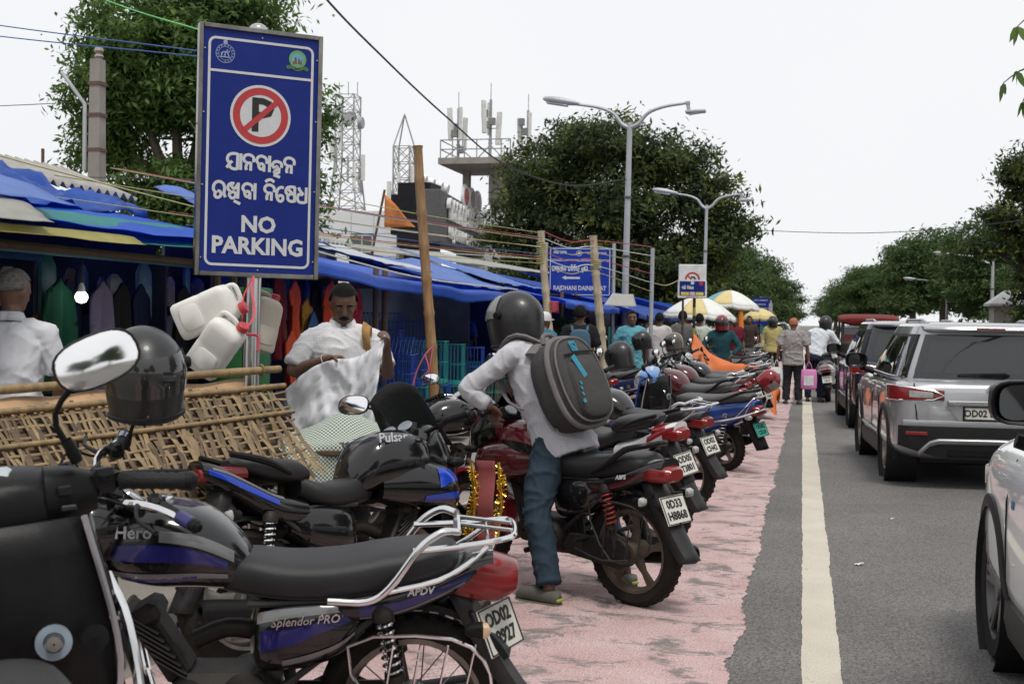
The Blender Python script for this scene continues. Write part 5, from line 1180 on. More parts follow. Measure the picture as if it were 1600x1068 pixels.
text('EV', .05, mat('badge_blue', (.02, .18, .3), .3), ev, (2.5-.56, .893, .80), (rad(90), 0, rad(180)), 'badge', bold=.03, ext=.004, shear=.2)
far = car('car', 'dark parked car beyond the pedestrians at the end of the bike row', dict(paint=c_navy, plate='OD02 R 2210'), (-1.3, 52, 0), rad(95))
o = dup(far, None, {'car_navy': c_white}); o.location = (1.7, 37, 0); o.rotation_euler = (0, 0, rad(91)); o['label'] = 'white car in the queue ahead of the red-roofed auto rickshaw'
# auto rickshaw
t = thing('auto_rickshaw', 'auto rickshaw with red canvas roof and black open rear body', 'auto rickshaw', (1.42, 29.0, 0), rad(90))
redc = mat('rick_red', (.13, .016, .014), .7, var=.25, spec=.2); blkb = mat('rick_black', (.015, .015, .016), .4, dust=.15)
B2_ = Loft([(-.55, .55, .42, .95, 4), (-.45, .62, .36, 1.0, 5), (.4, .64, .34, 1.0, 5), (1.1, .60, .34, .95, 4), (1.6, .42, .4, .9, 3), (1.8, .2, .5, .8, 2.5)]); obj('body', B2_.mesh(MB(), 28), blkb, t)
rf = Loft([(-.62, .45, 1.60, 1.66, 3), (-.55, .62, 1.55, 1.70, 3.5), (0, .66, 1.57, 1.77, 3.5), (.8, .64, 1.58, 1.77, 3.5), (1.25, .52, 1.52, 1.70, 3), (1.35, .4, 1.5, 1.6, 2.5)]); obj('canvas_roof', rf.mesh(MB(), 28), redc, t)
for x, y in ((-.52, .58), (-.52, -.58), (.35, .62), (.35, -.62), (1.2, .5), (1.2, -.5)): obj('roof_post', MB().tube([(x, y, .9), (x, y*.98, 1.6)], .025, 8), blkb, t)
obj('rear_curtain', MB().sheet(lambda u, v: (-.57, (-.58+1.16*u), .95+.22*v), 4, 3), blkb, t, solid=.02)
obj('bench_seat', MB().box((-.1, 0, .9), (.5, 1.1, .16), bev=.04).box((-.38, 0, 1.12), (.12, 1.1, .4), bev=.04), mat('rick_seat', (.2, .05, .05), .7), t)
for sy in (-1, 1): w_ = obj('wheel', MB().lathe([(.01, .04), (.1, .04), (.13, .0), (.12, -.05)], (0, sy*.55, .22), (0, sy, 0), 20), alu, t); obj('tyre', MB().torus((0, sy*.55, .22), .165, .055), rubber, w_); obj('tail_lamp', MB().box((-.56, sy*.48, .75), (.03, .1, .14), bev=.01), redl, t)
w_ = obj('wheel', MB().lathe([(.01, .04), (.1, .04), (.13, 0), (.12, -.05)], (1.6, 0, .22), (0, 1, 0), 20), alu, t); obj('tyre', MB().torus((1.6, 0, .22), .165, .055), rubber, w_)
again(sc1, 'white scooter standing in the lane beside the person in the black helmet', (.52, 25.5, 0), rad(92), {'paint_blue': p_white, 'paint_skyblue': p_white, 'plate_green': platew})['group'] = 'scooters in the lane'
# ================================================================ people (local: facing +X, left = +Y)
skin_d = mat('skin_dark', (.125, .064, .04), .48, var=.12, scale=12, bump=.1, bscale=120, subs=.15); skin_m = mat('skin_mid', (.17, .088, .055), .48, var=.12, scale=12, bump=.1, bscale=120, subs=.15)
hair_b = mat('hair_black', (.006, .0055, .005), .7, var=.4, scale=40, bump=.8, bscale=160, spec=.12); hair_g = mat('hair_grey', (.16, .15, .14), .7, var=.5, scale=50, bump=.6, bscale=160)
eye_w = mat('eye_white', (.28, .25, .23), .4); eye_d = mat('eye_dark', (.01, .008, .006), .1); lip = mat('lips', (.13, .05, .042), .5)
def cloth(name, c, bump=.35): return mat(name, c, .9, var=.07, scale=9, bump=bump, bscale=14, spec=.2)
def printed(name, c, dot, sc=55, thr=.22):
    m = cloth(name, c); N = m.node_tree.nodes; K = m.node_tree.links.new; b = N['Principled BSDF']; src = b.inputs['Base Color'].links[0].from_socket
    v = N.new('ShaderNodeTexVoronoi'); v.inputs['Scale'].default_value = sc; v.inputs['Randomness'].default_value = .25; tcn = N.new('ShaderNodeTexCoord'); K(tcn.outputs['Object'], v.inputs['Vector'])
    lt = N.new('ShaderNodeMath'); lt.operation = 'LESS_THAN'; lt.inputs[1].default_value = thr; K(v.outputs['Distance'], lt.inputs[0])
    x = N.new('ShaderNodeMix'); x.data_type = 'RGBA'; x.inputs[7].default_value = (*dot, 1); K(lt.outputs[0], x.inputs[0]); K(src, x.inputs[6]); K(x.outputs[2], b.inputs['Base Color']); return m
def checked(name, c1, c2, sc, third=None):
    m = cloth(name, c1); N = m.node_tree.nodes; K = m.node_tree.links.new; b = N['Principled BSDF']
    tcn = N.new('ShaderNodeTexCoord'); v = N.new('ShaderNodeTexChecker'); v.inputs['Scale'].default_value = sc; v.inputs['Color1'].default_value = (*c1, 1); v.inputs['Color2'].default_value = (*c2, 1)
    K(tcn.outputs['UV'], v.inputs['Vector']); K(v.outputs[0], b.inputs['Base Color']); return m
def fuse(name, mb, m, parent, vox, smooth=4, wr=0.0, seed=0, wz=1.0, uvw=None):
    """overlapping closed pieces fused into one continuous skin"""
    o = obj(name, mb, m, parent)
    r = o.modifiers.new('r', 'REMESH'); r.mode = 'VOXEL'; r.voxel_size = vox; r.use_smooth_shade = True
    q = o.modifiers.new('s', 'SMOOTH'); q.iterations = smooth; q.factor = .5
    baked(o); me = o.data
    if wr:
        n = len(me.vertices); co = np.empty(n*3, np.float32); no = np.empty(n*3, np.float32)
        me.vertices.foreach_get('co', co); me.vertices.foreach_get('normal', no); co = co.reshape(-1, 3); no = no.reshape(-1, 3)
        d = np.array([1.5*max(0, 1-2.6*abs(noise.noise((p[0]*6+p[2]*4.5+seed, p[1]*6-p[2]*3.5, p[2]*3*wz))))**2+1.0*max(0, 1-3*abs(noise.noise((p[0]*11-p[2]*7, p[1]*11+p[2]*5+seed, p[2]*6*wz))))**2+.25*noise.noise((p[0]*5, p[1]*5+seed, p[2]*4))-.5 for p in co.tolist()], np.float32)
        co += no*(d[:, None]+.45)*wr*.55; me.vertices.foreach_set('co', co.ravel()); me.update()
    me.polygons.foreach_set('use_smooth', [True]*len(me.polygons))
    return o
def limb(mb, pts, r, n=10, k=3): mb.tube(pts, r, n, k); mb.ell(pts[0], r[0], 10, 8); mb.ell(pts[-1], r[-1], 10, 8); return mb
def hand(mb, wr, d, palm_n, grip=.6, s=1.0):
    """palm, four unequal curled fingers and a thumb; d = pointing direction, palm_n = way the palm faces"""
    d = Vector(d).normalized(); n = Vector(palm_n); n = (n-d*n.dot(d)).normalized(); u = d.cross(n)
    w_ = Vector(wr); c = w_+d*.05*s
    rg = [[w_+d*(t*s)+u*(a*s)+n*(b*s) for a, b in sup(10, hw, ht, 2.6)] for t, hw, ht in ((0, .026, .02), (.03, .036, .018), (.07, .042, .015), (.095, .04, .013))]; mb.loft(rg)
    for i, (off, L_) in enumerate(((-.032, .068), (-.011, .078), (.011, .073), (.031, .056))):
        b0 = w_+d*(.088*s)+u*(off*s); a1 = grip*.9; a2 = grip*1.9; d1 = d*math.cos(a1)+n*math.sin(a1); d2 = d*math.cos(a2)+n*math.sin(a2)
        p1 = b0+d1*(L_*.5*s); mb.tube([b0-d*.01, b0, p1, p1+d2*(L_*.5*s)], [.0105*s, .0102*s, .009*s, .0075*s], 8, 2)
    tb = w_+d*(.03*s)-u*(.032*s); td = (d*.75-u*.55+n*(.25+grip*.4)).normalized(); mb.tube([tb, tb+td*(.035*s), tb+(td+n*.3*grip+d*.2).normalized()*(.068*s)], [.013*s, .0115*s, .009*s], 8, 2)
    return mb
ST = dict(pel=(0, 0, .93), che=(.0, 0, 1.27), nec=(-.005, 0, 1.45), hed=(.02, 0, 1.585), shL=(0, .185, 1.405), shR=(0, -.185, 1.405), elL=(-.03, .245, 1.13), elR=(-.03, -.245, 1.13), wrL=(.05, .25, .89), wrR=(.05, -.25, .89),
          hiL=(0, .09, .90), hiR=(0, -.09, .90), knL=(.02, .11, .49), knR=(.02, -.11, .49), anL=(-.02, .12, .08), anR=(-.02, -.12, .08), toL=(.17, .15, .03), toR=(.17, -.15, .03))
def person(label, loc, heading, J=None, top=None, bot=None, skin=skin_d, hair=hair_b, sleeve='short', shoe=None, near=False, s=1.0, look=0.0, nod=0.0, helmet_m=None, bald=.0, group=None, collar=False, fat=1.0, grips=(.4, .4), hdir=(None, None), cap=None, mous=False, loose=1.0, hv=None, topwr=.012, untuck=True):
    t = thing('person', label, 'person', loc, heading, group); t.scale = (s, s, s)
    j = {k: Vector(v) for k, v in ST.items()}
    for k, v in (J or {}).items(): j[k] = Vector(v)
    vox = .009 if near else .02; n = 12 if near else 8
    b = MB(); pel, che, nec = j['pel'], j['che'], j['nec']; up = (nec-pel).normalized(); lat = (j['shL']-j['shR']); lat = (lat-up*lat.dot(up)).normalized(); fw = lat.cross(up)
    def ring(c, w_, d_, e=2.4): return [c+lat*a+fw*b_ for a, b_ in sup(14, w_, d_, e)]
    def torso(mb, g, lo=-.09, neckw=.06, hem=None):
        L_ = (nec-pel).length; c = lambda f: pel.lerp(che, f/.65) if f < .65 else che.lerp(nec, (f-.65)/.35)
        rows = [ring(pel+up*lo, (.15+g)*fat if hem is None else hem, (.105+g)*fat if hem is None else .148*fat)]
        if hem is not None: rows.append(ring(pel+up*(lo+.08), hem*.985, .142*fat))
        for f, w_, d_ in ((.0, .158, .112), (.25, .142, .108), (.5, .155, .118), (.72, .172, .118), (.87, .16, .1), (.96, .10, .075)): rows.append(ring(c(f)+fw*(.01*math.sin(f*3)), (w_+g)*(fat if f < .6 else 1), (d_+g)*(fat if f < .6 else 1)))
        rows.append(ring(c(1.0), neckw+g*.3, .058+g*.3)); mb.loft(rows); return mb
    torso(b, -.012)
    for S in 'LR':
        b.ell(j['sh'+S]-up*.02, .05, 10, 8); b.tube([nec-up*.02, nec.lerp(j['sh'+S], .5)-up*.005, j['sh'+S]-up*.02], [.05, .048, .045], 8)
        limb(b, [j['sh'+S]-up*.03, j['sh'+S].lerp(j['el'+S], .5), j['el'+S], j['el'+S].lerp(j['wr'+S], .3), j['wr'+S]], [.052, .046, .038, .039, .026], n)
        limb(b, [j['hi'+S], j['hi'+S].lerp(j['kn'+S], .5), j['kn'+S], j['kn'+S].lerp(j['an'+S], .3), j['an'+S]], [.082, .07, .05, .05, .034], n)
        b.tube([j['an'+S]-Vector((0, 0, .03)), j['an'+S].lerp(j['to'+S], .5)-Vector((0, 0, .02)), j['to'+S]], [.036, .036, .026], 8, 2)
        hd = hdir[0 if S == 'L' else 1] or (j['wr'+S]-j['el'+S], (0, (-1 if S == 'L' else 1), 0))
        hand(b, j['wr'+S], hd[0], hd[1], grips[0 if S == 'L' else 1], 1.0)
    # head
    H0 = j['hed']; MH = Matrix.Translation(H0) @ Euler((0, nod, look)).to_matrix().to_4x4()
    b.tube([nec-up*.05, nec+up*.03, H0-Vector((0, 0, .06))], [.062, .056, .054], 12, 2)
    hb_ = MB(MH)
    hb_.loft([[(x+p, q, z) for p, q in sup(16, d_, w_, 2.2)] for z, x, d_, w_ in ((-.118, .045, .022, .022), (-.105, .038, .045, .042), (-.075, .02, .075, .058), (-.035, .006, .09, .066), (.0, .0, .096, .071), (.04, -.004, .1, .075), (.075, -.008, .094, .071), (.102, -.01, .072, .056), (.118, -.01, .03, .025))])
    hb_.loft([[(x+p, q, z) for p, q in sup(8, d_, w_, 2)] for z, x, d_, w_ in ((.022, .092, .008, .009), (-.005, .1, .011, .011), (-.026, .104, .017, .017), (-.036, .098, .012, .014))])
    for sy in (-1, 1): hb_.ell((-.005, sy*.074, -.005), (.021, .01, .033), 10, 8); hb_.ell((.082, sy*.032, .026), (.014, .024, .008), 8, 6); hb_.ell((.068, sy*.04, -.02), (.018, .02, .02), 8, 6)
    hb_.ell((.092, 0, -.062), (.010, .023, .007), 8, 6).ell((.088, 0, -.074), (.011, .02, .008), 8, 6)
    b.v, b.f = b.v, b.f; off = len(b.v); b.v += hb_.v; b.f += [tuple(i+off for i in f) for f in hb_.f]
    body = fuse('body', b, skin, t, vox, 3 if near else 2)
    if helmet_m is None and near:
        for sy in (-1, 1):
            e_ = obj('eye', MB(MH).ell((.0835, sy*.032, .006), (.0085, .0115, .0028), 10, 8), eye_w, t); obj('pupil', MB(MH).ell((.0905, sy*.032, .0055), (.003, .0045, .0026), 8, 6), eye_d, e_)
            obj('eyebrow', MB(MH).tube([(.094, sy*.014, .03), (.096, sy*.033, .036), (.084, sy*.052, .03)], [.004, .005, .003], 6, 2), hair_b, t)
        obj('lips', MB(MH).ell((.0965, 0, -.066), (.008, .021, .006), 10, 6), lip, t)
        if mous: obj('moustache', MB(MH).tube([(.092, -.03, -.054), (.105, -.012, -.046), (.105, .012, -.046), (.092, .03, -.054)], [.004, .008, .008, .004], 8, 3), hair_b, t)
    if helmet_m is None and not cap:
        rows = []
        for i in range(9):
            a = rad(-8+98*i/8); rr = []
            for q in range(20):
                th = 2*math.pi*q/20; front = max(0, math.cos(th)); aa = a if front < .2 else max(a, rad(22+12*front))
                w_ = math.cos(aa) if aa > 0 else 1
                rr.append((-.014+.118*w_*math.cos(th), .0905*w_*math.sin(th), .03+.113*math.sin(aa)+(-.045*max(0, -math.cos(th))*(1-i/8))))
            rows.append(rr)
        hr = MB(MH).loft(rows); o_ = obj('hair', hr, hair, t, ang=None)
    if cap:
        obj('cap', MB(MH).loft([[(-.005+p, q, z) for p, q in sup(18, d_, w_, 2.2)] for z, d_, w_ in ((.0, .112, .087), (.04, .112, .087), (.085, .1, .078), (.115, .07, .055), (.125, .02, .02))]).loft([[(x, w_*q, .012+.01*(1-q*q)) for q in (-1, -.5, 0, .5, 1)] for x, w_ in ((.09, .075), (.14, .065), (.165, .04))], False, False), cap, t, solid=.003)
    if helmet_m is not None:
        h = helmet(None, H0+Vector((0, 0, .02)), (0, nod, look), helmet_m[0], helmet_m[1], 1.0, 'helmet', helmet_m[2], parent=t); h.parent = t
        # the helmet is worn: its pieces hang directly from the person
        for ch in list(h.children):
            ch.parent = t; ch.matrix_local = Matrix.Translation(H0+Vector((0, 0, .01))) @ Euler((0, nod, look)).to_matrix().to_4x4() @ Matrix.Scale(helmet_m[3] if len(helmet_m) > 3 else 1.05, 4)
            ch.name = 'helmet_'+ch.name.split('.')[0]
        bpy.data.objects.remove(h)
    # shirt
    sh = MB(); torso(sh, .016*loose, -.14 if untuck else -.02, .064, (.19*fat if untuck else None))
    for S in 'LR':
        a, e_, w_ = j['sh'+S]-up*.022, j['el'+S], j['wr'+S]; sh.ell(a, .06, 10, 8); sh.tube([nec-up*.045, nec.lerp(a, .55)-up*.008, a], [.064, .068, .062], 10)
        if sleeve == 'short': sh.tube([a, a.lerp(e_, .45), a.lerp(e_, .82)], [.062, .068*loose, .074*loose], n, 2)
        elif sleeve == 'long': sh.tube([a, a.lerp(e_, .5), e_, e_.lerp(w_, .5), e_.lerp(w_, .93)], [.06, .06, .056, .05, .042], n, 3); sh.ell(e_, .056, 10, 8)
        else: sh.tube([a, a.lerp(e_, .5), e_, e_.lerp(w_, .25)], [.06, .06, .055, .052], n, 3)
    shirt = fuse('shirt', sh, top, t, vox, 3, topwr if near else topwr*.8, hash(label) % 50)
    if collar:
        cl_ = MB()
        for sy in (-1, 1): cl_.loft([[nec+lat*(sy*a*1.16)+fw*f*1.16+up*(z+.018) for a, f, z in ((w0, f0, z0), (w1, f1, z1))] for (w0, f0, z0), (w1, f1, z1) in (((.0, -.068, .035), (.0, -.08, -.015)), ((.05, -.045, .035), (.065, -.055, -.02)), ((.062, .0, .03), (.082, .0, -.025)), ((.045, .045, .02), (.07, .06, -.045)), ((.012, .068, -.005), (.045, .085, -.075)))], False, False)
        obj('collar', cl_, top, shirt, solid=.004)
    # trousers
    if bot is not None:
        tr = MB(); q_ = .9 if untuck else 1.0; tr.loft([ring(pel+up*.1, .14*fat*q_, .10*fat*q_), ring(pel, .158*fat*q_, .118*fat*q_), ring(pel-up*.09, .155*fat*q_, .116*fat*q_), ring(pel-up*.14, .10, .09)])
        for S in 'LR':
            h_, k_, a_ = j['hi'+S], j['kn'+S], j['an'+S]; tr.ell(h_, .098, 10, 8); tr.ell(k_, .064, 10, 8); tr.tube([h_, h_.lerp(k_, .5), k_, k_.lerp(a_, .5), a_.lerp(k_, .06)], [.098, .083*loose, .066*loose, .062*loose, .058*loose], n, 3)
        fuse('trousers', tr, bot, t, vox, 3, .014 if near else .008, 3, 1.6)
    if shoe is not None:
        for S in 'LR':
            a, q = j['an'+S], j['to'+S]; d_ = (q-a); d_.z = 0; d_.normalize(); sd_ = Vector((-d_.y, d_.x, 0)); z0 = a.z-.08; rows = []
            for f, w_, h_ in ((-.075, .018, .045), (-.06, .034, .07), (0, .04, .078), (.08, .045, .062), (.14, .05, .048), (.19, .036, .036), (.215, .012, .02)): rows.append([a+d_*f+sd_*p_+Vector((0, 0, z0-a.z+h_*.5+.002+q_)) for p_, q_ in sup(12, w_, h_*.5, 2.8)])
            obj('shoe', MB().loft(rows), shoe, t)
    t['vox'] = 0; del t['vox']
    return t, j, shirt
shoe_b = mat('shoe_black', (.02, .018, .016), .5); trou_d = cloth('trouser_dark', (.022, .023, .028)); trou_n = cloth('trouser_navy', (.015, .02, .045)); trou_b = cloth('trouser_teal', (.026, .042, .06)); jeans = cloth('jeans', (.04, .06, .11))
# the rider astride the red motorcycle
hd_r = (hb, visc, .45, 1.2)
RH = rad(148)
rid, rj, _ = person('rider in dotted white shirt and teal trousers astride the red motorcycle', (-1.157, 6.94, 0), RH, dict(pel=(.20, .03, .90), che=(.32, .06, 1.20), nec=(.43, .085, 1.41), hed=(.50, .10, 1.545), shL=(.39, .275, 1.355), shR=(.40, -.12, 1.375), elL=(.56, .42, 1.15), elR=(.54, -.32, 1.16), wrL=(.47, .345, 1.05), wrR=(.47, -.32, 1.05),
    hiL=(.19, .11, .86), hiR=(.19, -.10, .86), knL=(.13, .28, .49), knR=(.16, -.27, .50), anL=(-.02, .335, .09), anR=(.0, -.335, .09), toL=(.17, .37, .035), toR=(.17, -.37, .035)),
    printed('shirt_dotted', (.50, .50, .53), (.28, .28, .32), 52, .15), trou_b, skin_d, sleeve='long', near=True, helmet_m=hd_r, loose=1.15, look=.15, nod=.12, grips=(1.0, 1.0), hdir=(((.2, -.5, -.25), (-.2, 0, -1)), ((.2, .5, -.25), (-.2, 0, -1))), untuck=True, fat=1.06)
for S in 'LR':                                          # perforated clogs
    a = rj['an'+S]; sy = 1 if S == 'L' else -1; MC = Matrix.Translation((a.x+.045, a.y+.008*sy, 0)) @ Matrix.Rotation(.1*sy, 4, 'Z')
    rows = []
    for x, w_, h_ in ((-.12, .02, .05), (-.10, .04, .07), (-.03, .045, .07), (.05, .052, .085), (.11, .055, .07), (.155, .042, .05), (.175, .015, .03)): rows.append([(x, p, .012+h_*.5+q) for p, q in sup(14, w_, h_*.5, 3)])
    c_ = obj('clog', MB(MC).loft(rows), mat('clog_grey', (.10, .10, .085), .7, var=.15), rid); obj('sole', MB(MC).loft([[(x, p, .008+q) for p, q in sup(14, w_, .008, 4)] for x, w_ in ((-.125, .02), (-.10, .045), (0, .05), (.11, .06), (.16, .045), (.18, .015))]), mat('clog_sole', (.13, .13, .08), .8), c_)
    obj('heel_band', MB(MC).box((-.118, 0, .035), (.02, .05, .018), bev=.005), mat('clog_lime', (.35, .4, .05), .6), c_)
# backpack on the rider's back
bp = thing('backpack', 'grey and black backpack with turquoise print worn by the rider', 'backpack', (-1.157, 6.94, 0), RH)
gcl = mat('pack_black', (.045, .043, .042), .85, var=.2, scale=20, bump=.25, bscale=200); gcl2 = mat('pack_grey', (.15, .135, .135), .9, var=.12, scale=20, bump=.3, bscale=180); turq = mat('pack_turquoise', (.03, .22, .32), .7)
Ax = (Vector((.42, .085, 1.40))-Vector((.20, .03, .90))).normalized(); Ly = Vector((0, 1, 0)); Bk = Ax.cross(Ly)*1.0; Bk = -Bk if Bk.x > 0 else Bk
Ly = Ax.cross(Bk); C0 = Vector((.30, .10, 1.08))+Bk*.16
MBk = Matrix(((Ax.x, Ly.x, Bk.x, C0.x), (Ax.y, Ly.y, Bk.y, C0.y), (Ax.z, Ly.z, Bk.z, C0.z), (0, 0, 0, 1))) @ Matrix.Scale(1.13, 4)     # local x up the back, y sideways, z outward
def pack(mb, sc): 
    rows = []
    for z, k in ((-.02, .80), (.0, .93), (.06, 1.0), (.13, .99), (.18, .90), (.205, .70), (.212, .3)): rows.append([(p*k*sc*(1.0), q*k*sc*(1-.10*(p > 0)*p/.24), z) for p, q in sup(30, .235, .18, 2.8)])
    return mb.loft(rows)
obj('pack_body', pack(MB(MBk), 1.0), gcl, bp)
obj('pack_gusset', MB(MBk).tube([(p*.985, q*.985*(1-.10*(p > 0)*p/.24), .135) for p, q in sup(30, .235, .18, 2.8)], .016, 8, closed=True), gcl2, bp)
obj('pack_zip', MB(MBk).tube([(p*.93, q*.93*(1-.10*(p > 0)*p/.24), .182) for p, q in sup(30, .235, .18, 2.8)], .006, 6, closed=True), gcl2, bp)
obj('front_pocket', MB(MBk).loft([[(-.045+p*k, q*k, z) for p, q in sup(24, .16, .125, 3.2)] for z, k in ((.18, 1.0), (.212, .99), (.226, .9), (.232, .5))]), gcl, bp)
obj('pocket_seam', MB(MBk).tube([(.125, -.11, .214), (.13, 0, .219), (.125, .11, .214)], .005, 6, 3), mat('seam_black', (.01, .01, .01), .9), bp)
obj('logo_patch', MB(MBk).box((.165, -.02, .2115), (.055, .045, .004), (0, .12, 0), bev=.001).lathe([(.018, .0), (.018, .005), (.011, .005), (.011, 0)], (.165, -.02, .213), (0, 0, 1), 16), turq, bp)
obj('printed_band', MB(MBk).box((.055, -.055, .232), (.12, .034, .003), (0, 0, -.35)), turq, bp)
for k, (x, y) in enumerate(((-.03, -.088), (-.055, -.095), (-.085, -.1), (-.12, -.108))): obj('printed_fleck', MB(MBk).box((x, y, .2325), (.018, .012+.008*(k == 3), .003), (0, 0, -.35)), turq, bp)
obj('top_handle', MB(MBk).tube([(.235, -.05, .06), (.275, -.035, .06), (.285, .0, .06), (.275, .035, .06), (.235, .05, .06)], .012, 8, 3), gcl2, bp)
for sy in (-1, 1):
    sp_ = [MBk @ Vector((.21, sy*.10, .0)), Vector((.39, .085+sy*.115, 1.46)), Vector((.51, .085+sy*.13, 1.34)), Vector((.47, .07+sy*.17, 1.18)), Vector((.34, .05+sy*.19, 1.05)), MBk @ Vector((-.19, sy*.14, .02))]
    obj('shoulder_strap', MB().tube(sp_, [.036, .036, .034, .028, .016, .014], 8, 4, sq=.38), gcl2, bp)
obj('side_pocket', MB(MBk).loft([[(x, .155+.03*k, z) for x, z in sup(12, .11, .06*k+.02, 3)] for k in (0, .6, .9, 1.0)], True, True, Matrix.Translation((-.1, 0, .08))), gcl, bp)
# the cloth seller
P1 = (-2.80, 7.35, 0); h1 = rad(-64)
sel, sj, _ = person('cloth seller in patterned white shirt holding up a white garment', P1, h1, dict(pel=(0, 0, .95), che=(.02, 0, 1.30), nec=(.02, 0, 1.49), hed=(.055, .0, 1.625), shL=(.02, .195, 1.435), shR=(.02, -.195, 1.435), elL=(.14, .27, 1.20), elR=(.07, -.31, 1.21), wrL=(.36, .235, 1.36), wrR=(.24, -.10, 1.30), hiL=(0, .09, .92), hiR=(0, -.09, .92)),
    printed('shirt_flecked', (.62, .62, .63), (.2, .2, .22), 60, .14), trou_d, skin_d, near=True, nod=.42, look=.0, mous=True, collar=True, shoe=shoe_b, grips=(1.1, .9), hdir=(((.3, .0, .5), (.1, -1, 0)), ((.2, .55, .0), (.4, 0, -1))), fat=1.12)
obj('shoulder_towel', MB().sheet(lambda u, v: (.02+.155*math.sin(u*3.0)*(1 if u > .3 else .8)+.0, .115+.05*v+.012*math.sin(u*9), 1.51-.35*abs(u-.35)**1.3*1.6+.015*math.cos(v*3)), 16, 4), mat('towel_ochre', (.42, .24, .09), .95, var=.35, scale=18, bump=.5), sel, solid=.008)
wr_ = thing('wristband', 'thin pale thread bracelet worn by the cloth seller', 'bracelet', P1, h1); obj('thread', MB().torus(sj['wrR'].lerp(sj['elR'], .12), .031, .004, (.17, .21, .1)), mat('thread', (.5, .4, .35), .8), wr_)
gar = MB()
def GF(u, v):
    a = sj['wrL']+Vector((.07, -.02, .09)); b_ = sj['wrR']+Vector((.06, .05, .0)); c_ = Vector((.20, -.36, 1.10))
    top_ = a.lerp(b_, min(1, u/.55))+Vector((0, 0, -.05*math.sin(min(1, u/.55)*3.14))) if u < .55 else b_.lerp(c_, (u-.55)/.45)+Vector((0, 0, .04*math.sin((u-.55)/.45*3.14)))
    L_ = .60-.16*u+.06*math.sin(u*7); fold = .05*math.sin(u*17+v*2)*v**.7+.022*math.sin(u*37+1.5*v)*v+.025*noise.noise((u*5+v*3, v*4, 2))+.03*max(0, 1-3*abs(noise.noise((u*6-v*5, v*5+u*4, 7))))**2
    return top_+Vector((.05*v+fold+.03*math.sin(v*6+u*4)*v, -.14*v*(.55-u)+.08*v*(u-.3), -L_*v+.02*math.sin(u*20)*v))
gar.sheet(GF, 44, 22); gob = obj('white_garment', gar, cloth('white_cotton', (.66, .66, .69), .3), None, solid=.004, ang=None); gob.location = P1; gob.rotation_euler = (0, 0, h1); tag(gob, 'crumpled white garment held open in the cloth seller\'s hands', 'garment')
# man with his back turned at the first stall
person('grey-haired man in plain white short-sleeved shirt seen from behind at the hardware stall', (-4.42, 6.3, 0), rad(112), dict(pel=(0, 0, .96), che=(.0, 0, 1.32), nec=(.02, 0, 1.50), hed=(.055, -.01, 1.665), shL=(0, .205, 1.45), shR=(0, -.205, 1.45), elL=(-.0, .25, 1.16), elR=(.03, -.27, 1.16), wrL=(.15, .2, .97), wrR=(.13, -.25, .93), hiL=(0, .09, .93), hiR=(0, -.09, .93)),
    cloth('white_shirt', (.64, .65, .69), .35), trou_d, skin_m, hair_g, near=True, nod=.28, look=-.55, shoe=shoe_b, fat=1.12, collar=True, topwr=.012)
# passers-by
def tee(n, c): return cloth('tee_'+n, c, .3)
W1 = dict(anL=(.2, .10, .09), anR=(-.22, -.10, .12), knL=(.14, .10, .5), knR=(-.04, -.10, .5), toL=(.38, .12, .05), toR=(-.06, -.12, .03), wrR=(.14, -.24, .92), wrL=(-.1, .25, .9), elL=(-.1, .24, 1.13))
person('man in dark blue t-shirt standing among the wire cages', (-6.35, 23.2, 0), rad(75), None, tee('blue', (.05, .13, .24)), trou_d, shoe=shoe_b, s=1.02)
person('man with black t-shirt carrying a blue backpack', (-2.98, 16.9, 0), rad(100), None, tee('black', (.014, .014, .016)), trou_d, s=1.02)
person('man in turquoise t-shirt walking toward the parked motorcycles', (-2.72, 20.3, 0), rad(-78), W1, tee('turquoise', (.11, .33, .40)), cloth('shorts_turq', (.10, .28, .34)), shoe=shoe_b, near=True, loose=1.25)
person('man in teal jacket and white cap bending near the bamboo posts', (-3.35, 16.2, 0), rad(60), None, tee('tealj', (.04, .15, .22)), trou_d, sleeve='long', cap=mat('cap_white', (.6, .6, .6), .8), s=.97)
person('person in white kurta walking away past the parasols', (-2.75, 24.6, 0), rad(95), W1, tee('white2', (.55, .53, .52)), trou_d)
person('man in grey t-shirt walking away past the parasols', (-2.35, 25.2, 0), rad(92), W1, tee('grey', (.12, .115, .11)), trou_d, s=1.03)
person('man in white and green striped t-shirt walking away', (-2.03, 25.4, 0), rad(88), None, tee('whitegreen', (.45, .5, .42)), trou_d)
person('person in dark brown shirt beside the white kurta', (-3.1, 25.2, 0), rad(100), None, tee('brown', (.05, .035, .03)), trou_d, s=.98)
person('person in yellow shirt between the stalls', (-4.0, 23.5, 0), rad(80), None, tee('yellow', (.5, .32, .06)), trou_d, s=.94)
person('man in maroon shirt serving under the white parasol', (-1.55, 29.3, 0), rad(-60), None, tee('maroon', (.12, .012, .025)), trou_d, s=1.0)
person('woman in pink top seated low at the parasol stall', (-2.35, 29.0, -.25), rad(-30), None, tee('pink', (.4, .18, .25)), trou_d, s=.95)
person('man in red shirt by the parasol pole', (-2.0, 31.0, -.1), rad(-100), None, tee('red', (.3, .02, .05)), trou_d, s=.95)
person('rider in teal jacket and glossy red helmet beside the orange tarpaulin', (-1.40, 22.5, -.05), rad(-95), dict(elL=(.05, .33, 1.16), wrL=(.16, .22, 1.02), elR=(.05, -.33, 1.16), wrR=(.18, -.15, 1.05)), tee('teal', (.016, .06, .075)), trou_d, sleeve='long', helmet_m=(paint('helmet_red', (.22, .012, .018)), visd, .0))
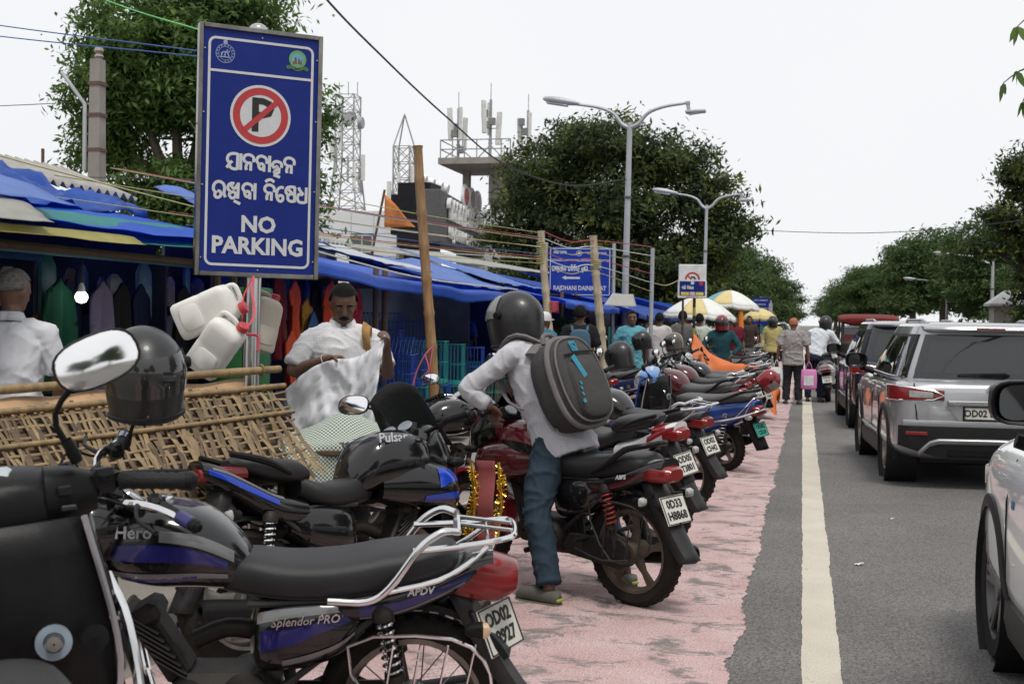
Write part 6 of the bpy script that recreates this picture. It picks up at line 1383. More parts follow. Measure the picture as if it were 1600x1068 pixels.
person('elderly man in grey polo and orange cap carrying shopping bags', (-.17, 24.4, 0), rad(90), dict(elL=(-.02, .27, 1.13), wrL=(.0, .3, .88), elR=(-.02, -.27, 1.13), wrR=(.0, -.3, .88)), tee('polo', (.28, .26, .26)), trou_d, skin_m, hair_g, near=True, s=.965, cap=mat('cap_orange', (.35, .12, .06), .8), shoe=shoe_b, loose=1.2, fat=1.12, topwr=.02)
person('man in white shirt and black helmet leaning on the white scooter', (.24, 25.3, 0), rad(80), dict(pel=(0, 0, .93), che=(.14, -.06, 1.25), nec=(.2, -.12, 1.43), hed=(.25, -.16, 1.56), shL=(.15, .10, 1.39), shR=(.17, -.28, 1.37), elL=(.25, .13, 1.12), wrL=(.4, .1, 1.0), elR=(.30, -.40, 1.13), wrR=(.32, -.44, .92)), tee('white3', (.6, .63, .66)), trou_n, skin_d, near=True, shoe=shoe_b, helmet_m=(hb, visd, .0, 1.05), untuck=False)
person('rider in yellow shirt and dark helmet far along the bike row', (-.75, 33, 0), rad(-90), None, tee('yellow2', (.42, .36, .15)), trou_d, sleeve='long', helmet_m=(hb, visd, .0))
for i, (x, y, n_, c) in enumerate([(-3.6, 28, 'grey', None), (-4.2, 29.5, 'white2', None), (-2.9, 33, 'blue', None), (-2.2, 36, 'red', None), (-3.3, 37, 'white3', None), (-1.6, 39, 'brown', None), (-1.2, 43, 'tealj', None)]):
    person(['shopper in grey deep inside the market lane', 'shopper in white deep inside the market lane', 'shopper in blue beyond the first parasol', 'shopper in red beyond the second parasol', 'shopper in pale shirt beyond the second parasol', 'shopper in brown near the far blue board', 'shopper in teal near the far blue board'][i], (x, y, 0), rad(70+40*i), None, _mc['tee_'+n_], trou_d, s=.97+.01*i)
# ================================================================ lettering drawn with strokes
GL = dict(
 ya=[[(345, 250), (310, 200), (325, 140), (380, 118), (450, 128)], [(447, 118), (443, 335)], [(375, 218), (340, 250), (300, 305)], [(330, 255), (350, 300), (390, 322), (443, 325)]],
 aa=[[(517, 120), (515, 340)]],
 na=[[(600, 240), (575, 200), (590, 155), (640, 140), (695, 165), (712, 205), (705, 240)], [(600, 240), (640, 252), (672, 250)], [(672, 240), (670, 355)], [(620, 255), (605, 310), (615, 345)]],
 ba=[[(790, 260), (765, 220), (785, 175), (830, 160), (885, 185), (903, 225), (900, 265)], [(790, 260), (800, 310), (825, 335), (855, 320), (860, 285), (835, 262), (800, 275)], [(865, 275), (865, 370)]],
 ha=[[(1050, 275), (1022, 235), (1045, 195), (1085, 185), (1135, 205), (1150, 240), (1145, 270)], [(1050, 275), (1085, 250), (1090, 280), (1060, 310)], [(1118, 270), (1110, 350)], [(1060, 310), (1050, 335), (1110, 345)], [(1040, 365), (1130, 400)]],
 ra=[[(150, 650), (110, 590), (125, 520), (180, 492), (240, 520), (262, 580), (255, 650), (275, 705)], [(150, 615), (130, 665), (150, 700), (190, 700), (215, 665), (200, 625), (165, 615)]],
 khi=[[(345, 620), (312, 580), (325, 530), (370, 510), (400, 520)], [(350, 530), (400, 585), (455, 520)], [(455, 505), (450, 720)], [(345, 620), (335, 670), (370, 710), (415, 690), (415, 645), (380, 625), (350, 640)], [(395, 745), (485, 790)]],
 e=[[(1140, 580), (1100, 570), (1055, 600), (1040, 670), (1060, 735), (1100, 760), (1130, 735), (1125, 690), (1090, 680), (1065, 700)]],
 sha=[[(1215, 690), (1185, 640), (1200, 590), (1250, 575), (1320, 585)], [(1312, 580), (1310, 785)], [(1215, 600), (1295, 690)], [(1215, 680), (1215, 740), (1250, 770), (1310, 772)], [(1215, 690), (1260, 665)]],
 dha=[[(1380, 585), (1395, 620), (1450, 690)], [(1440, 690), (1385, 680), (1365, 730), (1385, 780), (1440, 795), (1490, 790)], [(1490, 590), (1488, 800)]],
 hook=[[(865, 500), (900, 475), (945, 472), (990, 505)]])
def stroke_mb(mb, pts, w_, M, lift):
    P = catmull([Vector((x, y, 0)) for x, y in pts], 4) if len(pts) > 2 else [Vector((x, y, 0)) for x, y in pts]
    n = len(P); a = []; b = []
    for i in range(n):
        t_ = (P[min(i+1, n-1)]-P[max(i-1, 0)]).normalized(); q = Vector((-t_.y, t_.x, 0))*w_/2; a.append(P[i]+q); b.append(P[i]-q)
    vs = [p+Vector((0, 0, lift)) for p in a]+[p+Vector((0, 0, lift)) for p in b]
    mb.add(vs, [(i, i+1, n+i+1, n+i) for i in range(n-1)], M)
def glyph(mb, k, x0, y0, h, w_, M, li=0, sx=1.0):
    g_ = GL[k]; xs = [p[0] for s in g_ for p in s]; ys = [p[1]-(.0876*p[0]) for s in g_ for p in s]; X0 = min(xs); sc = h/220.0; top = {'hook': None}.get(k, min(ys))
    base = {'khi': 35, 'ha': 30}.get(k, 0); yb = max(ys)-base*2 if base else max(ys)
    for i, s in enumerate(g_):
        stroke_mb(mb, [(x0+(x-X0)*sc*sx, y0+(yb-(y-.0876*x))*sc) for x, y in s], w_, M, .0004*(i+1)+li)
    return (max(xs)-X0)*sc*sx
def odia(mb, seq, x0, y0, h, w_, M, gap=.2, sx=1.0):
    """lay out syllables; 'X+hook' puts the vowel hook above X"""
    x = x0
    for k in seq:
        if k == ' ': x += h*.45; continue
        hk = k.endswith('+'); k = k.rstrip('+'); wd = glyph(mb, k, x, y0, h, w_, M, 0, sx)
        if hk: glyph(mb, 'hook', x+wd*.05, y0+h*1.12, h, w_, M, .002, sx)
        x += wd+h*gap
    return x-x0
sign_blue = mat('sign_blue', (.006, .02, .175), .45, var=.1, scale=6, spec=.2, dust=.03, dcol=(.12, .12, .16)); sign_w = mat('sign_white', (.55, .56, .57), .45, var=.06, scale=30); sign_red = mat('sign_red', (.42, .03, .035), .45, var=.06); sign_k = mat('sign_black', (.008, .008, .008), .5)
steelp = mat('polished_steel', (.5, .5, .49), .18, metal=1.0, var=.12, scale=6, dust=.05)
steeld = mat('stainless_frame', (.19, .18, .165), .24, metal=1.0, var=.4, scale=7)
# ---------------------------------------------------------------- the no-parking board
SW, SH = .70, 1.39
t = thing('no_parking_sign', 'tall blue no-parking board in a stainless frame on a steel post', 'sign', (-3.02, 6.515, 0), rad(38.5)); t.rotation_euler = (0, .012, rad(38.5))
obj('post', MB().tube([(0, .085, 0), (0, .085, 3.16)], .05, 20), steelp, t); obj('post_cap', MB().ell((0, .085, 3.165), (.055, .055, .045), 16, 8), steelp, t)
fr = MB()
for sx in (-1, 1): fr.box((sx*(SW/2-.0125), 0, 1.765+SH/2), (.025, .055, SH), bev=.003)
for sz in (0, 1): fr.box((0, 0, 1.765+.0125+sz*(SH-.025)), (SW-.05, .053, .025), bev=.003)
obj('frame', fr, steeld, t)
pan = obj('panel', MB().box((0, .0, 1.765+SH/2), (SW-.05, .03, SH-.05)), sign_blue, t)
MS = Matrix(((1, 0, 0, 0), (0, 0, -1, -.0165), (0, 1, 0, 1.765), (0, 0, 0, 1)))      # x across, y up from the bottom edge, z out of the face
def rrect(mb, x0, y0, x1, y1, r, w_, M, lift=.0006):
    P = []
    for cx, cy, a in ((x1-r, y1-r, 0), (x0+r, y1-r, 90), (x0+r, y0+r, 180), (x1-r, y0+r, 270)): P += [(cx+r*math.cos(rad(a+q*15)), cy+r*math.sin(rad(a+q*15))) for q in range(7)]
    n = len(P); vs = []
    for i in range(n):
        a, b = Vector((*P[i-1], 0)), Vector((*P[(i+1) % n], 0)); d_ = (b-a).normalized(); q = Vector((-d_.y, d_.x, 0))*w_/2; c = Vector((*P[i], lift)); vs += [c+q, c-q]
    mb.add(vs, [(2*i, 2*i+1, 2*((i+1) % n)+1, 2*((i+1) % n)) for i in range(n)], M); return mb
bw = MB(); rrect(bw, -.292, .065, .292, SH-.075, .035, .014, MS); bw.add([(-.285, 1.128, .0006), (.285, 1.128, .0006), (.285, 1.142, .0006), (-.285, 1.142, .0006)], [(0, 1, 2, 3)], MS); obj('border', bw, sign_w, pan)
cc = (0.0, .905)
def disc(mb, r0, r1, c, lift, M, n=40):
    mb.add([(c[0]+r*math.cos(2*math.pi*i/n), c[1]+r*math.sin(2*math.pi*i/n), lift) for r in (r0, r1) for i in range(n)], [(i, (i+1) % n, n+(i+1) % n, n+i) for i in range(n)], M); return mb
obj('sign_disc', disc(MB(), .001, .172, cc, .0008, MS), sign_w, pan)
obj('red_ring', disc(MB(), .117, .157, cc, .0016, MS), sign_red, pan)
text('P', .26, sign_k, pan, M=MS @ Matrix.Translation((cc[0]+.005, cc[1]-.005, .002)), bold=.025, ext=.0003, name='letter_p')
bar = MB(); stroke_mb(bar, [(cc[0]-.095, cc[1]-.088), (cc[0]+.095, cc[1]+.088)], .03, MS, .0032); obj('red_bar', bar, sign_red, pan)
lt = MB(); odia(lt, ['ya', 'aa', 'na', 'ba', 'aa', 'ha', 'na'], -.185, .595, .092, .0165, MS, .17); obj('lettering_line', lt, sign_w, pan)
lt = MB(); odia(lt, ['ra', 'khi', 'ba', 'aa', ' ', 'na+', 'e', 'sha', 'dha'], -.255, .435, .092, .0165, MS, .14, .97); obj('lettering_line', lt, sign_w, pan)
text('NO', .125, sign_w, pan, M=MS @ Matrix.Translation((0, .292, .001)), bold=.035, ext=.0003, name='lettering'); text('PARKING', .128, sign_w, pan, M=MS @ Matrix.Translation((0, .170, .001)), bold=.035, ext=.0003, sx=.97)
pale = mat('emblem_line', (.28, .33, .5), .5); em = MB(); c1 = (-.205, 1.232)
for r0, r1 in ((.050, .053), (.036, .038)): disc(em, r0, r1, c1, .0008, MS)
em.ell((0, 0, 0), (.012, .014, .001), 10, 4, MS @ Matrix.Translation((c1[0], c1[1]+.062, .001)))
for i in range(14): a = rad(-60+300*i/13-30); stroke_mb(em, [(c1[0]+.041*math.cos(a), c1[1]+.041*math.sin(a)), (c1[0]+.047*math.cos(a), c1[1]+.047*math.sin(a))], .006, MS, .0012)
for s_ in ([(-.025, -.004), (-.01, .008), (.012, .006), (.024, .014)], [(-.018, 0), (-.022, -.016)], [(.0, .004), (-.004, -.016)], [(.012, .004), (.02, -.014)], [(-.028, -.02), (.028, -.02)], [(.006, .008), (.012, .022)]): stroke_mb(em, [(c1[0]+x, c1[1]+y) for x, y in s_], .006, MS, .0016)
obj('state_emblem', em, pale, pan)
c2 = (.205, 1.245); e2 = obj('city_emblem', disc(MB(), .034, .050, c2, .0008, MS), mat('emblem_green', (.13, .3, .12), .5), pan)
obj('emblem_sky', disc(MB(), .001, .034, c2, .0008, MS), mat('emblem_sky', (.12, .35, .45), .5), e2)
tp = MB()
for x, w_, h_ in ((-.012, .018, .035), (.008, .016, .028), (.02, .012, .018), (-.024, .01, .012)): tp.add([(c2[0]+x-w_/2, c2[1]-.028, .0012), (c2[0]+x+w_/2, c2[1]-.028, .0012), (c2[0]+x+w_*.3, c2[1]-.028+h_, .0012), (c2[0]+x, c2[1]-.02+h_, .0012), (c2[0]+x-w_*.3, c2[1]-.028+h_, .0012)], [(0, 1, 2, 3, 4)], MS)
obj('emblem_temple', tp, mat('emblem_brown', (.14, .07, .05), .6), e2)
rb = MB(); stroke_mb(rb, [(c2[0]-.062, c2[1]-.052), (c2[0]-.035, c2[1]-.046), (c2[0], c2[1]-.058), (c2[0]+.035, c2[1]-.046), (c2[0]+.062, c2[1]-.056)], .02, MS, .0012); obj('emblem_ribbon', rb, mat('emblem_ribbon', (.05, .14, .04), .5), e2); text('BMC', .016, sign_k, e2, M=MS @ Matrix.Translation((c2[0], c2[1]-.055, .0016)), bold=.02, ext=.0001)
rv = MB()
for x in (-.318, .318):
    for y in (.1, .5, .9, 1.25): rv.ell((0, 0, 0), (.006, .006, .004), 8, 4, MS @ Matrix.Translation((x, y, .001)))
for y in (.04, SH-.05): rv.ell((0, 0, 0), (.006, .006, .004), 8, 4, MS @ Matrix.Translation((0, y, .001)))
tag(obj('rivets', rv, steelp, pan), kind='stuff')
# ---------------------------------------------------------------- jerry cans tied to the post
hdpe = mat('hdpe_white', (.72, .71, .67), .45, var=.06, scale=4, subs=.25, dust=.06); hdpe2 = mat('hdpe_cream', (.52, .46, .38), .5, var=.08, scale=4, dust=.1); red_cap = mat('red_cap', (.45, .04, .05), .45)
def jerry(label, c, rot, s, m):
    t_ = thing('jerry_can', label, 'jerry can', c); t_.rotation_euler = rot; t_.scale = (s, s, s)
    rows = [[(p*k, q*k, z) for p, q in sup(28, .105, .085, 4.5)] for z, k in ((-.17, .80), (-.165, .93), (-.15, 1.0), (-.02, 1.0), (-.01, .985), (.01, .985), (.02, 1.0), (.11, 1.0), (.135, .95), (.16, .75), (.17, .5), (.175, .3))]
    b_ = obj('can_body', MB().loft(rows), m, t_); obj('handle', MB().tube([(-.08, 0, .13), (-.075, 0, .19), (-.03, 0, .20), (.02, 0, .19), (.035, 0, .15)], .014, 8, 3), m, t_)
    obj('neck', MB().lathe([(.03, 0), (.03, .03), (.024, .032)], (.06, 0, .15), n=16), m, t_); obj('cap', MB().lathe([(.034, .0), (.034, .03), (.028, .036), (.002, .036)], (.06, 0, .175), n=18), red_cap, t_); obj('embossed_panel', MB().loft([[(p*k, -.0855-z, q*k-.07) for p, q in sup(20, .07, .06, 4)] for z, k in ((0, 1), (.004, .93))]), m, b_)
    return t_
jerry('rounded white jerry can hung highest on the sign post', (-3.10, 6.13, 1.57), (.2, 1.15, rad(20)), .98, hdpe)
jerry('square white jerry can with red cap hung lowest on the post', (-3.03, 6.10, 1.385), (.35, .65, rad(15)), .95, hdpe)
jerry('cream jerry can tied behind the steel sign post', (-3.07, 6.74, 1.50), (0, .25, rad(60)), .92, hdpe2)
tag(obj('red_ribbon', MB().tube([(-2.98, 6.44, 1.77), (-2.95, 6.36, 1.68), (-2.91, 6.30, 1.55), (-2.93, 6.2, 1.46)], .008, 6, 5, sq=.3).tube([(-2.98, 6.44, 1.77), (-2.99, 6.34, 1.66), (-2.95, 6.24, 1.58), (-2.93, 6.2, 1.46)], .006, 6, 5, sq=.3).tube([(-2.98, 6.25, 1.47), (-2.92, 6.22, 1.45), (-2.87, 6.26, 1.44), (-2.86, 6.24, 1.36)], .008, 6, 4), mat('ribbon_red', (.5, .05, .08), .6)), 'red ribbon tying the jerry cans to the steel post', 'ribbon')
# ---------------------------------------------------------------- woven bamboo mat on its trestle
bam = mat('bamboo_dry', (.24, .165, .08), .7, var=.4, scale=7, bump=.3, bscale=40, stretch=(3, 3, .6)); bam2 = mat('bamboo_strip', (.18, .125, .066), .75, var=.5, scale=5, bump=.3, bscale=50); bam3 = mat('bamboo_strip_dark', (.10, .068, .038), .8, var=.5, scale=6, bump=.3); cardb = mat('dry_sheath', (.38, .24, .13), .85, var=.3, scale=6, bump=.4)
TL_, TR_, BR_, BL_ = Vector((-4.0, 3.75, 1.07)), Vector((-2.69, 6.02, 1.19)), Vector((-2.28, 5.52, .80)), Vector((-3.45, 3.35, .55))
def matp(u, v, off=0.0):
    p = TL_.lerp(TR_, u).lerp(BL_.lerp(BR_, u), v); n_ = (TR_-TL_).cross(BL_-TL_).normalized(); n_ = -n_ if n_.z < 0 else n_
    return p+n_*(off+.03*math.sin(u*5)*v)
bmt = thing('bamboo_mat', 'coarse woven bamboo mat with bamboo rails leaning over a trestle', 'bamboo mat', (-3.1, 4.7, 0))
O_ = Vector((-3.1, 4.7, 0)); rs = random.Random(12); NW = 8
for i in range(135):
    u0 = (i+rs.uniform(-.5, .5))/134; sk = .03+rs.uniform(-.03, .05); wd = rs.uniform(.006, .013); v0 = rs.uniform(-.03, .10); v1 = rs.uniform(.93, 1.06); pts = []
    for q in range(17):
        v = v0+(v1-v0)*q/16; pts.append((u0+sk*v, v, .006*math.cos(v*NW*math.pi+(i % 2)*math.pi)+rs.uniform(-.002, .003)))
    rows = []
    for (u, v, o_) in pts:
        c = matp(u, v, o_)-O_; d_ = (matp(u+.01, v)-matp(u-.01, v)).normalized(); n_ = Vector((.75, -.3, .6)).normalized(); rows.append([c-d_*wd, c-d_*wd*.3+n_*.0035, c+d_*wd*.4+n_*.003, c+d_*wd])
    obj('bamboo_strip', MB().loft(rows, False, False), (bam2, bam2, bam3, bam, bam3)[rs.randrange(5)], bmt)
for k in range(NW+4):
    v = .10+.86*k/(NW+3)+rs.uniform(-.01, .01); rows = []
    for q in range(41):
        u = -.02+1.05*q/40; c = matp(u, v, -.006*math.cos(v*NW*math.pi)*0+.005*math.sin(u*63*math.pi/2+k*math.pi))-O_; d_ = (matp(u, v+.01)-matp(u, v-.01)).normalized(); rows.append([c-d_*.008, c+d_*.008])
    obj('weave_band', MB().loft(rows, False, False), (bam2, bam)[k % 2], bmt, solid=.003)
for v, r_, o_ in ((-.13, .019, .03), (.05, .014, .02), (.34, .011, .016)):
    pts = [matp(-.05+1.08*q/10, v, o_)-O_ for q in range(11)]; rr = [r_*(1+.12*(q % 2)) for q in range(11)]
    obj('bamboo_rail', MB().tube(pts, rr, 10, 2), bam, bmt)
obj('backing_leaf', MB().sheet(lambda u, v: matp(.0+.98*u, .03+.93*v, -.03+.006*math.sin(u*50+v*9)) - O_, 30, 8), bam3, bmt, solid=.004)
obj('bamboo_sheath', MB().sheet(lambda u, v: matp(.02+.93*u, -.12+.17*v, -.02+.01*math.sin(u*40+v*3)) - O_, 40, 4), cardb, bmt, solid=.004)
for x, y in ((TR_.x-.05, TR_.y-.05), (TL_.x+.1, TL_.y+.1), (BR_.x-.05, BR_.y-.15), (BL_.x+.1, BL_.y+.1)): obj('trestle_leg', MB().tube([(x-O_.x, y-O_.y, 0), (x-O_.x, y-O_.y, .80 if x > -2.7 or y < 3.6 else 1.1)], .025, 8), bam3, bmt)
for i, u in enumerate((.985, .62, .3)): obj('rope_tie', MB().torus(matp(u, -.13, .03)-O_, .028, .006, TR_-TL_, 14, 6), mat('coir', (.2, .14, .08), .9), bmt)
# folding table with checked cloth
tb = thing('trestle_table', 'low trestle table in front of the cloth seller', 'table', (-2.50, 6.72, 0), rad(20))
obj('table_top', MB().box((0, 0, .80), (.85, .5, .03), bev=.005), bam3, tb)
for x in (-.38, .38):
    for y in (-.2, .2): obj('table_leg', MB().tube([(x, y, 0), (x, y, .785)], .022, 8), bam3, tb)
gm = checked('cloth_green_check', (.55, .57, .52), (.10, .15, .11), 2.2)
def uvsheet(name, fn, nu, nv, m, su, sv, parent=None):
    mb = MB().sheet(fn, nu, nv); o_ = obj(name, mb, m, parent, ang=None, solid=.004); me = o_.data; uv = me.uv_layers.new(name='UVMap'); idx = np.empty(len(me.loops), np.int32); me.loops.foreach_get('vertex_index', idx)
    q = np.stack([(idx//(nv+1))/nu*su, (idx % (nv+1))/nv*sv], 1).astype(np.float32); uv.data.foreach_set('uv', q.ravel()); return o_
def TC(u, v):
    x = (u-.5)*1.15; y = (v-.5)*1.0; z = .83+.17*math.exp(-((x+.02)/.28)**2-((y-.05)/.2)**2)+.03*noise.noise((x*5, y*5, 1))
    ox, oy = max(0, abs(x)-.40), max(0, abs(y)-.24); dr = ox+oy
    z -= dr*.95+.0; x = math.copysign(min(abs(x), .40)+ox*.18+.03*math.sin(y*18)*min(1, ox*8), x); y = math.copysign(min(abs(y), .24)+oy*.2+.035*math.sin(x*17)*min(1, oy*8), y)
    return (x, y, z)
oc = uvsheet('checked_cloth', TC, 40, 36, gm, 46, 40); oc.location = (-2.50, 6.72, 0); oc.rotation_euler = (0, 0, rad(20)); tag(oc, 'green and white checked cloth heaped over the trestle table', 'cloth')

# ================================================================ stalls
tarp_b = mat('tarp_blue', (.012, .15, .76), .38, var=.12, scale=3, bump=.5, bscale=7, dust=.06, dcol=(.3, .33, .4)); tarp_l = mat('tarp_periwinkle', (.17, .31, .72), .45, var=.1, scale=3, bump=.5, bscale=7, dust=.1, dcol=(.45, .45, .5)); tarp_d = mat('tarp_deep', (.02, .12, .55), .4, var=.15, scale=3, bump=.6, bscale=7, dust=.1, dcol=(.3, .33, .4)); tarp_w = mat('tarp_white', (.6, .6, .55), .5, var=.1, scale=3, dust=.15); tarp_y = mat('tarp_yellow', (.55, .5, .16), .5, var=.1); tarp_t = mat('tarp_teal', (.06, .36, .36), .5, var=.1); tarp_g = mat('tarp_grey', (.4, .42, .47), .6, var=.1, scale=3, bump=.4, bscale=8, dust=.1)
for q_ in (tarp_b, tarp_l, tarp_d, tarp_w, tarp_y, tarp_t):          # woven plastic lets some daylight through
    N_ = q_.node_tree.nodes; K_ = q_.node_tree.links.new; pb = N_['Principled BSDF']; tr_ = N_.new('ShaderNodeBsdfTranslucent'); K_(pb.inputs['Base Color'].links[0].from_socket, tr_.inputs[0]); ms_ = N_.new('ShaderNodeMixShader'); ms_.inputs[0].default_value = .5
    K_(pb.outputs[0], ms_.inputs[1]); K_(tr_.outputs[0], ms_.inputs[2]); K_(ms_.outputs[0], N_['Material Output'].inputs[0])
def tarp(label, A, B_, C, D_, m, sag=.12, wr=.03, seed=0, nu=34, nv=16, scallop=.0, solid=.003, cat='tarpaulin', name='tarpaulin', group=None, flap=0.0):
    """cloth between front corners A (near) - B (far) and back corners D - C"""
    A, B_, C, D_ = map(Vector, (A, B_, C, D_)); fl = .22
    def fn(u, w_):
        v = max(0, (w_-fl)/(1-fl)) if flap else w_; dz = flap*(1-w_/fl) if flap and w_ < fl else 0
        p = A.lerp(B_, u).lerp(D_.lerp(C, u), v)-Vector((-.03*dz/.2*math.sin(u*9+seed), 0, dz*(.8+.35*noise.noise((u*4, seed, 0))))); s_ = math.sin(math.pi*u)*math.sin(math.pi*min(1, v*.8+.1))
        cr = wr*(noise.noise((u*5+seed, v*2.2, seed))+.6*noise.noise((u*13+seed, v*4+2*u, seed))+.35*abs(noise.noise((u*24, v*9, seed*2))))
        return p+Vector((cr*.6, 0, -sag*s_+cr-scallop*(1-v)**3*abs(math.sin(u*math.pi*3))))
    return tag(obj(name, MB().sheet(fn, nu, nv), m, None, ang=None, solid=solid), label, cat, group)
# stall frames: posts, back and side boarding, roof sheet, counter
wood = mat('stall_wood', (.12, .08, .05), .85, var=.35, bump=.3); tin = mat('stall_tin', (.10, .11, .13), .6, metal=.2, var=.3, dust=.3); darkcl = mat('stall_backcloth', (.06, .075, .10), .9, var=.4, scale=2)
def stall(label, y0, y1, back=-7.2, front=-4.55, h=2.0, counter=True, ch=.55):
    t_ = thing('market_stall', label, 'market stall', (-5.5, (y0+y1)/2, 0)); ox, oy = 5.5, -(y0+y1)/2
    def L_(x, y, z): return (x+ox, y+oy, z)
    for x in (front, back):
        for y in (y0+.05, y1-.05): obj('post', MB().tube([L_(x, y, 0), L_(x, y, h+.1)], .035, 8), wood, t_)
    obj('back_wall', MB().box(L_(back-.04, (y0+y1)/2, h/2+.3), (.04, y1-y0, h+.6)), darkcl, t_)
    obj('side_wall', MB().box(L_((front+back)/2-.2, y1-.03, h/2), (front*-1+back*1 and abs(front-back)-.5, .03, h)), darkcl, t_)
    for x in (-5.2, -6.0, -6.8): obj('rafter', MB().tube([L_(x, y0, h-.02), L_(x, y1, h-.02)], .02, 6), wood, t_)
    obj('beam', MB().tube([L_(front, y0, h-.05), L_(front, y1, h-.05)], .028, 8), wood, t_)
    if counter: obj('counter', MB().box(L_(-5.35, (y0+y1)/2, ch/2), (1.3, y1-y0-.3, ch)), wood, t_)
    return t_
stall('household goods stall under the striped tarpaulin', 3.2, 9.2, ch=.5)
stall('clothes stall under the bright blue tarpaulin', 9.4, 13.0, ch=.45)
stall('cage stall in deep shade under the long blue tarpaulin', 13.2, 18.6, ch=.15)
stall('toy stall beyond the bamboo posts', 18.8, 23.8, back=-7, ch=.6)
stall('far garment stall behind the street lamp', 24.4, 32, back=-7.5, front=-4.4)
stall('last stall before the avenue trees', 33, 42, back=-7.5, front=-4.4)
# tarpaulins
tarp('white, yellow and teal striped awning edge of the household stall', (-4.25, 3.0, 1.98), (-4.28, 9.3, 2.05), (-5.0, 9.3, 2.28), (-5.0, 3.0, 2.25), tarp_t, .06, .02, 1)
tarp('yellowed strip of awning hanging over the household stall', (-4.16, 3.0, 1.97), (-4.18, 7.4, 2.0), (-4.3, 7.4, 2.06), (-4.3, 3.0, 2.03), tarp_y, .03, .01, 2)
tarp('white strip of awning above the yellowed strip', (-4.18, 3.0, 2.03), (-4.2, 6.4, 2.07), (-4.42, 6.4, 2.20), (-4.42, 3.0, 2.18), tarp_w, .03, .015, 2)
tarp('blue awning sheet spread over the household stall', (-4.36, 2.9, 2.11), (-4.25, 9.7, 2.12), (-7.3, 9.7, 2.72), (-7.3, 2.9, 2.66), tarp_b, .10, .03, 3)
tarp('faded periwinkle tarpaulin overlapping the blue awning', (-4.28, 2.9, 2.17), (-4.42, 7.0, 2.22), (-6.3, 8.4, 2.74), (-6.3, 2.9, 2.72), tarp_l, .03, .03, 4)
tarp('crumpled blue tarpaulin bundled on top of the first roof', (-5.75, 5.6, 2.34), (-5.75, 10.2, 2.40), (-6.9, 10.0, 2.72), (-6.9, 5.6, 2.86), tarp_d, -.10, .19, 5, 48, 20)
tarp('bright blue tarpaulin stretched over the clothes stall', (-4.05, 9.6, 2.02), (-4.05, 17.6, 1.90), (-7.2, 17.8, 2.45), (-7.2, 9.4, 2.62), tarp_b, .12, .025, 6, 44, 22, flap=.16)
tarp('rolled faded tarpaulin lying on the clothes stall roof', (-5.0, 10.4, 2.38), (-5.0, 12.9, 2.3), (-5.8, 12.9, 2.62), (-5.8, 10.4, 2.72), tarp_l, -.16, .06, 7, 30, 14)
tarp('pale end of the long tarpaulin folded back near the bamboo pole', (-4.3, 14.0, 2.03), (-4.1, 17.9, 1.96), (-5.6, 18.0, 2.42), (-5.6, 14.3, 2.36), tarp_l, .05, .03, 8)
tarp('grey weathered sheet on the roof beyond the clothes stall', (-4.9, 12.4, 2.26), (-4.7, 15.6, 2.14), (-6.0, 15.6, 2.5), (-6.0, 12.4, 2.52), tarp_g, .03, .03, 9)
tarp('bright blue tarpaulin sloping below the direction board', (-3.5, 18.6, 1.86), (-3.4, 23.6, 1.80), (-7.2, 23.9, 2.4), (-7.2, 18.2, 2.6), tarp_b, .1, .03, 10, flap=.15)
tarp('light blue tarpaulin ridge left of the direction board', (-4.4, 17.9, 2.1), (-4.2, 20.6, 2.05), (-6, 20.6, 2.55), (-6, 17.7, 2.6), tarp_l, .02, .04, 11)
tarp('sagging deep blue tarpaulin beyond the street lamp', (-3.1, 24.2, 1.72), (-2.9, 31.5, 1.72), (-7.6, 32, 2.7), (-7.6, 24.2, 2.8), tarp_d, .22, .04, 12, flap=.15)
tarp('dull blue tarpaulin over the farthest stalls', (-3.3, 32.5, 1.9), (-3.3, 42, 1.9), (-7.6, 42, 2.8), (-7.6, 32.2, 2.9), tarp_d, .2, .04, 13, flap=.15)
tarp('small white sheet hung in front of the lamp post', (-3.55, 22.6, 1.83), (-3.0, 23.0, 1.82), (-3.1, 23.3, 2.05), (-3.45, 23.0, 2.06), tarp_w, .02, .01, 14, 10, 6)
tarp('large pale sheet roof beyond the stalls', (-6.2, 23, 2.6), (-5.4, 29, 2.6), (-9, 30, 3.2), (-10, 23, 3.1), tarp_w, .05, .02, 15)
# corrugated sheets showing between the tarpaulins
cor = mat('asbestos_sheet', (.36, .35, .33), .9, var=.25, dust=.3)
for i, (x, y, z, L_, w_) in enumerate([(-6.6, 10.6, 2.72, 1.6, 1.8), (-5.9, 14.2, 2.5, 1.5, 3.0), (-6.7, 8.6, 2.8, 1.2, 1.2)]):
    mb = MB().sheet(lambda u, v: (x-L_*.5*u, y+w_*(v-.5), z+.3*u+.03*math.sin(v*w_*42)), 3, int(w_*40)); tag(obj('corrugated_sheet', mb, cor, None, solid=.006), ['corrugated grey sheet behind the bright blue tarpaulin', 'long corrugated sheet with toothed edge by the grey tarpaulin', 'short corrugated sheet beside the bundled tarpaulin'][i], 'roof sheet')
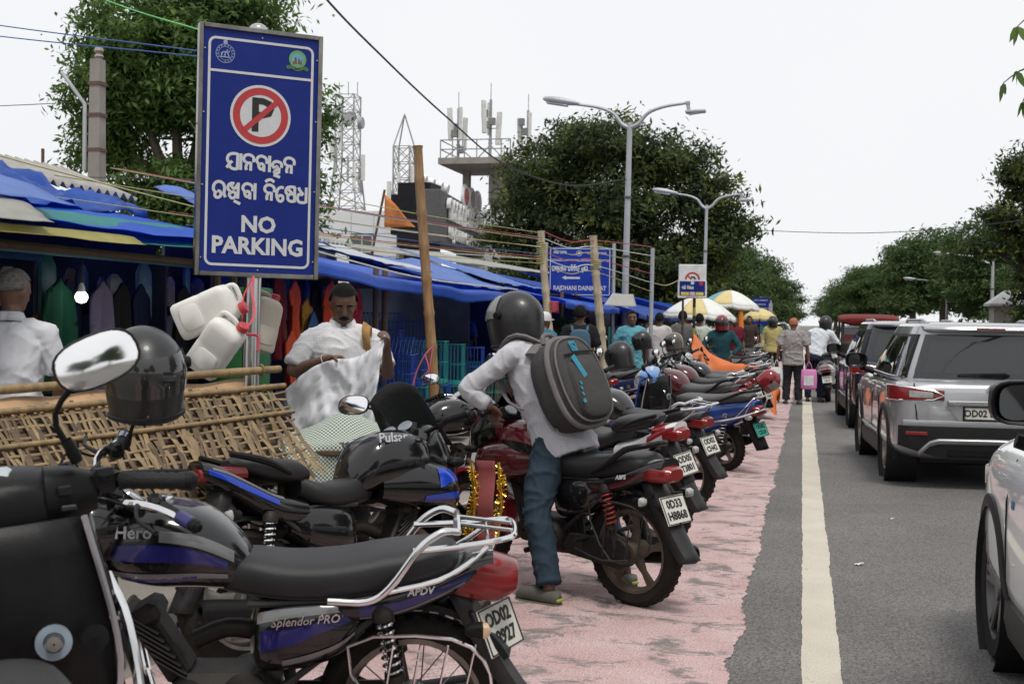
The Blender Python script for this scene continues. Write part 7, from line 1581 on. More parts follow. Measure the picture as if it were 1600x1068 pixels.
# ================================================================ bamboo poles and ropes
def bamboo(label, a, b, r, m=bam, group=None):
    a, b = Vector(a), Vector(b); n = 11; pts = []; rr = []
    for i in range(n):
        f = i/(n-1)
        for df, k in ((-.012, 1.0), (0, 1.16), (.012, 1.0)):
            g_ = min(max(f+df, 0), 1); pts.append(a.lerp(b, g_)+Vector((.012*math.sin(f*5), .01*math.cos(f*4), 0))); rr.append(r*k*(1.08-.16*g_))
    return tag(obj('bamboo_pole', MB().tube(pts, rr, 10), m), label, 'pole', group)
bam_o = mat('bamboo_brown', (.26, .15, .065), .65, var=.35, scale=8, bump=.3, stretch=(4, 4, .5)); bam_p = mat('bamboo_pale', (.42, .35, .24), .75, var=.3, scale=8, bump=.3, stretch=(4, 4, .5))
bamboo('tall brown bamboo pole standing before the cage stall', (-3.39, 11.5, 0), (-3.62, 11.5, 3.20), .05, bam_o)
bamboo('pale bamboo post with tangled ropes left of the direction board', (-3.25, 16.7, 0), (-3.49, 16.7, 2.76), .052, bam_p)
bamboo('pale leaning bamboo post in front of the direction board', (-2.72, 17.8, 0), (-2.95, 17.8, 2.77), .058, bam_p)
tag(obj('steel_pole', MB().tube([(-2.5, 21, 0), (-2.48, 21, 2.78)], .034, 10), galv), 'thin plain steel pole beside the turquoise walker', 'pole')
tag(obj('rope_lashing', MB().tube([(-3.49+.07*math.cos(i*.9), 16.7+.07*math.sin(i*.9), 2.3+.0045*i) for i in range(70)], .008, 5), yel), 'yellow rope lashed round the pale bamboo post', 'rope')
tag(obj('rope_lashing', MB().tube([(-3.31+.066*math.cos(i*.9), 16.7+.066*math.sin(i*.9), 1.65+.004*i) for i in range(40)], .008, 5), redr), 'pink cord wound low on the pale bamboo post', 'rope')
tag(obj('rope_lashing', MB().tube([(-2.92+.075*math.cos(i*.9), 17.8+.075*math.sin(i*.9), 2.28+.004*i) for i in range(40)], .008, 5), yel), 'yellow rope lashed round the leaning bamboo post', 'rope')
tag(obj('rope_lashing', MB().tube([(-3.41+.062*math.cos(i*.9), 11.5+.062*math.sin(i*.9), .30+.006*i) for i in range(40)], .009, 5), wht), 'white rope wound round the foot of the tall bamboo pole', 'rope')
tag(obj('pink_tassel', MB().tube([(-3.44, 11.44, 1.28), (-3.5, 11.4, 1.2), (-3.58, 11.4, 1.05), (-3.62, 11.4, .9)], .008, 5, 4).tube([(-3.5, 11.4, 1.2), (-3.46, 11.38, 1.06), (-3.53, 11.38, .98)], .007, 5, 4).tube([(-3.44, 11.44, 1.28), (-3.45, 11.4, 1.1), (-3.47, 11.4, .98)], .006, 5, 4), mat('tassel_pink', (.5, .12, .2), .7)), 'frayed pink cord dangling from the tall bamboo pole', 'cord')
rs = random.Random(21)
for i in range(11):
    z0 = 2.25+.055*i+rs.uniform(-.02, .02); z1 = 2.3+.045*i+rs.uniform(-.04, .04); ya = rs.uniform(8.9, 11.5); m_ = (yel, wht, yel, redr, blu)[i % 5]
    xa = -5.9+rs.uniform(-.2, .4); cable(('yellow', 'white', 'thin yellow', 'red', 'blue')[i % 5]+' rope running from the clothes stall roof to the bamboo post', [(xa, ya, z0+.12), ((xa-3.49)/2, (ya+16.7)/2, (z0+z1)/2+.02), (-3.48, 16.65, z1)], .005, m_, 'ropes to the bamboo post')
for i in range(6):
    z0 = 2.2+.09*i; cable(('yellow', 'white', 'pink')[i % 3]+' cord strung between the bamboo posts and the steel pole', [(-3.47, 16.7, z0+.1), (-3.2, 17.3, z0), (-2.93, 17.8, z0+.05), (-2.5, 21, z0-.15+.06*i)], .007, (yel, wht, redr)[i % 3], 'cords between the posts')
cable('yellow and white cord reaching the no-left-turn board', [(-2.5, 21, 2.2), (-2.4, 22.5, 2.2), (-2.33, 24.1, 2.35)], .008, yel)
cable('yellow cord tied from the awning corner up to the no-parking board', [(-4.3, 9.3, 2.22), (-3.9, 8.2, 2.4), (-3.33, 6.35, 2.62)], .005, yel)
cable('pale cord along the front edge of the bright blue tarpaulin', [(-4.04, 9.6, 2.12), (-4.02, 13, 1.98), (-4.03, 17.6, 1.98)], .008, wht)
cable('yellow wire sagging above the striped awning', [(-7, 8.5, 3.0), (-5.4, 8.2, 2.6), (-4.3, 9.2, 2.3)], .006, yel)
fl = tag(obj('saffron_flag', MB().sheet(lambda u, v: (-9.3+.75*u*(1-.0*v), 27+.1*math.sin(u*6), 4.35-.75*u-.75*v*(1-u)), 10, 6), mat('saffron', (.55, .2, .06), .8), None, solid=.004), 'triangular saffron flag above the stall roofs', 'flag')
tag(obj('flag_pole', MB().tube([(-9.75, 27, 2.2), (-9.3, 27, 4.45)], .03, 6), bam3), 'thin leaning pole carrying the saffron flag', 'pole')
tag(obj('roof_pipe', MB().tube([(-12.7, 19.0, 0), (-12.7, 19.0, 4.35)], .03, 6), rust), 'thin rusty pipe rising behind the bundled tarpaulin', 'pipe')

# ================================================================ boards along the street
db = thing('direction_board', 'blue market direction board with white arrow on two steel posts', 'sign', (-4.37, 24.7, 0), rad(13)); DW, DH = 1.24, .98
for x in (-.68, .68): obj('post', MB().tube([(x, .05, 0), (x, .05, 3.1)], .035, 10), galv, db)
dp = obj('panel', MB().box((0, 0, 2.52), (DW, .03, DH), bev=.004), paint('board_blue', (.012, .04, .30)), db); MD = Matrix(((1, 0, 0, 0), (0, 0, -1, -.017), (0, 1, 0, 2.03), (0, 0, 0, 1)))
obj('border', rrect(MB(), -.595, .03, .595, DH-.03, .02, .014, MD), sign_w, dp)
ln = MB()
for y in (.70, .725): ln.add([(-.59, y, .0006), (.59, y, .0006), (.59, y+.01, .0006), (-.59, y+.01, .0006)], [(0, 1, 2, 3)], MD)
obj('divider', ln, sign_w, dp)
lt = MB(); odia(lt, ['ra', 'aa', 'khi', 'dha', 'aa', 'na', 'aa', ' ', 'e', 'ba+', 'na+', 'ya', ' ', 'ha', 'aa', 'ra'], -.56, .505, .095, .017, MD, .12, .78); obj('lettering_line', lt, sign_w, dp)
lt = MB(); odia(lt, ['ba', 'na+', 'ra', 'aa', ' ', 'sha', 'ya', 'na', 'aa', 'ra'], -.53, .85, .05, .010, MD, .12, .8); obj('lettering_line', lt, sign_w, dp)
text('GOVT. OF ODISHA', .055, sign_w, dp, M=MD @ Matrix.Translation((.33, .865, .001)), bold=.02, ext=.0003, sx=.85)
obj('state_emblem', disc(disc(MB(), .05, .058, (-.02, .86), .0008, MD), .001, .03, (-.02, .86), .0008, MD), sign_w, dp)
ar = MB(); ar.add([(-.36, .37, .001), (-.28, .41, .001), (-.28, .385, .001), (0, .385, .001), (0, .345, .001), (-.28, .345, .001), (-.28, .325, .001)], [(0, 6, 5, 4, 3, 2, 1)], MD); obj('arrow', ar, sign_w, dp)
text('RAJDHANI DAINIK HAT', .125, sign_w, dp, M=MD @ Matrix.Translation((0, .16, .001)), bold=.025, ext=.0003, sx=.80)
nb = thing('no_left_turn_board', 'white traffic board with cropped red no-left-turn ring and blue parking notice', 'sign', (-2.08, 24.15, 0), rad(13)); MN = Matrix(((1, 0, 0, 0), (0, 0, -1, -.0165), (0, 1, 0, 2.0), (0, 0, 0, 1)))
obj('post', MB().tube([(-.17, .03, 0), (-.17, .03, 2.0)], .022, 8), mat('dark_post', (.05, .04, .035), .7), nb); ps = obj('post', MB().tube([(.05, .04, 0), (.05, .04, 2.05)], .03, 8), sign_k, nb)
for z in (1.35, 1.75): obj('reflective_band', MB().lathe([(.031, -.08), (.0315, .08)], (.05, .04, z), n=10), tarp_y, ps)
wp = obj('panel', MB().box((0, 0, 2.17), (.56, .03, .34), bev=.03).box((.0, .004, 2.49), (.53, .02, .32), bev=.01), mat('board_white', (.62, .62, .62), .5), nb)
rg = MB(); rg.add([(r*math.cos(math.pi*i/20), .36+r*math.sin(math.pi*i/20), -.009) for r in (.11, .145) for i in range(21)], [(i, i+1, 22+i, 21+i) for i in range(20)], MN); stroke_mb(rg, [(-.09, .43), (-.02, .365)], .03, MN, -.008); obj('red_ring', rg, sign_red, wp)
bk = MB(); stroke_mb(bk, [(-.03, .405), (.02, .405), (.045, .39), (.05, .36)], .03, MN, -.0085); obj('turn_arrow', bk, sign_k, wp)
nt_ = obj('notice', MB(MN).box((0, .19, .0), (.49, .28, .004)), sign_blue, wp); lt = MB(); odia(lt, ['ba', 'aa', 'ra+', ' ', 'na+', 'sha', 'e', 'dha'], -.2, .18, .05, .012, MN @ Matrix.Translation((0, 0, .003)), .1, .9); obj('lettering_line', lt, sign_w, nt_)
obj('notice_emblem', MB(MN).box((0, .3, .004), (.06, .07, .002)), sign_w, nt_)
for x in (-.14, .14): obj('notice_box', MB(MN).box((x, .09, .004), (.15, .06, .002)), mat('notice_yellow', (.6, .5, .08), .5), nt_)
obj('notice_box', MB(MN).box((0, .09, .004), (.1, .07, .002)), mat('notice_pink', (.55, .42, .45), .5), nt_)
obj('notice_ring', disc(disc(MB(), .03, .04, (.17, .285), .0035, MN), .001, .03, (.17, .285), .0032, MN), sign_red, nt_)
for y in (.03, .01): text('PARKING IN RED AREA', .022, sign_red, wp, M=MN @ Matrix.Translation((0, y, .001)), ext=.0002)
fb = thing('information_board', 'tall blue information board far behind the parasols', 'sign', (-1.38, 42.8, 0), rad(5)); fp = obj('panel', MB().box((0, 0, 1.95), (.56, .04, .9)), sign_blue, fb); obj('post', MB().tube([(0, .06, 0), (0, .06, 2.4)], .04, 8), galv, fb)
for i, s_ in enumerate(('CITY MARKET', 'PARKING', 'STREET VENDING', 'ZONE', 'DO NOT A.C', 'NO 4 WHEELER')): text(s_, .075, sign_w, fp, (0, -.024, 2.3-.135*i), (rad(90), 0, 0), ext=.0005)
tag(obj('street_number_board', MB().box((-1.05, 42.5, 1.8), (.12, .03, .8)).tube([(-1.05, 42.53, 0), (-1.05, 42.53, 2.3)], .03, 8), mat('grey_board', (.3, .3, .33), .6)), 'narrow grey board on a post beside the blue information board', 'sign')

# ================================================================ parasols
def parasol(label, x, y, z, R, cols, tilt, seed):
    t_ = thing('parasol', label, 'parasol', (x, y, 0)); obj('pole', MB().tube([(0, 0, 0), (0, 0, z+.05)], .022, 8), bam3, t_); n = len(cols)
    for i in range(n):
        a0, a1 = 2*math.pi*i/n+seed, 2*math.pi*(i+1)/n+seed
        def fn(u, v):
            a = a0+(a1-a0)*u; r_ = R*v; sag = .05*math.sin(math.pi*u)*v
            return (r_*math.cos(a)+tilt*0, r_*math.sin(a), z-.40*v**1.7*R/.8-sag*.6+tilt*r_*math.cos(a))
        g_ = obj('gore', MB().sheet(fn, 6, 8), cols[i], t_, solid=.003)
        def f2(u, v): p = Vector(fn(u, 1)); return (p.x*(1+.01*v), p.y*(1+.01*v), p.z-.10*v-.015*abs(math.sin(u*3.14*2))*v)
        obj('valance', MB().sheet(f2, 8, 2), cols[(i+2) % n], g_, solid=.003)
        obj('rib', MB().tube([(R*f*math.cos(a0), R*f*math.sin(a0), z-.40*f**1.7*R/.8-.012+tilt*R*f*math.cos(a0)) for f in (0, .3, .6, .85, 1.0)], .006, 5), galv, t_)
    return t_
pw = cloth('canopy_white', (.66, .66, .63)); py_ = cloth('canopy_yellow', (.58, .48, .24)); pp_ = cloth('canopy_pink', (.55, .36, .38)); pg_ = cloth('canopy_green', (.42, .5, .42)); pt_ = cloth('canopy_teal', (.16, .34, .38)); pr_ = cloth('canopy_red', (.50, .16, .2))
parasol('white parasol with green, teal and yellow panels over the snack stall', -2.26, 28.2, 2.12, .80, [pw, pw, pg_, pt_, pw, py_, pw, pw], -.05, .3)
parasol('pale pink and yellow parasol behind the white one', -1.92, 34.4, 2.42, .76, [pw, pw, py_, pw, pt_, py_, pw, pw], -.08, .1)
parasol('small yellow parasol past the pink one', -1.3, 39.5, 2.0, .5, [py_]*8, 0, 0)
t = thing('snack_cart', 'small vending cart below the white parasol', 'cart', (-2.2, 28.9, 0)); obj('cart_box', MB().box((0, 0, .62), (1.2, .7, .5), bev=.02), tin, t); obj('cart_shelf', MB().box((0, 0, 1.15), (1.2, .5, .03)).tube([(-.55, 0, .8), (-.55, 0, 1.9)], .015, 6).tube([(.55, 0, .8), (.55, 0, 1.9)], .015, 6), wood, t)
for x in (-.4, .4): w_ = obj('wheel', MB().torus((x, -.38, .25), .22, .025, (0, 1, 0), 24, 8), rubber, t); obj('spokes', MB().box((x, -.38, .25), (.4, .02, .03)).box((x, -.38, .25), (.03, .02, .4)), galv, w_)
rs = random.Random(8)
for i in range(10):
    c_ = [(.5, .1, .05), (.5, .4, .05), (.1, .3, .1), (.6, .6, .55), (.1, .1, .4)][i % 5]
    tag(obj('snack_packet', MB().loft([[(-2.75+.12*i+p, 28.62, 1.0+.1*(i % 3)+z+q) for p, q in ((-w_, -.0), (w_, 0), (w_, .01), (-w_, .01))] for z, w_ in ((-.1, .045), (-.05, .05), (.05, .05), (.1, .04))]), mat('packet%d' % (i % 5), c_, .3)), ['orange', 'yellow', 'green', 'white', 'blue'][i % 5]+' snack packet hanging on the cart under the parasol', 'packet', 'snack packets on the cart')
mg = tag(obj('marigold_garland', MB().tube([(-1.62, 33.8, 2.0), (-1.6, 33.8, 1.4)], [.06, .07], 8), mat('marigold', (.7, .2, .02), .8, bump=1, bscale=40)), 'orange flower garland hanging by the pink parasol', 'garland')

# ================================================================ orange tarpaulin over parked motorcycles
def OT(u, v):
    zt = [1.32, 1.02, .90, .86, .84, .78, .45]; k_ = u*6; i_ = min(int(k_), 5); z = zt[i_]+(zt[i_+1]-zt[i_])*(k_-i_)
    w_ = abs(v-.35); z += -.9*max(0, w_-.12)+.04*noise.noise((u*8, v*4, 3))+.02*math.sin(v*18+u*9)
    return (-1.78+1.42*u+.03*math.sin(v*7), 21.25-.75*u-.55*(v-.35), max(z, .1))
tag(obj('orange_tarpaulin', MB().sheet(OT, 40, 20), mat('tarp_orange', (.58, .14, .03), .6, var=.1, bump=.4, bscale=10), None, solid=.004, ang=None), 'orange tarpaulin thrown over motorcycles in the parked row', 'tarpaulin')

# ================================================================ things carried
def bag(label, loc, w_, h_, m, m2):
    t_ = thing('shopping_bag', label, 'bag', loc); rows = []
    for z, k, d_ in ((0, .85, .5), (.03, 1.0, 1.0), (.5*h_, 1.02, 1.0), (h_*.9, .97, .6), (h_, .9, .25)): rows.append([(p*k, q*d_+.01*math.sin(p*60+z*20), z) for p, q in sup(20, w_/2, .07, 3)])
    obj('bag_body', MB().loft(rows), m, t_); obj('bag_print', MB().sheet(lambda u, v: ((u-.5)*w_*.6, -.0765, h_*(.2+.5*v)), 4, 4), m2, t_)
    for sy in (-1, 1): obj('bag_handle', MB().tube([(-w_*.22, sy*.02, h_*.97), (-w_*.1, sy*.01, h_+.10), (0, 0, h_+.14), (w_*.1, sy*.01, h_+.10), (w_*.22, sy*.02, h_*.97)], .006, 6, 3), m, t_)
    return t_
bag('white printed plastic bag in the elderly man\'s left hand', (-.47, 24.35, .33), .24, .38, mat('bag_white', (.62, .62, .62), .5, var=.3, scale=12), mat('bag_print', (.25, .25, .3), .6, var=.6, scale=25))
bag('pink and white plastic bag in the elderly man\'s right hand', (.13, 24.35, .30), .30, .38, mat('bag_pink', (.55, .18, .4), .5, var=.15), mat('bag_print_white', (.65, .62, .65), .5, var=.3, scale=20))
bp2 = thing('backpack', 'blue backpack worn by the man in the black t-shirt', 'backpack', (-2.98, 16.9, 0), rad(100)); obj('pack_body', MB().loft([[(-.14-z, q*k, 1.22+p*k) for p, q in sup(18, .21, .15, 3)] for z, k in ((0, .9), (.06, 1), (.13, .9), (.15, .5))]), cloth('pack_blue', (.06, .12, .17)), bp2)
for sy in (-1, 1): obj('strap', MB().tube([(-.14, sy*.1, 1.4), (-.02, sy*.11, 1.47), (.12, sy*.12, 1.38), (.12, sy*.14, 1.2), (-.1, sy*.15, 1.08)], .02, 6, 3), _mc['pack_blue'], bp2)
# mirrors that need their own pose on the near bikes
mirror(bpy.data.objects['scooter'], (.90, -.19, 1.06), (.88, -.16, 1.15), (.80, -.24, 1.25), .165, .10, (-1, .05, .12), ang=.34)
sm = bpy.data.objects['sport_motorcycle']
mirror(sm, (.98, .12, 1.03), (1.0, .22, 1.12), (.93, .34, 1.17), .20, .105, (-1, -.3, .28), ang=-.1)
# gold tinsel garland on the sporty bike
gt = mat('tinsel_gold', (.75, .5, .08), .2, metal=1, var=.3, scale=80); rs = random.Random(2); t = thing('tinsel_garland', 'gold tinsel garland with red ribbon hanging from the sporty motorcycle', 'garland', (0, 0, 0))
for k, (xa, ya) in enumerate(((-1.62, 6.10), (-1.50, 6.18))):
    mb = MB(); 
    for i in range(260):
        f = rs.random(); c = Vector((xa+.02*math.sin(f*5), ya, .80-.36*f)); d_ = Vector((rs.uniform(-1, 1), rs.uniform(-1, 1), rs.uniform(-.5, .5))).normalized()*.026; s_ = d_.orthogonal().normalized()*.0022; mb.quad(c+s_, c-s_, c+d_-s_, c+d_+s_)
    tag(obj('tinsel', mb, gt, t, ang=None), kind='stuff'); obj('garland_core', MB().tube([(xa, ya, .82), (xa+.02, ya, .6), (xa, ya, .43)], .008, 6), gt, t)
obj('red_ribbon', MB().sheet(lambda u, v: (-1.61+.10*u, 6.14+.02*math.sin(v*9), .83-.42*v), 6, 10), mat('ribbon_dusty', (.22, .05, .05), .85), t, solid=.003)

# ================================================================ goods on the stalls
rs = random.Random(77)
def garment(name, label, loc, rz, w_, h_, m, kind='shirt', group=None, seed=0):
    """hung garment: body with sleeves, folded by its own weight, a closed shell with thickness"""
    def half(v):
        if kind == 'shirt': return (.20+.30*min(1, v/.10)) if v < .10 else (.5-.0*v if v < .36 else .37)
        if kind == 'coat': return (.16+.20*min(1, v/.06)) if v < .06 else .36+.14*v
        return .5
    def fn(u, v):
        x = (u-.5)*2*half(v)*w_; y = .05*math.sin(u*11+seed+v*2)*min(1, v*3)+.03*math.sin(u*23+seed*2)*v; z = -h_*v-.10*w_*abs(u-.5)*2*(1 if v < .4 else 0)
        return (x, y*.6, z)
    o_ = obj(name, MB().sheet(fn, 22, 20), m, None, ang=None, solid=.02); o_.location = loc; o_.rotation_euler = (0, 0, rz); return tag(o_, label, 'garment', group)
cols = {'navy': (.012, .018, .05), 'lilac': (.17, .14, .22), 'bottle green': (.01, .07, .04), 'black': (.012, .012, .014), 'charcoal': (.03, .03, .035), 'maroon': (.12, .012, .02), 'orange red': (.50, .07, .03), 'denim blue': (.04, .10, .2), 'mustard': (.4, .22, .03), 'crimson': (.3, .02, .03), 'teal': (.02, .16, .17), 'white': (.5, .5, .5), 'royal blue': (.02, .06, .3)}
def gm_(n): return cloth('garment_'+n.replace(' ', '_'), cols[n], .4)
FR = rad(100)
for i, (y, n, h_, k, x) in enumerate([(7.30, 'bottle green', .75, 'coat', -4.75), (7.55, 'navy', .9, 'coat', -4.85), (7.90, 'lilac', .8, 'coat', -4.8), (8.25, 'black', .9, 'coat', -4.85), (8.6, 'navy', .9, 'coat', -4.9), (8.9, 'black', .85, 'coat', -4.7), (6.6, 'charcoal', .7, 'coat', -5.2), (6.95, 'black', .8, 'coat', -5.2), (6.2, 'maroon', .6, 'coat', -5.4), (5.8, 'charcoal', .7, 'coat', -5.5)]):
    garment('hanging_raincoat', n+' raincoat hanging in the household stall'+(' behind the others, lower row' if x < -5 and i % 2 else ' behind the others' if x < -5 else ['', ' between the green and lilac ones', '', ' beside the lilac one', ' between two black ones', ' nearest the green drums'][i]), (x, y, 1.78), FR, .52, h_, gm_(n), k, 'raincoats in the household stall', i)
for i, (x, y, z, n, w_, h_, lab) in enumerate([(-4.45, 10.15, 1.92, 'maroon', .30, .75, 'maroon printed scarf hanging at the front of the clothes stall'), (-4.42, 10.35, 1.42, 'orange red', .40, .62, 'orange red shorts set hanging low at the clothes stall'), (-4.5, 10.6, 1.88, 'orange red', .46, .55, 'orange red t-shirt hung high at the clothes stall'), (-4.5, 11.05, 1.60, 'denim blue', .50, .85, 'denim blue shirt hanging behind the cloth seller'), (-4.55, 11.0, 1.72, 'mustard', .42, .4, 'mustard top hanging above the denim shirt'), (-4.5, 11.5, 1.92, 'orange red', .55, .6, 'bright orange red t-shirt on the beam of the clothes stall'), (-4.5, 12.2, 1.88, 'crimson', .5, .6, 'crimson t-shirt at the far end of the clothes stall'), (-4.9, 10.8, 1.9, 'charcoal', .6, .8, 'charcoal jacket deep in the clothes stall'), (-5.0, 11.9, 1.9, 'navy', .6, .9, 'navy jacket deep in the clothes stall'), (-5.1, 12.6, 1.9, 'black', .6, .9, 'black jacket deep in the clothes stall')]):
    garment('hanging_garment', lab, (x, y, z), FR, w_, h_, gm_(n), 'shirt' if w_ > .35 else 'scarf', 'garments in the clothes stall', i+20)
# far garments at the stalls past the lamp post
for i in range(16):
    n = ['teal', 'orange red', 'white', 'royal blue', 'mustard', 'crimson', 'denim blue', 'black'][i % 8]
    garment('hanging_garment', n+' garment hanging in the far stall past the street lamp', (-4.25-.1*(i % 2), 24.7+.9*i, 1.75), rad(95), .6, .75, gm_(n), 'shirt', 'garments in the far stalls', i)
# tubs, jars and boxes that fill the shelves
for i in range(40):
    c_ = ['red', 'yellow', 'skyblue', 'white', 'green', 'pink'][(i*5+i//6) % 6]; tc_ = {'red': (.3, .03, .04), 'yellow': (.45, .32, .05), 'skyblue': (.1, .25, .4), 'white': (.42, .42, .42), 'green': (.04, .22, .07), 'pink': (.4, .12, .2)}[c_]
    yy = 5.3+.19*(i % 20) if i < 20 else 10.0+.14*(i % 20); xx = -5.5-.25*(i % 3); zz = (.5 if i < 20 else .45)+.16*(i % 2)*0; hh = .14+.05*(i % 4)
    mb = MB().lathe([(.01, 0), (.06, 0), (.075, hh), (.08, hh), (.08, hh+.02), (.01, hh+.025)], (xx, yy, zz), n=14) if i % 3 else MB().box((xx, yy, zz+hh/2), (.13, .12, hh), (0, 0, .2*i), bev=.008)
    tag(obj('plastic_tub' if i % 3 else 'goods_box', mb, mat('tub_'+c_, tc_, .45)), c_+(' plastic tub' if i % 3 else ' carton')+' on the shelf of the '+('household' if i < 20 else 'clothes')+' stall', 'tub' if i % 3 else 'box', 'small goods on the stall shelves')
# rows of hanging packets against the back of the first stalls
pk = [MB().loft([[(p*k, q*k, z) for p, q in sup(10, .09, .03, 3)] for z, k in ((-.16*h, .8), (-.12*h, 1), (.1*h, .95), (.16*h, .4))]).mesh('hanging_packet') for h in (.8, 1.1, 1.5)]
for i in range(72):
    c_ = ['grey', 'navy', 'brown', 'teal', 'rose', 'cream', 'sky', 'ochre'][(i*7+i//9) % 8]; tc_ = dict(grey=(.2, .2, .21), navy=(.03, .05, .12), brown=(.12, .08, .05), teal=(.03, .16, .16), rose=(.3, .07, .12), cream=(.42, .38, .3), sky=(.1, .22, .34), ochre=(.32, .2, .06))[c_]
    st_ = i < 44; yy = (4.6+.215*(i % 22)) if st_ else (9.6+.26*(i % 14)); zz = (1.72-.42*((i//22) % 2)) if st_ else (1.75-.45*((i-44)//14)); me_ = pk[i % 3].copy() if False else pk[i % 3]
    o_ = bpy.data.objects.new('hanging_packet', me_); COL.objects.link(o_); o_.location = (-5.05-.5*(i % 2)*(1 if st_ else .6), yy, zz); o_.rotation_euler = (0, 0, rad(100)+rs.uniform(-.4, .4))
    if not me_.materials: me_.materials.append(mat('pk_grey', (.2, .2, .21), .4))
    o_.material_slots[0].link = 'OBJECT'; o_.material_slots[0].material = mat('pk_'+c_, tc_, .35, var=.3, scale=20)
    tag(o_, c_+' packet hanging in rows inside the '+('household' if st_ else 'clothes')+' stall', 'packet', 'hanging packets in the stalls')
# green drums
for i, z in enumerate((0, .42, .84, 1.26)):
    tag(obj('plastic_drum', MB().lathe([(.01, 0), (.2, 0), (.235, .02), (.24, .36), (.25, .37), (.25, .40), (.22, .41), (.01, .40)], (-4.33, 9.12, .1+z), n=28), mat('drum_green', (.01, .10, .022), .45, var=.12)), ['green plastic drum at the foot of the stack behind the sign post', 'green plastic drum second in the stack behind the sign post', 'green plastic drum third in the stack behind the sign post', 'green plastic drum topping the stack behind the sign post'][i], 'drum', 'stacked green drums')
# buckets
for i in range(7):
    c_ = ('orange', 'orange', 'red', 'orange', 'teal', 'orange', 'teal')[i]; m_ = mat('bucket_'+c_, {'orange': (.5, .12, .03), 'red': (.35, .03, .03), 'teal': (.03, .28, .26)}[c_], .4, var=.1)
    z = .5+.075*i; b_ = thing('bucket', f'{c_} plastic bucket number {("first", "second", "third", "fourth", "fifth", "sixth", "topmost")[i]} from the bottom of the nested stack', 'bucket', (-4.75, 6.72, z)); b_['label'] = f'{c_} plastic bucket, {("lowest", "second from bottom", "third from bottom", "middle", "third from top", "second from top", "topmost")[i]} in the nested stack'; b_['group'] = 'nested buckets'
    obj('bucket_body', MB().lathe([(.01, 0), (.105, 0), (.14, .24), (.15, .245), (.15, .265), (.142, .265), (.136, .25), (.10, .015), (.01, .015)], n=24), m_, b_)
# bottle row and packets, brooms
for i in range(14):
    tag(obj('plastic_bottle', MB().lathe([(.01, 0), (.035, 0), (.038, .02), (.036, .14), (.02, .18), (.014, .19), (.014, .22), (.01, .222)], (-4.72-.05*(i % 2), 7.35+.13*i, .58), n=14), mat(('bottle_clear', 'bottle_blue')[i % 2], ((.45, .5, .52), (.1, .25, .4))[i % 2], .15, coat=.5)), ('clear', 'bluish')[i % 2]+' plastic bottle in the row at the front of the household stall', 'bottle', 'bottles on the household stall')
for i in range(8):
    b_ = thing('broom', 'grass broom with printed sleeve leaning in the household stall', 'broom', (-4.95, 6.75+.12*i, .5)); b_['group'] = 'brooms in the household stall'; b_.rotation_euler = (.08*(i % 3-1), .1, 0)
    obj('bristles', MB().loft([[(p, q, z) for p, q in sup(14, w_, w_*.5, 2)] for z, w_ in ((0, .03), (.25, .055), (.5, .045), (.62, .02))]), mat('broom_grass', (.2, .12, .05), .9, var=.5, scale=30, bump=.8), b_); obj('printed_sleeve', MB().loft([[(p, q, z) for p, q in sup(14, w_, w_*.52, 2)] for z, w_ in ((.12, .052), (.34, .06))], False), mat('broom_sleeve%d' % (i % 2), ((.4, .1, .03), (.03, .03, .035))[i % 2], .5, var=.6, scale=14), b_); obj('handle', MB().tube([(0, 0, .6), (0, 0, 1.05)], .012, 6), bam, b_)
for i in range(9):
    tag(obj('plastic_packet', MB().loft([[(-5.0+p, 6.25+.2*i+q, 1.15+z+.08*(i % 3)) for p, q in sup(14, .05*k, .08*k, 3)] for z, k in ((-.18, .7), (-.1, 1), (.08, .95), (.15, .5))]), mat('packet_film%d' % (i % 3), ((.4, .4, .4), (.12, .13, .15), (.3, .06, .1))[i % 3], .25, coat=.4)), ('clear', 'smoky', 'reddish')[i % 3]+' film packet hanging above the brooms', 'packet', 'film packets in the household stall')
tag(obj('wall_brushes', MB().box((-5.6, 7.4, 1.95), (.5, 1.4, .06)).tube([(-4.6, 6.4, 1.93), (-4.6, 9.1, 1.93)], .02, 8), mat('rail_teal', (.05, .2, .25), .5)), 'teal hanging rail and shelf under the roof of the household stall', 'rail')
# lit bulb
bl = thing('led_bulb', 'lit white bulb hanging in the household stall', 'bulb', (-4.62, 7.35, 1.66)); obj('glow', MB().lathe([(.002, -.045), (.03, -.035), (.042, -.01), (.04, .01), (.026, .03)], n=18), mat('bulb_glow', (1, 1, .97), .5, emit=4.0), bl); obj('bulb_base', MB().lathe([(.026, .03), (.022, .06), (.014, .085), (.004, .09)], n=14), letter_w, bl); obj('flex', MB().tube([(0, 0, .09), (.0, .02, .35)], .004, 5), blk, bl)
# folded clothes heaped on the low table of the clothes stall
for i in range(14):
    n = ['crimson', 'royal blue', 'black', 'orange red', 'denim blue', 'maroon', 'mustard'][i % 7]
    o_ = obj('folded_cloth', MB().loft([[(p*k, q*k, z) for p, q in sup(14, .16, .12, 3)] for z, k in ((0, .9), (.015, 1), (.04, .97), (.055, .7))]), gm_(n), None, (-4.62-.12*(i % 3), 9.75+.2*(i//3)+.05*(i % 2), .45+.04*(i % 4)), (.05, .04, rs.uniform(-.5, .5))); tag(o_, n+' folded cloth in the heap on the clothes stall table', 'cloth', 'folded cloth heap')
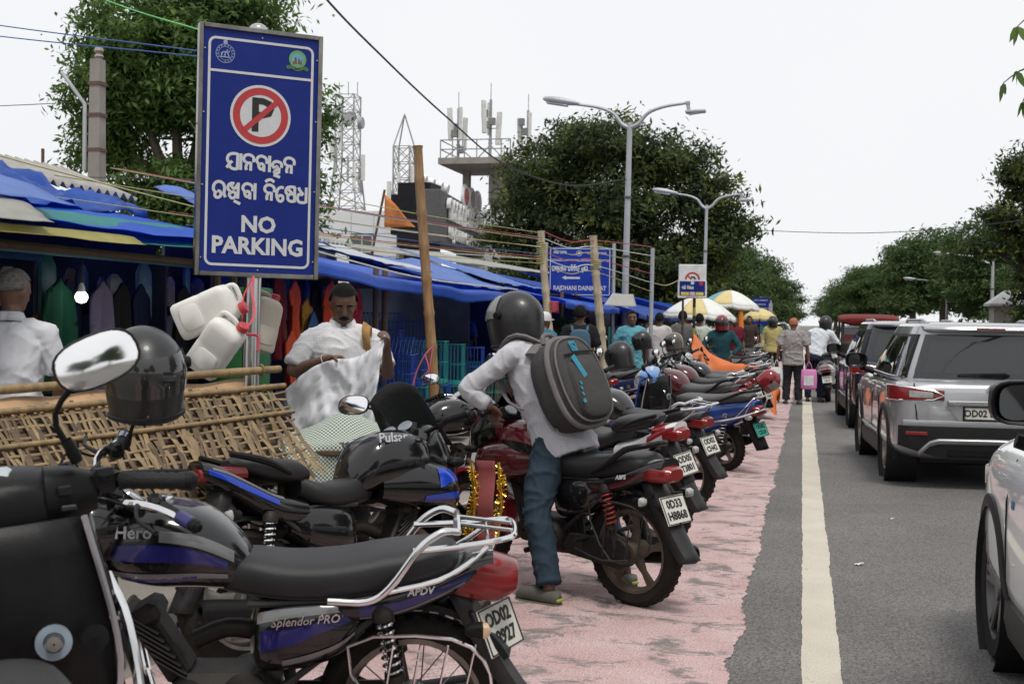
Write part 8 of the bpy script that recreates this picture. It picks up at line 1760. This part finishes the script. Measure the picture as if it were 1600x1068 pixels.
# wire cages
def cage(label, loc, w_, d_, h_, m, roof=False):
    t_ = thing('wire_cage', label, 'cage', loc, rad(8)); mb = MB(); n = int(w_/.045); q = int(d_/.06); k = int(h_/.05)
    for i in range(n+1):
        x = -w_/2+w_*i/n
        for y in (-d_/2, d_/2): mb.tube([(x, y, 0), (x, y, h_)], .0035, 4)
    for i in range(q+1):
        y = -d_/2+d_*i/q
        for x in (-w_/2, w_/2): mb.tube([(x, y, 0), (x, y, h_)], .0035, 4)
    for j in (0, .5, 1):
        mb.tube([(-w_/2, -d_/2, h_*j), (w_/2, -d_/2, h_*j), (w_/2, d_/2, h_*j), (-w_/2, d_/2, h_*j)], .005, 4, closed=True)
    if roof:
        for i in range(n+1):
            x = -w_/2+w_*i/n; mb.tube([(x, -d_/2, h_), (x, 0, h_+d_*.45), (x, d_/2, h_)], .0035, 4)
        mb.tube([(-w_/2, 0, h_+d_*.45), (w_/2, 0, h_+d_*.45)], .005, 4)
    o_ = obj('wire_frame', mb, m, t_); obj('tray', MB().box((0, 0, .02), (w_, d_, .04), bev=.006), m, t_); return t_
cb_ = mat('cage_blue', (.02, .07, .35), .4); cg_ = mat('cage_teal', (.02, .26, .24), .4)
spots = [(-4.5, 13.3, .15, .6, .45, .55, cb_, False), (-4.5, 13.3, .72, .55, .42, .42, cb_, True), (-4.55, 13.95, .15, .6, .45, .6, cg_, False), (-4.55, 13.95, .77, .5, .4, .35, cb_, True), (-4.5, 14.6, .15, .62, .45, .6, cb_, False), (-4.5, 14.6, .77, .55, .4, .5, cg_, False), (-4.45, 15.3, .15, .6, .45, .55, cg_, False), (-4.45, 15.3, .72, .5, .4, .5, cg_, False), (-4.4, 16.0, .15, .6, .45, .5, cg_, False), (-4.4, 16.0, .67, .55, .42, .5, cb_, False), (-5.0, 14.3, .9, .6, .45, .5, cb_, True), (-5.0, 15.4, 1.0, .6, .45, .5, cb_, False), (-4.3, 16.7, .15, .6, .45, .8, cg_, False)]
for i, (x, y, z, a, b, h_, m_, rf_) in enumerate(spots):
    cage(('blue' if m_ is cb_ else 'teal')+' wire cage '+('with pitched roof ' if rf_ else '')+('on top of another in the cage stall' if z > .5 else 'on the ground in the cage stall'), (x, y, z), a, b, h_, m_, rf_)['group'] = 'wire cages'
for i in range(6):
    tag(obj('plastic_crate', MB().box((-4.9+.0*i, 13.4+.7*i, .3+.0*i), (.5, .5, .3), bev=.02).box((-4.9, 13.4+.7*i, .47), (.46, .46, .03)), mat(('crate_navy', 'crate_red')[i % 2], ((.015, .04, .16), (.3, .03, .04))[i % 2], .5)), ('navy', 'red')[i % 2]+' plastic crate behind the cages', 'crate', 'crates behind the cages')
# toys, packets and plants around the far stalls
for i in range(16):
    c_ = ['red', 'yellow', 'skyblue', 'white', 'green', 'pink'][i % 6]; m_ = mat('toy_'+c_, {'red': (.4, .03, .04), 'yellow': (.55, .4, .05), 'skyblue': (.15, .35, .5), 'white': (.55, .55, .55), 'green': (.05, .3, .08), 'pink': (.5, .15, .25)}[c_], .35)
    tag(obj('inflatable_toy', MB().ell((-4.1-.25*(i % 3), 18.9+.28*i, .9+.22*(i % 4)), (.10, .13, .15), 12, 8).ell((-4.1-.25*(i % 3), 18.9+.28*i, 1.08+.22*(i % 4)), (.07, .07, .07), 10, 6), m_), c_+' inflatable toy hung at the toy stall', 'toy', 'toys at the toy stall')
tag(tree('potted green shrub between the toy stall and the bamboo posts', (-3.9, 20.6, 0), [(0, 0, 1.15, .35, .35, .4)], 40, 40, .06, 91, leaf_bright, .8, .03, None, .15, 'plant'))
for i in range(10):
    c_ = ['crimson', 'white', 'royal blue', 'mustard', 'teal'][i % 5]
    tag(obj('bead_string', MB().tube([(-3.6+.06*i, 19.2+.1*i, 1.45), (-3.6+.06*i, 19.2+.1*i, .75)], .018, 6), gm_(c_)), c_+' string of small goods hanging before the toy stall', 'goods', 'strings at the toy stall')
# push-cart bar beside the ridden motorcycle
tag(obj('barrier_pipe', MB().tube([(-3.9, 10.0, .42), (-2.6, 10.6, .72), (-1.9, 11.0, .88)], .03, 10).tube([(-3.9, 10, 0), (-3.9, 10, .45)], .03, 10).tube([(-1.9, 11, 0), (-1.9, 11, .9)], .03, 10), mat('pipe_white', (.5, .5, .48), .5, dust=.2)), 'white painted pipe barrier behind the ridden motorcycle', 'barrier')
# far structures across the road
hs_ = thing('roadside_kiosk', 'small grey kiosk with water tank across the road', 'kiosk', (8.7, 57, 0)); obj('wall', MB().box((0, 0, 1.2), (1.6, 1.5, 2.4)), conc, hs_); obj('roof', MB().loft([[(x, y, z) for x, y in ((-s_, -s_), (s_, -s_), (s_, s_), (-s_, s_))] for z, s_ in ((2.4, 1.0), (2.5, 1.0), (3.1, .25))]), mat('kiosk_roof', (.35, .35, .36), .6), hs_); obj('water_tank', MB().lathe([(.01, 0), (.5, 0), (.5, .8), (.4, 1.0), (.1, 1.05)], (1.6, .2, 1.9), n=18), plas, hs_); obj('tank_stand', MB().box((1.6, .2, .95), (.9, .9, 1.9)), mat('brick_red', (.3, .08, .05), .8), hs_)
# stem that carries the helmet on the near commuter bike
bpy.context.view_layer.update()
hm = bpy.data.objects['commuter_motorcycle']; Mi = hm.matrix_world.inverted()
mirror(hm, Mi @ Vector((-2.135, 3.66, 1.12)), Mi @ Vector((-2.11, 3.665, 1.20)), Mi @ Vector((-2.09, 3.69, 1.31)), .11, .08, (-1, .3, .1))
